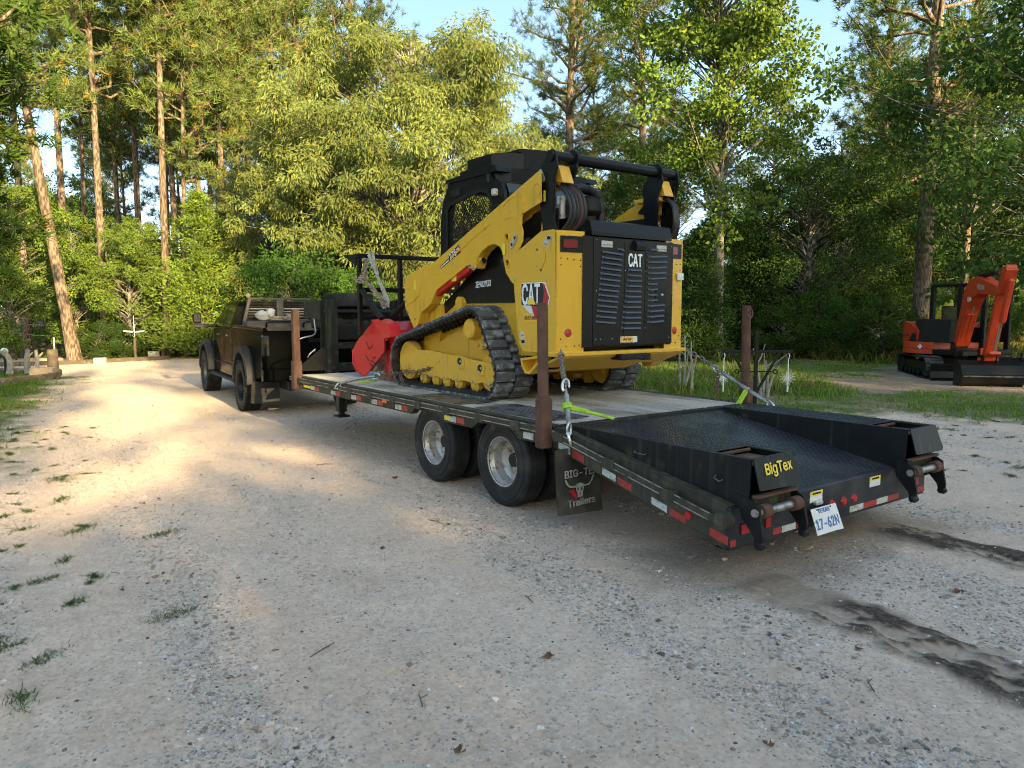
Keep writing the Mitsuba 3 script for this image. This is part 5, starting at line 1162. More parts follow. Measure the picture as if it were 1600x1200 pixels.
# lift arms
def arm(sd):
    X = Mx(sd); ar = numbered(loader + '__lift_arm')
    top = [(3.623, 2.119), (3.156, 2.231), (3.00, 2.24), (1.026, 2.993), (.995, 2.985), (.985, 2.71), (1.275, 2.63), (1.29, 2.53), (1.262, 2.46), (1.27, 2.37), (1.33, 2.30), (1.36, 2.20), (1.375, 1.955), (1.45, 2.0), (1.537, 2.088), (1.575, 2.20), (1.593, 2.287), (1.65, 2.355), (1.748, 2.388), (1.85, 2.375), (1.97, 2.325), (2.04, 2.27), (2.075, 2.165), (2.118, 2.135), (2.155, 2.15), (2.17, 2.20), (2.26, 2.19), (2.90, 1.945), (3.012, 1.80), (3.25, 1.69), (3.33, 1.55), (3.42, 1.505), (3.50, 1.60), (3.634, 1.755)]
    holes = [Point(1.518, 2.438).buffer(.030), Point(1.507, 2.185).buffer(.030)]
    P = rounded(top, .012)
    for h in holes: P = P.difference(h)
    m = MB(); m.prism(P, 'x', X(.67), X(.682)); m.prism(P.buffer(-.003).intersection(Polygon([(1.0, 2.72), (1.45, 2.55), (1.62, 2.42), (4, 1.2), (4, 3), (1.0, 3.2)])), 'x', X(.785), X(.795))
    # top and bottom closing plates
    for a, b in (((3.0, 2.236), (1.03, 2.988)), ((3.60, 2.118), (3.0, 2.236)), ((3.62, 2.10), (3.63, 1.77))):
        c = np.array([X(.732), (a[0] + b[0]) / 2, (a[1] + b[1]) / 2 - .004]); d = np.array([0, b[0] - a[0], b[1] - a[1]]); m.obox(c, d, [1, 0, 0], None, [np.linalg.norm(d) / 2, .052, .005], .002)
    low = [(2.26, 2.192), (2.90, 1.95), (3.01, 1.80), (3.25, 1.695), (3.33, 1.555)]
    for a, b in zip(low, low[1:]):
        c = np.array([X(.732), (a[0] + b[0]) / 2, (a[1] + b[1]) / 2 + .006]); d = np.array([0, b[0] - a[0], b[1] - a[1]]); m.obox(c, d, [1, 0, 0], None, [np.linalg.norm(d) / 2, .052, .005], .002)
    arch = [(1.45, 2.0), (1.537, 2.088), (1.575, 2.20), (1.593, 2.287), (1.65, 2.355), (1.748, 2.388), (1.85, 2.375), (1.97, 2.325), (2.04, 2.27), (2.075, 2.165)]
    for a, b in zip(arch, arch[1:]):
        c = np.array([X(.732), (a[0] + b[0]) / 2, (a[1] + b[1]) / 2]); d = np.array([0, b[0] - a[0], b[1] - a[1]]); m.obox(c, d, [1, 0, 0], None, [np.linalg.norm(d) / 2 + .004, .052, .004], .001)
    part(ar, 'beam', m, 'yellow_mat', smooth=False)
    # pressed ribs and joint plates
    def rib(line, w, nm='rib'):
        m = MB(); m.prism(LineString(line).buffer(w), 'x', X(.663), X(.671)); part(ar, nm, m, 'yellow_mat', smooth=30)
    rib(spline([(2.55, 2.30), (1.84, 2.585), (1.80, 2.60)], 10), .012)
    rib(spline([(1.60, 2.73), (1.36, 2.82), (1.26, 2.80), (1.25, 2.69), (1.29, 2.63)], 20), .011)
    rib(spline([(1.56, 2.61), (1.45, 2.625), (1.34, 2.60), (1.30, 2.50)], 14), .010)
    rib(spline([(1.62, 2.66), (1.60, 2.73)], 4), .010)
    rib(arc((1.05, 2.83), .06, 60, 260, 10), .010)
    for c in ((1.518, 2.438), (1.507, 2.185)):
        m = MB(); ring = Point(*c).buffer(.045).difference(Point(*c).buffer(.030)); m.prism(ring, 'x', X(.660), X(.671)); m.prism(Point(*c).buffer(.031), 'x', X(.75), X(.755)); part(ar, 'bore', m, 'yellow_mat', smooth=30)
    m = MB(); m.prism([(3.62, 2.10), (3.16, 2.225), (3.28, 1.90), (3.40, 1.84), (3.625, 1.76)], 'x', X(.661), X(.671)); part(ar, 'nose_plate', m, 'yellow_mat', smooth=False)
    for s_, z_ in ((3.58, 1.83), (3.56, 1.70), (3.38, 1.62)):
        m = MB(); m.cyl([X(.655), s_, z_], [X(.6705), s_, z_], .011, 8); part(ar, 'bolt', m, 'steel_mat')
    m = MB(); m.flat(LineString([(-.032, -.038), (.032, .038)]).buffer(.026), [X(.663), 1.40, 2.385], [0, -1, 0], [0, 0, 1], .006); part(ar, 'pin_plate', m, 'galv_mat')
    for q in (-1, 1): m = MB(); m.cyl([X(.654), 1.40 - q * .026, 2.385 + q * .030], [X(.666), 1.40 - q * .026, 2.385 + q * .030], .015, 10); part(ar, 'bolt', m, 'black_satin_mat')
    m = MB(); m.cyl([X(.655), 2.118, 2.175], [X(.80), 2.118, 2.175], .020, 12); m.cyl([X(.655), 1.37, 2.03], [X(.668), 1.37, 2.03], .016, 10); part(ar, 'pin', m, 'galv_mat')
    for s_, z_ in ((3.37, 2.02), (1.56, 2.32)):
        m = MB(); m.box(X(.658), X(.6605) if sd else X(.6605), s_ - .022, s_ + .022, z_ - .055, z_ + .055, .001); part(ar, 'warning_label', m, 'yellow_sticker_mat')
    # front support going down inside
    m = MB(); m.prism([(3.25, 1.69), (3.42, 1.50), (3.40, 1.20), (3.10, 1.20), (2.98, 1.60), (3.02, 1.79)], 'x', X(.80), X(.90)); part(ar, 'front_leg', m, 'yellow_mat', smooth=False)
    if sd == 0:
        dn = unit([0, -(3.0 - 1.03), .752]); up = np.cross([-1, 0, 0], dn); up = up if up[2] > 0 else -up
        o = np.array([.6695, 2.78, 2.185])
        m = MB(); m.flat([(0, 0), (.44, 0), (.44, .085), (.33, .085), (.21, .075), (.20, .04), (.0, .03)], o, dn, up, .0015); dc = part(ar, 'model_badge', m, 'letter_black_mat', smooth=False)
        m = MB(); m.flat([(.36, -.004), (.444, -.004), (.444, .089), (.36, .089)], o + [.0004, 0, 0], dn, up, .0016); part(dc, 'red_field', m, 'logo_red_mat', smooth=False)
        m = MB(); m.text('275', .070, o + dn * .215 + up * .006 + [-.0016, 0, 0], dn, up, .0012, width=.145); part(dc, 'lettering', m, 'letter_white_mat', smooth=False)
        m = MB(); m.text('XE', .045, o + dn * .372 + up * .025 + [-.0022, 0, 0], dn, up, .0012, width=.06); part(dc, 'lettering', m, 'letter_white_mat', smooth=False)
        m = MB(); m.flat([(.01, .008), (.19, .012), (.19, .024), (.01, .02)], o + [-.0016, 0, 0], dn, up, .0012); part(dc, 'print_line', m, 'letter_white_mat', smooth=False)
    # lift cylinder
    m = MB(); a, b = np.array([X(.735), 3.07, 1.885]), np.array([X(.735), 2.28, 2.175]); m.obox((a + b) / 2, b - a, [1, 0, 0], None, [np.linalg.norm(b - a) / 2, .040, .046], .012); cy = part(ar, 'cylinder_lock', m, 'red_paint_mat', label='red safety lock on the lift cylinder')
    m = MB(); m.box(X(.6935), X(.6955), 2.50, 2.60, 2.04, 2.11, .001); part(cy, 'yellow_label', m, 'yellow_sticker_mat')
    m = MB(); m.cyl([X(.735), 2.28, 2.18], [X(.735), 2.02, 2.24], .03, 14); part(ar, 'cylinder_rod', m, 'chrome_mat')
    m = MB(); m.cyl([X(.69), 1.22, 2.36], [X(.93), 1.22, 2.36], .05, 18); part(ar, 'pivot_pin', m, 'black_satin_mat')
    m = MB(); m.prism(rounded([(1.02, 2.40), (1.22, 2.40), (1.19, 2.60), (1.05, 2.68)], .03), 'x', X(.845), X(.860)); part(ar, 'rear_link', m, 'yellow_dusty_mat', smooth=False)
    m = MB(); m.box(X(.90), X(.92), 1.02, 1.75, 2.2, 2.68, .006); part(ar, 'dark_backdrop', m, 'black_plastic_mat')  # added black panel that makes the opening below the arm look dark
for sd in (0, 1): arm(sd)
# uprights and cross tube behind the cab
for sd in (0, 1):
    X = Mx(sd); up = numbered(loader + '__arm_upright')
    out = [(1.09, 3.0), (.955, 3.15), (.93, 3.172), (.90, 3.178), (.87, 3.165), (.842, 3.12), (.82, 3.02), (.88, 2.88), (.88, 2.60), (.83, 2.44), (1.02, 2.44), (1.07, 2.72)]
    m = MB(); m.prism(out, 'x', X(.722), X(.740)); m.prism(out if sd else [(1.09, 2.99), (.95, 3.15), (.90, 3.178), (.842, 3.12), (.83, 3.02), (.90, 2.90), (1.0, 2.91)], 'x', X(.965), X(.983)); m.box(X(.74), X(.75), .87, 1.05, 2.44, 3.0, .003)
    part(up, 'plate', m, 'black_paint_mat', smooth=False)
    m = MB(); m.prism([(1.02, 2.90), (.98, 2.98), (.93, 3.05), (.90, 3.04), (.83, 2.88)], 'x', X(.80), X(.93)); m.box(X(.80), X(.95), .90, 1.25, 2.84, 2.88, .004); part(up, 'ear', m, 'yellow_mat', smooth=False)
    m = MB(); m.flat(LineString([(-.02, .035), (.02, -.035)]).buffer(.026), [X(.722) - (.006 if sd == 0 else -.0), 1.03, 2.955], [0, -1, 0], [0, 0, 1], .006); part(up, 'pin_plate', m, 'galv_mat')
    for q in (-1, 1): m = MB(); m.cyl([X(.712), 1.03 + q * .018, 2.955 + q * .03], [X(.722), 1.03 + q * .018, 2.955 + q * .03], .014, 10); part(up, 'bolt', m, 'black_satin_mat' if q > 0 else 'steel_mat')
    m = MB(); m.box(X(.7195), X(.7215), .985, 1.015, 2.72, 2.82, .001); part(up, 'warning_label', m, 'yellow_sticker_mat')
    m = MB()
    for k in range(5):
        q = .80 + .035 * k if sd == 0 else .76 + .026 * k; xx = X(q)
        pts = spline([(xx, 1.25, 2.75), (xx, .98, 2.88), (X(q + .03), .80 - .012 * k, 2.76), (X(q + .04), .76 - .01 * k, 2.60), (xx, .86, 2.44)], 18); m2 = MB(); m2.tube(pts, .021 if k % 2 else .017, 8); part(loader, 'hydraulic_hose', m2, 'hose_brown_mat' if k == 3 else 'hose_mat')
m = MB(); m.cyl([.70, .905, 3.115], [2 * WC - .70, .905, 3.115], .052, 24); part(loader, 'cross_tube', m, 'black_paint_mat')
for x in (.98, 2 * WC - .98):
    m = MB(); m.cyl([x - .012, .905, 3.115], [x + .012, .905, 3.115], .085, 24); part(loader, 'tube_flange', m, 'black_paint_mat')
# pre-cleaner and exhaust
m = MB(); m.lathe([(.0, .16), (.05, .155), (.10, .125), (.125, .07), (.13, 0), (.12, -.02), (.08, -.05), (.08, -.25)], [1.54, 1.3, 2.72], [0, 0, 1], 28); part(loader, 'air_cleaner', m, 'black_plastic_mat')
m = MB(); m.tube(spline([(1.36, 1.36, 2.90), (1.45, 1.33, 2.95), (1.56, 1.3, 2.93), (1.65, 1.28, 2.86), (1.68, 1.27, 2.74), (1.68, 1.27, 2.55)], 20), .048, 14); part(loader, 'intake_hose', m, 'hose_mat')
for t in np.linspace(0, 1, 5):
    m = MB(); p = spline([(1.36, 1.36, 2.90), (1.45, 1.33, 2.95), (1.56, 1.3, 2.93), (1.65, 1.28, 2.86), (1.68, 1.27, 2.74), (1.68, 1.27, 2.55)], 60); k = int(4 + t * 50); m.tube(p[k:k + 3], .052, 14); part(loader, 'hose_ring', m, 'black_satin_mat')
m = MB(); m.cyl([1.25, 1.40, 2.42], [1.25, 1.40, 2.86], .05, 18); part(loader, 'exhaust_pipe', m, 'steel_mat')
m = MB(); m.box(.93, .95, 1.02, 1.14, 2.62, 2.72, .003); part(loader, 'white_tag', m, 'white_mat')
# cab
cab = numbered(loader + '__cab')
CB = 2 * WC - .86
for sd in (0, 1):
    X = Mx(sd)
    sidep = [(3.11, 2.10), (3.11, 2.35), (3.09, 2.76), (3.03, 2.98), (2.92, 3.14), (2.09, 3.19), (2.04, 3.09), (1.89, 3.02), (1.84, 2.94), (1.80, 2.60), (1.80, 2.10)]
    win = rounded([(2.95, 2.25), (2.94, 2.85), (2.88, 2.91), (2.53, 2.96), (2.26, 2.99), (2.14, 2.96), (2.06, 2.86), (2.05, 2.4), (2.06, 2.25)], .03)
    m = MB(); m.prism(Polygon(sidep).difference(win), 'x', X(.86), X(.90)); fr = part(cab, 'side_frame', m, 'black_paint_mat', smooth=False)
    m = MB(); m.prism(win.buffer(.03).difference(win.buffer(-.012)), 'x', X(.853), X(.862)); part(fr, 'window_seal', m, 'black_satin_mat', smooth=False)
    m = MB(); b = win.bounds
    sp = .052
    for c in np.arange(-1.2, 2.6, sp):
        for sg in (1, -1):
            ln = LineString([(1.9, 2.5 + (c - .6) + sg * (1.9 - 2.5) * 1.55), (3.1, 2.5 + (c - .6) + sg * (3.1 - 2.5) * 1.55)]).intersection(win)
            for g in getattr(ln, 'geoms', [ln]):
                if g.length > .01: q = np.array(g.coords); m.tube([[X(.875), *q[0]], [X(.875), *q[-1]]], .0042, 3, cap=False)
    part(fr, 'window_mesh', m, 'black_satin_mat', kind='stuff')
    m = MB(); m.box(X(.862), X(.872), 2.60, 2.63, 2.25, 2.97, .002); part(fr, 'window_bar', m, 'black_satin_mat')
    m = MB(); m.box(X(.845), X(.861), 2.66, 2.84, 2.99, 3.06, .006); part(fr, 'side_lamp', m, 'black_plastic_mat')
m = MB(); m.prism([(3.11, 2.30), (3.09, 2.76), (3.03, 2.98), (2.92, 3.14), (2.88, 3.12), (2.99, 2.96), (3.05, 2.75), (3.07, 2.3)], 'x', .90, 1.0); m.prism([(3.11, 2.30), (3.09, 2.76), (3.03, 2.98), (2.92, 3.14), (2.88, 3.12), (2.99, 2.96), (3.05, 2.75), (3.07, 2.3)], 'x', CB - .14, CB - .04); m.box(.90, CB - .04, 2.88, 2.98, 3.06, 3.15, .01); m.box(.90, CB - .04, 2.98, 3.08, 2.1, 2.4, .01); part(cab, 'front_frame', m, 'black_paint_mat', smooth=False)
m = MB(); m.prism([(1.80, 2.10), (1.84, 2.10), (1.90, 2.70), (1.86, 2.72)], 'x', .90, CB - .04); part(cab, 'rear_panel', m, 'black_paint_mat', smooth=False)
m = MB(); m.prism([(1.89, 3.03), (1.845, 2.93), (1.87, 2.72), (1.89, 2.72)], 'x', .93, CB - .07); part(cab, 'rear_window', m, 'tint_mat', smooth=False)
m = MB(); m.prism([(2.10, 3.15), (2.97, 3.15), (2.92, 3.19), (2.10, 3.215), (1.97, 3.20), (1.93, 3.15)], 'x', .84, CB + .02); m.prism([(.84, 2.12), (1.02, 1.93), (CB - .16, 1.93), (CB + .02, 2.12)], 'z', 3.06, 3.2); part(cab, 'roof', m, 'black_paint_mat', smooth=False)
m = MB(); m.prism([(.97, 2.22), (.97, 2.69), (1.03, 2.73), (CB - .17, 2.73), (CB - .11, 2.69), (CB - .11, 2.22), (CB - .35, 1.98), (1.22, 1.98)], 'z', 3.215, 3.385); ac = part(cab, 'roof_guard', m, 'black_paint_mat', smooth=False)
th = [(x, 3.385 + .055 * (1 - ((x - 1.54) / .57) ** 2)) for x in np.linspace(.97, CB - .11, 13)]
m = MB(); m.prism(th + [(CB - .11, 3.384), (.97, 3.384)], 'y', 2.22, 2.70); m.prism([(x, z) for x, z in th[2:-2]] + [(th[-3][0], 3.384), (th[2][0], 3.384)], 'y', 1.985, 2.22); part(ac, 'domed_top', m, 'black_paint_mat', smooth=30)
m = MB(); m.prism([(2.75, 3.19), (2.79, 3.26), (2.70, 3.27), (2.2, 3.27), (2.1, 3.2)], 'x', .93, CB - .07); part(ac, 'skirt', m, 'black_paint_mat', smooth=False)
m = MB(); m.box(.80, .86, 1.93, 1.99, 2.90, 2.97, .01); part(cab, 'work_lamp', m, 'white_plastic_mat'); m = MB(); m.box(.83, .86, 3.06, 3.12, 2.97, 3.02, .01); part(cab, 'work_lamp', m, 'white_plastic_mat')
m = MB(); m.box(1.2, 1.85, 1.9, 2.35, 2.0, 2.3, .04); m.box(1.25, 1.8, 1.88, 1.98, 2.3, 2.85, .05); part(cab, 'seat', m, 'black_plastic_mat')
m = MB(); m.box(.80, .858, 1.86, 1.95, 2.78, 2.80, .004); m.box(.84, .858, 1.87, 1.94, 2.70, 2.78, .004); part(cab, 'mirror_bracket', m, 'black_satin_mat')
# ---------------------------------------------------------------- the mulching head on the loader's arms
mul = thing('mulching_head', 'red drum mulching head with a black tree guard in front of the loader', 'mulching head', TM)
plate = [(4.37, 1.59), (4.12, 1.52), (4.07, 1.45), (4.09, 1.20), (4.66, .85), (4.93, .93), (4.99, .99), (5.03, 1.18), (4.89, 1.31)]
for w in (.60, 2.46):
    m = MB(); m.prism(rounded(plate, .012), 'x', w, w + .018); sp = part(mul, 'side_plate', m, 'red_mat', smooth=False)
    if w < 1:
        for pts in ([(4.60, 1.30), (4.50, 1.22), (4.44, 1.24), (4.42, 1.29)], [(4.62, 1.13), (4.52, 1.06)], [(4.50, 1.03), (4.37, .99), (4.35, 1.04), (4.46, 1.07)], [(4.42, 1.10), (4.33, 1.12)]):
            m = MB(); m.prism(LineString(pts).buffer(.007), 'x', .5975, .6005); part(sp, 'cut_slot', m, 'black_satin_mat', smooth=False)
        for s_, z_ in ((4.44, 1.0), (4.40, .98), (4.47, 1.02), (4.55, 1.22)): m = MB(); m.cyl([.597, s_, z_], [.6005, s_, z_], .010, 8); part(sp, 'bolt', m, 'black_satin_mat')
    m = MB(); m.tube([(w + .009, s_, z_) for s_, z_ in [(4.66, .835), (4.94, .90), (5.04, 1.0), (5.05, 1.19)]], .014, 6); part(mul, 'skid_shoe', m, 'red_mat')
m = MB(); m.prism([(4.37, 1.60), (4.16, 1.615), (3.90, 1.56), (3.80, 1.40), (4.04, 1.36), (4.09, 1.45)], 'x', .56, .72); part(mul, 'drive_cover', m, 'red_mat', smooth=False, label='bright red drive cover')
m = MB(); m.prism([(4.37, 1.58), (4.05, 1.57), (3.86, 1.48), (3.80, 1.36), (3.9, 1.0), (4.15, .92), (4.12, 1.30), (4.35, 1.52), (4.80, 1.36), (4.82, 1.38)], 'x', .70, 2.46); part(mul, 'housing', m, 'red_mat', smooth=False)
m = MB(); m.prism([(4.58, 1.09), (4.25, 1.22), (3.98, 1.25), (3.98, .84), (4.26, .84)], 'x', .74, .80); part(mul, 'rear_leg', m, 'red_mat', smooth=False)
m = MB(); m.cyl([.63, 4.50, 1.12], [2.45, 4.50, 1.12], .20, 24); dr_ = part(mul, 'drum', m, 'steel_mat')
for k in range(22):
    a = k * 2.4; x = .70 + k * .08; c = np.array([x, 4.50 + .21 * math.cos(a), 1.12 + .21 * math.sin(a)]); m = MB(); m.obox(c, [1, 0, 0], [0, math.cos(a), math.sin(a)], None, [.025, .035, .03], .006); part(dr_, 'tooth', m, 'steel_mat')
m = MB(); m.box(1.0, 2.1, 3.62, 3.80, 1.2, 1.75, .02); part(mul, 'coupler_plate', m, 'black_paint_mat')
gd = numbered(mul + '__tree_guard')
for w in (.49, 1.08, 1.98, 2.56):
    m = MB(); m.box(w, w + .055, 4.56, 4.62, 1.55 if w in (1.08, 1.98) else 1.40, 2.40, .005); part(gd, 'post', m, 'black_paint_mat')
m = MB(); m.box(.46, 2.64, 4.55, 4.63, 2.40, 2.455, .006); part(gd, 'top_bar', m, 'black_paint_mat')
for z in (1.99, 1.62): m = MB(); m.box(.545 if z < 1.8 else .56, 2.56, 4.565, 4.615, z - .03, z + .03, .005); part(gd, 'rail', m, 'black_paint_mat')
for w in (.505, 2.575):
    a, b = np.array([w + .02, 4.55, 1.985]), np.array([w + .04, 4.02, 1.62]); m = MB(); m.obox((a + b) / 2, b - a, [1, 0, 0], None, [np.linalg.norm(b - a) / 2, .03, .026], .005); part(gd, 'brace', m, 'black_paint_mat')
    m = MB(); m.prism([(4.63, 2.45), (5.05, 2.46), (4.63, 2.30)], 'x', w - .02, w + .01); part(gd, 'corner_plate', m, 'black_paint_mat', smooth=False)
m = MB()
for k in range(4):
    m2 = MB(); m2.tube(spline([(1.05 + .05 * k, 4.15, 1.60), (1.0 + .06 * k, 4.0, 1.82 + .03 * k), (1.0 + .07 * k, 3.7, 2.0 + .03 * k), (1.15 + .05 * k, 3.4, 2.05)], 16), .022, 8); part(mul, 'hydraulic_hose', m2, 'hose_mat')
m = MB(); m.cyl([.75, 4.1, 1.66], [.86, 3.62, 1.98], .035, 12); part(mul, 'hose_guard', m, 'black_satin_mat')
# shredded wrapping tied to the guard
def strip(pts, wd, seed, name, label, mat):
    g = np.random.default_rng(seed); p = spline(pts, 18); V_, n = [], len(p)
    for k in range(n):
        w_ = wd[0] + (wd[1] - wd[0]) * abs(k / (n - 1) - .5) * 2
        for u in np.linspace(-1, 1, 7): V_.append(p[k] + [w_ * u, g.normal(0, .012) + .02 * math.sin(u * 6 + k * .8), g.normal(0, .008)])
    q = np.array([[k * 7 + j, k * 7 + j + 1, (k + 1) * 7 + j + 1, (k + 1) * 7 + j] for k in range(n - 1) for j in range(6)]); V_ = np.array(V_)
    m = MB(); m.add(V_, q); m.add(V_ + [0, .004, 0], q[:, ::-1]); return lone(name, label, 'wrap', m, mat, TM, smooth=True)
strip([(.66, 4.54, 2.47), (.68, 4.52, 2.36), (.72, 4.50, 2.18), (.76, 4.45, 2.05), (.80, 4.42, 1.86), (.80, 4.40, 1.75)], (.02, .055), 3, 'torn_wrap', 'torn white plastic wrap hanging from the guard top bar', 'wrap_mat')
strip([(.52, 4.545, 2.14), (.56, 4.50, 2.08), (.64, 4.45, 1.99), (.70, 4.40, 1.90), (.76, 4.36, 1.78)], (.035, .05), 4, 'torn_wrap', 'frayed tan strap hanging from the left guard post', 'rag_mat')
strip([(.60, 4.54, 2.40), (.575, 4.54, 2.30), (.56, 4.54, 2.15)], (.03, .06), 5, 'torn_wrap', 'short pale strip of wrap under the guard corner', 'rag_mat')
m = MB()
g = np.random.default_rng(9)
for k in range(16): c = np.array([.515, 4.55, 2.12]) + g.normal(0, 1, 3) * [.03, .03, .022]; m.tube(c + np.array([[-.05, 0, 0], [0, -.02, .01], [.05, 0, -.01]]) * g.uniform(.5, 1.2), .012, 5)
lone('strap_knot', 'bunched pale strap knotted round the left guard post', 'strap', m, 'rag_mat', TM)
m = MB()
for k in range(150):
    c = np.array([.66 + g.random() * .30, 3.98 + g.random() * .45, .82]); h = g.uniform(.05, .26); m.tube([c, c + g.normal(0, .05, 3) * [1, 1, 0] + [0, 0, h]], .004, 3, cap=False)
lone('dry_straw', 'dry straw caught below the mulching head', None, m, 'dry_mat', TM, kind='stuff')
# ---------------------------------------------------------------- the pickup that pulls the trailer
KM = place(-4.69, 12.78, 0, 31.1)
truck = thing('pickup_truck', 'black crew cab pickup with wide fender flares hitched to the gooseneck trailer', 'pickup truck', KM)
def arch(c, r, n=14): return [(c + r * math.cos(a), .46 + r * math.sin(a)) for a in np.linspace(0, math.pi, n)]
side = Polygon([(-1.20, .66), (-1.23, 1.0), (-1.22, 1.34), (-1.16, 1.405), (1.22, 1.42), (1.30, 1.40), (3.25, 1.36), (3.40, 1.31), (4.40, 1.20), (4.66, 1.06), (4.70, .62), (4.3, .52), (3.0, .47), (.7, .48), (-.6, .58)])
for c in (0, 3.77): side = side.difference(Polygon([(c + .545, .2), *arch(c, .545), (c - .545, .2)]))
def skin(poly, x0, x1, mat_name, name, parent, zt=1.40, n=3, label=None):
    """a body side: an extrusion whose corners roll in towards the top and the ends"""
    m = MB(); m.prism(poly, 'x', x0, x1); v = m.v[-1]
    return part(parent, name, m, mat_name, smooth=20, label=label)
def loft(sections, closed=True):
    """sections: equal-length closed rings of points"""
    S = np.array(sections, float); k, n = S.shape[:2]; i, j = np.meshgrid(np.arange(k - 1), np.arange(n), indexing='ij')
    q = np.stack([i * n + j, i * n + (j + 1) % n, (i + 1) * n + (j + 1) % n, (i + 1) * n + j], -1).reshape(-1, 4); m = MB(); m.add(S.reshape(-1, 3), q)
    for r in (S[0], S[-1]):
        c = r.mean(0); t = np.arange(n); m.add(np.vstack([r, [c]]), np.stack([t, (t + 1) % n, t * 0 + n], 1))
    return m
# bed: two walls with rounded rails and a bulging side, floor, tailgate
for sd in (0, 1):
    X = (lambda x: x) if sd == 0 else (lambda x: 2.0 - x)
    bedp = side.intersection(Polygon([(-2, 0), (1.28, 0), (1.28, 2), (-2, 2)]))
    m = MB(); m.prism(bedp, 'x', X(.10), X(.22)); v = m.v[-1]
    g = (v[:, 2] > 1.30); v[g, 0] = np.where(np.abs(v[g, 0] - X(.10)) < .01, X(.125), v[g, 0])
    part(truck, 'bed_side', m, 'truck_mat', smooth=25)
    m = MB(); m.tube([(X(.165), -1.19, 1.405), (X(.165), 0, 1.418), (X(.165), 1.24, 1.425)], .042, 10); part(truck, 'bed_rail', m, 'truck_mat')
    lowp = side.intersection(Polygon([(1.29, 0), (6, 0), (6, 1.405), (1.29, 1.405)]))
    m = MB(); m.prism(lowp, 'x', X(.10), X(.16)); v = m.v[-1]; v[:, 0] += (1 - v[:, 0]) * NP.smooth(4.1, 4.75, v[:, 1]) * .22 * (1 if True else 0); v[:, 0] += (1 - v[:, 0]) * .05 * NP.smooth(1.15, 1.4, v[:, 2])
    bs = part(truck, 'body_side', m, 'truck_mat', smooth=25)
    for y in (1.30, 2.22, 3.18): m = MB(); m.box(X(.0965), X(.103), y - .005, y + .005, .62, 1.34, .001); part(bs, 'door_gap', m, 'letter_black_mat')
    for y in (1.52, 2.44): m = MB(); m.box(X(.075), X(.105), y, y + .17, 1.235, 1.265, .01); part(bs, 'door_handle', m, 'chrome_mat')
    m = MB(); m.box(X(.085), X(.10), 1.0, 3.15, .70, .715, .003); part(bs, 'trim_strip', m, 'flare_mat')
    m = MB(); m.box(X(.0), X(.16), .72, 3.05, .42, .475, .02); part(truck, 'running_board', m, 'flare_mat')
    for c in (0, 3.77):
        band = Polygon(arch(c, .655, 20) + [(c - .66, .50), (c - .58, .50), *[(c + .545 * math.cos(a), .46 + .545 * math.sin(a)) for a in np.linspace(math.pi, 0, 20)], (c + .58, .50), (c + .66, .50)]).buffer(0)
        m = MB(); m.prism(band, 'x', X(-.02), X(.12)); fl = part(truck, 'fender_flare', m, 'flare_mat', smooth=25)
        for a in np.linspace(.25, math.pi - .25, 7): m = MB(); m.ball([X(-.022), c + .60 * math.cos(a), .46 + .60 * math.sin(a)], .011, 1); part(fl, 'bolt', m, 'black_satin_mat')
m = MB(); m.box(.22, 1.78, -1.15, 1.25, .78, .84, .01); m.box(.16, 1.84, 1.25, 1.29, .80, 1.42, .01); part(truck, 'bed_floor', m, 'black_satin_mat')
tg = [[(x, y, z) for x, z in ((.11, .80), (.105, 1.05), (.12, 1.33), (.16, 1.40), (1.84, 1.40), (1.88, 1.33), (1.895, 1.05), (1.89, .80))] for y in (-1.20, -1.245)]
tgk = part(truck, 'tailgate', loft(tg), 'truck_mat', smooth=30)
m = MB(); m.box(.85, 1.15, -1.262, -1.244, 1.20, 1.27, .01); part(tgk, 'handle', m, 'black_satin_mat')
for x in (.10, 1.77):
    m = MB(); m.box(x, x + .13, -1.262, -1.15, .98, 1.33, .025); part(truck, 'tail_lamp', m, 'red_lens_mat' if x > 1 else 'tint_mat')
m = MB()
bp = [[(x, y, z) for y, z in ((-1.22, .60), (-1.34 - .05 * (1 - abs(x - 1)), .61), (-1.36 - .05 * (1 - abs(x - 1)), .78), (-1.22, .80))] for x in np.linspace(.08, 1.92, 9)]
part(truck, 'rear_bumper', loft(bp), 'chrome_mat' if False else 'truck_mat', smooth=30)
m = MB(); m.box(.22, 1.78, -.62, .62, .55, 1.0, .02); m.box(.25, 1.75, 3.15, 4.5, .45, 1.15, .02); m.box(.5, .62, -1.2, 4.5, .42, .58, .01); m.box(1.38, 1.5, -1.2, 4.5, .42, .58, .01); m.cyl([.3, 0, .43], [1.7, 0, .43], .06, 12); part(truck, 'frame', m, 'letter_black_mat')
# hood, cab and glass
hs = []
for y, z, w in ((3.05, 1.385, .88), (3.4, 1.34, .90), (4.2, 1.27, .87), (4.55, 1.17, .80), (4.66, 1.08, .76)):
    hs.append([(1 + w * u, y, z - .10 * abs(u) ** 4 - (.12 if abs(u) > .999 else 0)) for u in np.linspace(-1, 1, 13)] + [(1 + w, y, .62), (1 - w, y, .62)])
part(truck, 'hood', loft(hs), 'truck_mat', smooth=40)
cabp = [(1.30, 1.39), (1.36, 1.80), (1.44, 1.875), (1.75, 1.905), (2.35, 1.90), (2.62, 1.84), (3.32, 1.37)]
def taper(m, zb=1.39):
    v = m.v[-1]; v[:, 0] = 1 + (v[:, 0] - 1) * (1 - .24 * np.clip(v[:, 2] - zb, 0, 1) / .5 * .85)
m = MB(); m.prism(cabp, 'x', .115, 1.885); taper(m); cabk = part(truck, 'cab', m, 'truck_mat', smooth=30)
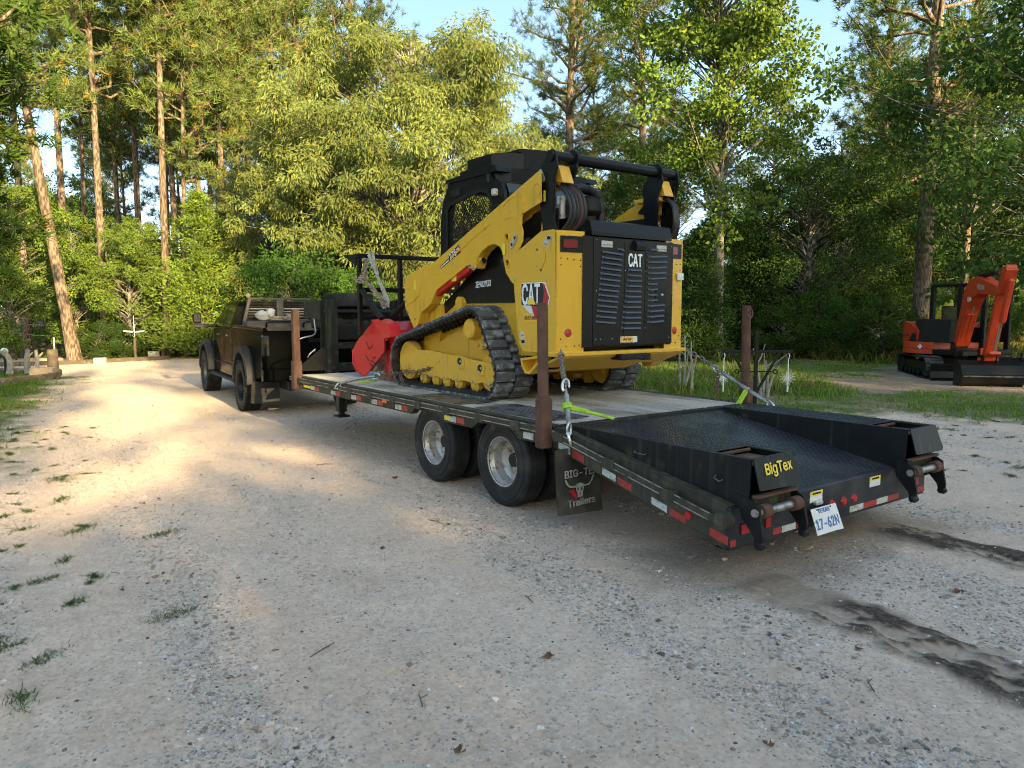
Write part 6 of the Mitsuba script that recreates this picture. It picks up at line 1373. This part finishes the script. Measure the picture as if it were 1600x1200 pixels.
for sd in (0, 1):
    for poly in ([(1.50, 1.42), (1.52, 1.76), (1.60, 1.81), (2.14, 1.82), (2.14, 1.42)], [(2.24, 1.42), (2.24, 1.82), (2.40, 1.81), (2.58, 1.77), (3.08, 1.44), (3.06, 1.42)]):
        x = .112 if sd == 0 else 1.884
        m = MB(); m.prism(rounded(poly, .02), 'x', x, x + .004); taper(m); part(cabk, 'side_window', m, 'tint_mat', smooth=False)
m = MB(); q = [(1.296, 1.45), (1.350, 1.78)]; m.add(np.array([[.30, 1.297, 1.45], [1.70, 1.297, 1.45], [1.62, 1.350, 1.79], [.38, 1.350, 1.79]]), np.array([[0, 1, 2, 3]])); part(cabk, 'rear_window', m, 'tint_mat', smooth=False)
m = MB(); m.add(np.array([[.28, 3.26, 1.42], [1.72, 3.26, 1.42], [1.60, 2.68, 1.82], [.40, 2.68, 1.82]]) + [0, .02, .014], np.array([[0, 1, 2, 3]])); part(cabk, 'windscreen', m, 'tint_mat', smooth=False)
for sd in (0, 1):
    X = (lambda x: x) if sd == 0 else (lambda x: 2.0 - x)
    m = MB(); m.box(X(-.31), X(-.16), 2.93, 3.03, 1.46, 1.68, .03); m.box(X(-.30), X(-.03), 2.95, 3.01, 1.375, 1.45, .02); m.tube([(X(-.05), 2.98, 1.41), (X(.13), 2.98, 1.43)], .028, 8); mk = part(truck, 'tow_mirror', m, 'black_plastic_mat')
    m = MB(); m.box(X(-.295), X(-.175), 2.922, 2.929, 1.50, 1.66, .01); part(mk, 'glass', m, 'chrome_mat')
    m = MB(); m.box(X(-.295), X(-.12), 2.942, 2.949, 1.385, 1.44, .01); part(mk, 'glass', m, 'chrome_mat')
# wheels
def truck_wheel(x, y, o):
    w = numbered(truck + '__wheel'); PLACE[w] = KM @ T().translate([x, y, .43])
    part(w, 'tyre', tyre_mesh(.425, .31, .26, 48), 'tyre_mat')
    m = MB()
    for k in range(40):
        for r_, xx in ((0, -.125), (1, -.05), (0, .03), (1, .105)):
            a = (k + .5 * r_) * 2 * math.pi / 40; c = np.array([xx, .428 * math.cos(a), .428 * math.sin(a)]); m.obox(c, [1, .25 * (-1) ** k * math.sin(a) * 0, 0], [0, -math.sin(a), math.cos(a)], None, [.033, .024, .010], .003)
    part(w, 'tread', m, 'tyre_mat', kind='stuff')
    m = MB(); m.lathe([(h[0], h[1] * o) for h in [(.26, .12), (.272, .128), (.268, .11), (.25, .08), (.24, -.05), (.10, -.06), (.09, .02), (0, .02)]], [0, 0, 0], [1, 0, 0], 36)
    for k in range(8):
        a = k * math.pi / 4; d = np.array([0, math.cos(a), math.sin(a)]); m.obox(d * .165 + [.02 * o, 0, 0], d, [1, 0, 0], None, [.085, .02, .024], .006)
    part(w, 'rim', m, 'black_satin_mat' if y < 1 else 'edge_mat')
for y in (0, 3.77): truck_wheel(.13, y, -1); truck_wheel(1.87, y, 1)
for x in (.04, 1.50):
    m = MB(); m.prism(rounded([(x - .05, .20), (x + .42, .19), (x + .43, .54), (x - .02, .56)], .03), 'y', -.80, -.79); part(truck, 'mud_flap', m, 'flare_mat', smooth=False)
# headache rack and what lies on the bed
rack = numbered(truck + '__headache_rack')
m = MB()
for a, b in (((.30, 1.16, 1.42), (.44, 1.20, 1.94)), ((1.70, 1.16, 1.42), (1.56, 1.20, 1.94))):
    a, b = np.array(a), np.array(b); m.obox((a + b) / 2, b - a, [0, 1, 0], None, [np.linalg.norm(b - a) / 2, .03, .03], .006)
part(rack, 'frame', m, 'rack_mat') if False else None
for a, b in (((.30, 1.16, 1.42), (.44, 1.20, 1.94)), ((1.70, 1.16, 1.42), (1.56, 1.20, 1.94))):
    a, b = np.array(a), np.array(b); m = MB(); m.obox((a + b) / 2, b - a, [0, 1, 0], None, [np.linalg.norm(b - a) / 2, .03, .03], .006); part(rack, 'post', m, 'rack_mat')
m = MB(); m.box(.42, 1.58, 1.17, 1.23, 1.925, 1.965, .006); part(rack, 'top_bar', m, 'rack_mat')
for k in range(7):
    z = 1.575 + k * .052; e = (1.94 - z) / .52 * .13
    m = MB(); m.obox([1.0, 1.20, z], [1, 0, 0], [0, .75, -.66], None, [.56 + e, .024, .004], .002); part(rack, 'slat', m, 'rack_mat')
m = MB(); m.box(.93, 1.06, 1.165, 1.18, 1.55, 1.93, .004); part(rack, 'centre_plate', m, 'rack_mat')
m = MB(); m.ball([.42, 1.19, 2.0], .045, 2, (1, .6, 1)); part(rack, 'work_lamp', m, 'amber_sticker_mat' if False else 'dry_mat', label='small round tan work lamp')
k = thing('tool_chest', 'brown tool chest across the truck bed below the rack', 'tool box', KM)
m = MB(); m.box(.28, 1.72, .72, 1.12, 1.30, 1.535, .015); part(k, 'chest', m, 'rack_mat')
for x in (.62, 1.30):
    m = MB(); m.tube(spline([(x, .70, 1.42), (x, .66, 1.50), (x + .06, .66, 1.53), (x + .42, .66, 1.53), (x + .47, .66, 1.50), (x + .47, .70, 1.42)], 14), .018, 8); part(k, 'handle', m, 'black_satin_mat')
g = np.random.default_rng(14)
def lump(c, sz, name, label, cat, mat, seed):
    m_ = trimesh.creation.icosphere(2, 1.0); v = np.array(m_.vertices); v *= (.7 + .7 * meshkit.noise(v * 1.8 + seed * 5.1))[:, None]; m = MB(); m.add(v * sz + np.array(c), m_.faces); return lone(name, label, cat, m, mat, KM, smooth=True)
lump((.62, .95, 1.62), (.13, .10, .09), 'bundled_bag', 'crumpled pale bag on the left end of the tool chest', 'bag', 'white_plastic_mat', 1)
lump((.75, .92, 1.68), (.08, .08, .09), 'plastic_jug', 'white jug standing on the brown tool chest', 'jug', 'white_plastic_mat', 2)
m = MB()
for k in range(9): m.tube(spline([np.array([.90, .95, 1.575]) + g.normal(0, 1, 3) * [.10, .06, .025] for _ in range(5)], 14), .018, 6)
lone('rope_coil', 'tangled pale rope heaped on the tool chest', 'rope', m, 'dry_mat', KM)
lump((1.12, .92, 1.585), (.11, .08, .055), 'folded_sack', 'tan folded sack on the right of the rope', 'sack', 'rag_mat', 4)
# ---------------------------------------------------------------- the orange excavator at the wood's edge
EM = place(11.51, 19.40, 0, 167.3)
ex = thing('mini_excavator', 'orange and black mini excavator parked at the edge of the wood', 'excavator', EM)
for sg in (-1, 1):
    tk = numbered(ex + '__track')
    P = Polygon(ConvexHull(np.array(arc((-.98, .29), .28, 0, 360, 40) + arc((.98, .29), .28, 0, 360, 40))).points[ConvexHull(np.array(arc((-.98, .29), .28, 0, 360, 40) + arc((.98, .29), .28, 0, 360, 40))).vertices])
    m = MB(); m.prism(P.difference(P.buffer(-.035)), 'x', sg * .58, sg * .98); part(tk, 'belt', m, 'rubber_mat', smooth=30)
    L = P.exterior
    m = MB()
    for k in range(56):
        a = np.array(L.interpolate(k / 56, normalized=True).coords[0]); b = np.array(L.interpolate(k / 56 + .004, normalized=True).coords[0]); m.obox([sg * .78, *a], [1, 0, 0], [0, *(b - a)], None, [.195, .02, .02], .004)
    part(tk, 'grousers', m, 'rubber_mat', kind='stuff')
    m = MB(); m.prism([(-.9, .16), (.9, .16), (.9, .40), (.3, .46), (-.9, .40)], 'x', sg * .64, sg * .90); part(tk, 'frame', m, 'black_paint_mat', smooth=False)
    for y in (-.55, -.2, .15, .5): m = MB(); m.cyl([sg * .62, y, .15], [sg * .95, y, .15], .085, 16); part(tk, 'roller', m, 'black_satin_mat')
    for y in (-.98, .98): m = MB(); m.cyl([sg * .64, y, .29], [sg * .94, y, .29], .21, 20); part(tk, 'idler', m, 'black_satin_mat')
m = MB(); m.box(-.6, .6, -.7, .7, .30, .56, .03); m.cyl([0, 0, .5], [0, 0, .66], .45, 24); part(ex, 'undercarriage', m, 'black_paint_mat')
m = MB(); m.prism([(1.55, .06), (1.62, .03), (1.66, .10), (1.60, .25), (1.62, .42), (1.57, .44), (1.54, .25)], 'x', -.98, .98); m.box(-.55, -.43, .7, 1.56, .22, .32, .01); m.box(.43, .55, .7, 1.56, .22, .32, .01); part(ex, 'dozer_blade', m, 'black_paint_mat', smooth=False)
# upper works, swung towards the right of the picture
HR = rot([0, 0, 1], 36)
def house(m): return m.move(R=HR)
cw = [(x, y) for x, y in [(.93, .15), (.96, -.3)] + [(.96 * math.cos(a), -.35 - .82 * math.sin(a)) for a in np.linspace(0, math.pi, 17)] + [(-.96, -.3), (-.93, .15)]]
m = MB(); m.prism(rounded(cw, .03), 'z', .62, .92); cwk = part(ex, 'counterweight', house(m), 'orange_mat', smooth=30)
m = MB(); m.prism(Polygon(rounded(cw, .03)).buffer(.004).difference(rounded(cw, .03).buffer(-.01)), 'z', .742, .752); part(cwk, 'groove', house(m), 'black_satin_mat', smooth=False)
m = MB(); m.box(.968, .972, -.12, .02, .80, .90, .001) if False else m.flat([(-.07, 0), (0, .07), (.07, 0), (0, -.07)], [.962, -.20, .80], [0, 1, 0], [0, 0, 1], .006); part(cwk, 'warning_diamond', house(m), 'white_mat', smooth=False)
m = MB(); m.box(-.93, .93, .10, .95, .60, .74, .02); part(ex, 'deck', house(m), 'black_paint_mat')
hp = Polygon([(x, y) for x, y in [(.90, .55), (.92, -.3)] + [(.90 * math.cos(a), -.35 - .62 * math.sin(a)) for a in np.linspace(0, math.pi * .5, 9)] + [(.0, .55)]])
m = MB(); m.prism(hp, 'z', .92, 1.50); v = m.v[-1]; t = NP.smooth(1.2, 1.5, v[:, 2]); v[:, 1] = v[:, 1] + t * .16 * (v[:, 1] < -.2); v[:, 0] -= t * .05 * (v[:, 0] > .5)
part(ex, 'engine_hood', house(m), 'black_plastic_mat', smooth=30)
m = MB(); side2 = Polygon([(-.30, .93), (-.30, 1.20), (-.52, 1.38), (-.95, 1.44), (-1.08, 1.20), (-1.12, .93)]); m.prism(side2, 'x', .0, .92); v = m.v[-1]
v[:, 0] = np.where(v[:, 0] > .5, .93 - np.clip(-v[:, 1] - .45, 0, 1) ** 1.5 * .85, v[:, 0]); op = part(ex, 'side_panel', house(m), 'orange_mat', smooth=25)
m = MB()
for dz in range(3): m.box(.885, .90, -.85, -.60, 1.02 + dz * .035, 1.032 + dz * .035, .002)
part(op, 'vent_slots', house(m), 'black_satin_mat', kind='stuff')
m = MB(); m.box(-.90, .02, -.95, .10, .92, 1.42, .05); part(ex, 'rear_hood', house(m), 'orange_mat')
# cab of tubes and glass
cb = numbered(ex + '__cab')
x0, x1, y0, y1, z0, z1 = -.92, .08, -.62, .85, .72, 2.42
for x in (x0 + .03, x1 - .03):
    for y in (y0 + .03, y1 - .03, .18):
        m = MB(); m.box(x - .05, x + .05, y - .06, y + .06, z0, z1 - .05, .012); part(cb, 'pillar', house(m), 'black_paint_mat')
    m = MB(); m.box(x - .02, x + .02, y0, y1, .92, 1.30, .01); part(cb, 'lower_panel', house(m), 'black_paint_mat')
    m = MB(); m.box(x - .003, x + .003, y0 + .07, y1 - .07, 1.30, z1 - .1, 0); part(cb, 'side_glass', house(m), 'glass_mat', smooth=False)
m = MB(); m.box(x0 - .02, x1 + .02, y0 - .02, y1 + .05, z1 - .07, z1, .03); part(cb, 'roof', house(m), 'black_paint_mat')
m = MB(); m.box(x0 + .2, x1 - .25, -.45, .0, .95, 1.22, .05); m.box(x0 + .2, x1 - .25, -.52, -.40, 1.2, 1.85, .05); part(cb, 'seat', house(m), 'black_plastic_mat')
m = MB(); m.box(x1 - .14, x1 - .02, y1 - .02, y1 + .05, 2.22, 2.30, .02); part(cb, 'work_lamp', house(m), 'white_plastic_mat')
# boom, stick, cylinders
bx = .18
m = MB(); m.box(bx - .16, bx + .16, .85, 1.20, .55, .95, .04); part(ex, 'swing_post', m, 'black_paint_mat')
boom = rounded([(1.00, .84), (1.22, .84), (1.76, 1.74), (2.06, 2.02), (2.38, 2.12), (3.42, 2.04), (3.45, 2.24), (2.30, 2.50), (1.88, 2.46), (1.56, 2.22)], .05)
m = MB(); m.prism(boom, 'x', bx - .14, bx + .14); bm = part(ex, 'boom', m, 'orange_mat', smooth=25)
m = MB(); m.box(bx + .141, bx + .143, 2.35, 2.75, 2.22, 2.33, .001); v = m.v[-1]; v[:, 2] -= (v[:, 1] - 2.35) * .10; part(bm, 'painted_sun_patch', m, 'dry_mat', smooth=False)  # thin tan plate painted in as a patch of sunlight on the boom
m = MB(); m.cyl([bx + .15, 2.0, 1.98], [bx + .20, 2.0, 1.98], .06, 16); part(bm, 'work_lamp', m, 'white_plastic_mat')
stick = rounded([(3.40, 2.05), (3.55, 2.10), (3.80, 2.58), (3.72, 2.66), (3.58, 2.64), (3.36, 2.20), (2.72, .62), (2.82, .56), (2.92, .60)], .03)
m = MB(); m.prism(stick, 'x', bx - .11, bx + .11); part(ex, 'stick', m, 'orange_mat', smooth=25)
m = MB(); m.obox([bx, 3.68, 2.60], [1, 0, 0], [0, 1, .6], None, [.11, .09, .06], .02); part(ex, 'cylinder_mount', m, 'orange_mat')
for a, b, mt in (((bx, 2.10, 2.52), (bx, 3.05, 2.56), 'black_satin_mat'), ((bx, 3.05, 2.56), (bx, 3.66, 2.60), 'chrome_mat')):
    m = MB(); m.cyl(a, b, .06 if mt[0] == 'b' else .032, 12); part(ex, 'stick_cylinder', m, mt)
for x in (bx - .05, bx + .05):
    m = MB(); m.prism([(1.18, .98), (1.30, .96), (1.72, 1.62), (1.62, 1.70)], 'x', x - .04, x + .04); part(ex, 'boom_cylinder', m, 'orange_mat', smooth=False)
m = MB(); m.cyl([bx, 1.66, 1.62], [bx, 2.0, 2.06], .03, 10); part(ex, 'cylinder_rod', m, 'chrome_mat')
m = MB(); m.obox([bx, 3.62, 1.92], [0, .46, 1.2], [1, 0, 0], None, [.50, .06, .06], .03); part(ex, 'bucket_cylinder', m, 'orange_mat')
m = MB(); m.cyl([bx, 3.40, 1.45], [bx, 3.12, .78], .03, 10); part(ex, 'cylinder_rod', m, 'chrome_mat')
m = MB(); m.obox([bx, 3.0, .74], [0, 1, .3], [1, 0, 0], None, [.20, .12, .04], .02); m.cyl([bx - .2, 2.80, .62], [bx + .2, 2.80, .62], .05, 14); part(ex, 'bucket_link', m, 'orange_mat')
for k in range(3):
    m = MB(); m.tube(spline([(bx - .12, 1.3, 1.3 + .1 * k), (bx - .13, 1.9, 2.3), (bx - .13, 2.6, 2.42 - .04 * k), (bx - .12, 3.2, 2.2 - .2 * k), (bx - .11, 3.1, 1.5)], 20), .018, 6); part(ex, 'hose', m, 'hose_mat')
m = MB(); m.box(-.45, -.30, .9, 1.0, .62, .80, .02); part(ex, 'step', m, 'orange_mat')
def bucket(name, label, M, w=.60):
    k = thing(name, label, 'bucket', M)
    out = [(0, .56), (.18, .60), (.42, .50), (.54, .30), (.52, .10), (.40, .0), (-.02, .0)]
    inn = [(-.02, .02), (.38, .025), (.49, .12), (.51, .29), (.40, .47), (.18, .57), (.0, .54)]
    m = MB(); m.prism(out + inn, 'x', -w, w); part(k, 'shell', m, 'black_paint_mat', smooth=25)
    for s in (-1, 1): m = MB(); m.prism(out, 'x', s * w, s * (w + .02)); part(k, 'cheek', m, 'black_paint_mat', smooth=False)
    m = MB(); m.box(-w, w, -.08, .02, -.004, .022, .004); part(k, 'cutting_edge', m, 'edge_mat')
    m = MB(); m.box(-w, w, .50, .545, .24, .275, .01); part(k, 'wear_strip', m, 'edge_mat')
    m = MB(); m.box(-.16, -.13, .02, .30, .55, .72, .01); m.box(.13, .16, .02, .30, .55, .72, .01); part(k, 'ears', m, 'black_paint_mat', kind='stuff')
bucket('excavator_bucket', 'wide black bucket resting on the ground below the excavator stick', EM @ T().translate([bx, 2.62, .01]))
bucket('excavator_bucket', 'black spare bucket lying at the right edge beyond the excavator', place(12.35, 17.75, 0.0, 150), .55)
# ---------------------------------------------------------------- things on the lawn and round the flower beds
SM = place(4.28, 13.0, 0, -4)
st = thing('hanging_stand', 'black metal stand with a crossbar and braces on the lawn', 'hanging stand', SM)
m = MB(); m.box(-.03, .03, -.03, .03, 0, 1.36, .004); m.cyl([0, 0, 1.36], [0, 0, 1.46], .012, 8, r1=.002); part(st, 'post', m, 'black_satin_mat')
m = MB(); m.box(-.58, .62, -.025, .025, .985, 1.035, .004); part(st, 'crossbar', m, 'black_satin_mat')
for s in (-1, 1):
    a, b = np.array([s * .40, .02, .99]), np.array([s * .02, .02, .27]); m = MB(); m.obox((a + b) / 2, b - a, [0, 1, 0], None, [np.linalg.norm(b - a) / 2, .020, .020], .003); part(st, 'brace', m, 'black_satin_mat')
    m = MB(); m.tube([(s * .33 + .035 * math.cos(t), -.02, .66 + .035 * math.sin(t)) for t in np.linspace(0, 2 * math.pi, 14)], .012, 6); part(st, 'scroll', m, 'black_satin_mat')
m = MB(); m.box(-.30, .30, -.03, -.012, .648, .668, .004); part(st, 'lower_bar', m, 'black_satin_mat')
for s, lab in ((-1, 'white icicle ornament hanging from the left end of the black stand'), (1, 'white icicle ornament hanging from the right end of the black stand')):
    k = thing('hanging_ornament', lab, 'ornament', SM); x = s * .555
    m = MB(); m.tube(spline([(x, 0, .99), (x + .02, 0, .93), (x, 0, .88), (x, 0, .30)], 12), np.linspace(.008, .016, 12), 7); part(k, 'stem', m, 'white_mat')
    m = MB()
    for j in range(24):
        a = j * 2 * math.pi / 24; m.tube([(x, -.0, .54), (x + .14 * math.cos(a) * (.7 + .3 * (j % 2)), -.015 * (j % 3 - 1), .54 + .12 * math.sin(a) * (.7 + .3 * (j % 2)))], .0045, 3)
    part(k, 'starburst', m, 'white_mat', kind='stuff')
scene['pale_bark_mat'] = pb(worn((.34, .31, .26), (.20, .17, .13), .8, 14), .85)
def stems(x, y, seed, n, h, label, sp=.22):
    g = np.random.default_rng(seed); k = thing('bare_sapling', label, 'sapling', place(x, y, 0, 0))
    for j in range(n):
        bx_, by_ = g.normal(0, sp * .4, 2); tx, ty = bx_ + g.normal(0, sp), by_ + g.normal(0, sp * .5); hh = h * g.uniform(.6, 1.1)
        p = spline([(bx_, by_, 0), (bx_ * .7 + tx * .3 + g.normal(0, .02), by_, hh * .45), (tx, ty, hh)], 10); m = MB(); m.tube(p, np.linspace(.030, .012, 10), 7)
        if g.random() < .6: q = p[6]; m.tube([q, q + np.array([g.normal(0, .10), 0, .18]), q + np.array([g.normal(0, .16), 0, .42])], [.014, .011, .006], 5)
        part(k, 'stem', m, 'pale_bark_mat')
stems(3.42, 15.0, 3, 5, 1.25, 'pale bare sapling stems between the loader and the black stand', .20)
stems(5.0, 14.6, 8, 4, .95, 'pale bare sapling stems behind the right brace of the black stand', .14)
# flower beds at the left
def block(x, y, w, d, h, label, name, cat, mat, deg=0, z=0.0):
    m = MB(); m.box(-w / 2, w / 2, -d / 2, d / 2, z, z + h, .012); return lone(name, label, cat, m, mat, place(x, y, 0, deg))
pts = [(-11.9, 17.2), (-11.5, 18.4), (-12.2, 19.9), (-14.6, 20.3)]
for k, (a, b) in enumerate(zip(pts, pts[1:])):
    a, b = np.array(a), np.array(b); L = np.linalg.norm(b - a); m = MB(); m.box(-L / 2, L / 2, -.09, .09, -.02, .16, .02)
    lone('edging_timber', ('dark edging timber at the near end of the left flower bed', 'dark edging timber below the stump in the left flower bed', 'dark edging timber behind the stump in the left flower bed')[k], 'timber', m, 'timber_mat', place(*(a + b) / 2, 0, math.degrees(math.atan2(b[1] - a[1], b[0] - a[0]))))
pts = [(-17.5, 22.4), (-15.4, 23.2), (-13.9, 24.2), (-12.9, 25.6), (-12.2, 26.4)]
for k, (a, b) in enumerate(zip(pts, pts[1:])):
    a, b = np.array(a), np.array(b); L = np.linalg.norm(b - a); m = MB(); m.box(-L / 2, L / 2, -.08, .08, -.02, .13, .02)
    lone('edging_timber', ('edging timber left of the leaning pine', 'edging timber in front of the leaning pine', 'edging timber beside the concrete block across the drive', 'edging timber below the white wind spinner')[k], 'timber', m, 'timber_mat', place(*(a + b) / 2, 0, math.degrees(math.atan2(b[1] - a[1], b[0] - a[0]))))
block(-13.2, 23.75, .34, .30, .22, 'grey concrete block at the corner of the far bed', 'concrete_block', 'block', 'block_mat', 20)
block(-12.65, 26.2, .30, .25, .30, 'pale concrete block right of the wind spinner', 'concrete_block', 'block', 'block_mat', -15)
block(-11.98, 18.9, .55, .28, .26, 'light wooden planter box in the left flower bed', 'planter_box', 'planter', 'dry_mat', 12, .02)
k = thing('tree_stump', 'dark upright stump at the corner of the left flower bed', 'stump', place(-12.05, 19.45)); m = MB(); m.lathe([(.0, .72), (.10, .72), (.125, .70), (.13, .3), (.16, 0)], [0, 0, 0], [0, 0, 1], 14); part(k, 'trunk', m, 'timber_mat')
m = MB(); m.cyl([-.02, .1, .2], [.0, .1, 1.02], .022, 8); lone('white_pole', 'thin white pole standing behind the dark stump', 'pole', m, 'white_mat', place(-12.2, 19.7))
g = np.random.default_rng(31)
for j, (x, y, lab) in enumerate(((-12.55, 19.2, 'pale driftwood piece left of the dark stump'), (-12.9, 19.0, 'pale driftwood piece at the middle of the left bed'), (-12.25, 19.05, 'slanting driftwood branch against the dark stump'))):
    m = MB(); p = spline([(0, 0, .1), (g.normal(0, .05), 0, .35), (g.normal(0, .12), 0, .72)], 9); m.tube(p, np.linspace(.09, .05, 9) * (.7 if j == 2 else 1), 8); q = p[5]; m.tube([q, q + [.16 * (-1) ** j, 0, .16]], [.04, .02], 6); lone('driftwood', lab, 'driftwood', m, 'pale_bark_mat', place(x, y, 0, 30 * j))
for x, y, z, r, lab in ((-13.2, 19.3, .62, .09, 'white glass ball raised at the left edge of the bed'), (-12.25, 17.5, .10, .10, 'white glass ball low at the left edge of the bed')):
    k = thing('garden_ball', lab, 'garden ball', place(x, y)); m = MB(); m.ball([0, 0, z + r * .6], r, 2); part(k, 'ball', m, 'white_mat'); m = MB(); m.cyl([0, 0, 0], [0, 0, z], .03, 8); part(k, 'stand', m, 'black_satin_mat')
k = thing('wind_spinner', 'white wind spinner on a dark post above the far bed', 'wind spinner', place(-13.15, 25.9))
m = MB(); m.cyl([0, 0, 0], [0, 0, .82], .045, 10); part(k, 'post', m, 'timber_mat'); m = MB(); m.cyl([0, 0, .82], [0, 0, 1.55], .012, 6); part(k, 'rod', m, 'white_mat')
for a in range(4):
    m = MB(); d = np.array([math.cos(a * math.pi / 2 + .2), .5 * math.sin(a * math.pi / 2 + .2), .12]); m.obox(np.array([0, 0, .98]) + d * .20, d, [0, .4, 1], None, [.17, .035, .006], .003); part(k, 'vane', m, 'galv_mat')
m = MB(); m.box(-.07, .07, -.05, .05, 0, .72, .01); lone('marker_post', 'reddish brown post leaning against the tall slim pine', 'post', m, 'rust_mat', place(-12.55, 26.7, 0, 10))
# litter on the gravel: twigs, leaves
g = np.random.default_rng(41)
TW = [(-.62, 5.9), (-.95, 3.58), (.10, 4.25), (1.62, 3.2), (-2.1, 8.2), (-.4, 3.1)]
for j, (x, y) in enumerate(TW):
    L = g.uniform(.08, .20); a = g.uniform(0, math.pi); p = [(-L / 2 * math.cos(a), -L / 2 * math.sin(a), .008), (g.normal(0, .01), g.normal(0, .01), .014), (L / 2 * math.cos(a), L / 2 * math.sin(a), .008)]
    m = MB(); m.tube(p, [.003, .0035, .002], 5); m.tube([p[1], (p[1][0] + .03, p[1][1] + .02, .02)], [.003, .002], 4)
    z = float(ground_z(np.array([x]), np.array([y]))[0]); lone('twig', 'thin dark twig lying on the gravel', 'twig', m, 'timber_mat', place(x, y, z), 'twigs lying on the gravel')
scene['dead_leaf_mat'] = pb((.12, .062, .035), .8)
LV = [(2.75, 4.4), (1.72, 3.58), (4.15, 6.35), (-.95, 5.2), (.2, 3.5), (3.3, 5.0), (-1.2, 7.5), (-2.4, 4.4), (1.0, 2.75), (2.4, 3.0), (-.2, 2.7), (-3.3, 6.5), (-1.3, 3.3), (.8, 3.9)]
for j, (x, y) in enumerate(LV):
    sz = g.uniform(.018, .045); v, f, _ = leaf_cards(np.array([[0, 0, .012]] * 3), np.array([[1, 0, .1], [.5, .8, .25], [.6, -.7, .2]]), np.array([sz * 1.6, sz, sz]), np.array([sz, sz * .7, sz * .7]), g, np.zeros((3, 3)))
    z = float(ground_z(np.array([x]), np.array([y]))[0]); lone('fallen_leaf', 'curled brown leaf lying on the gravel', 'leaf', (v, f), 'dead_leaf_mat', place(x, y, z, g.uniform(0, 360)), 'fallen leaves on the gravel', smooth=False)
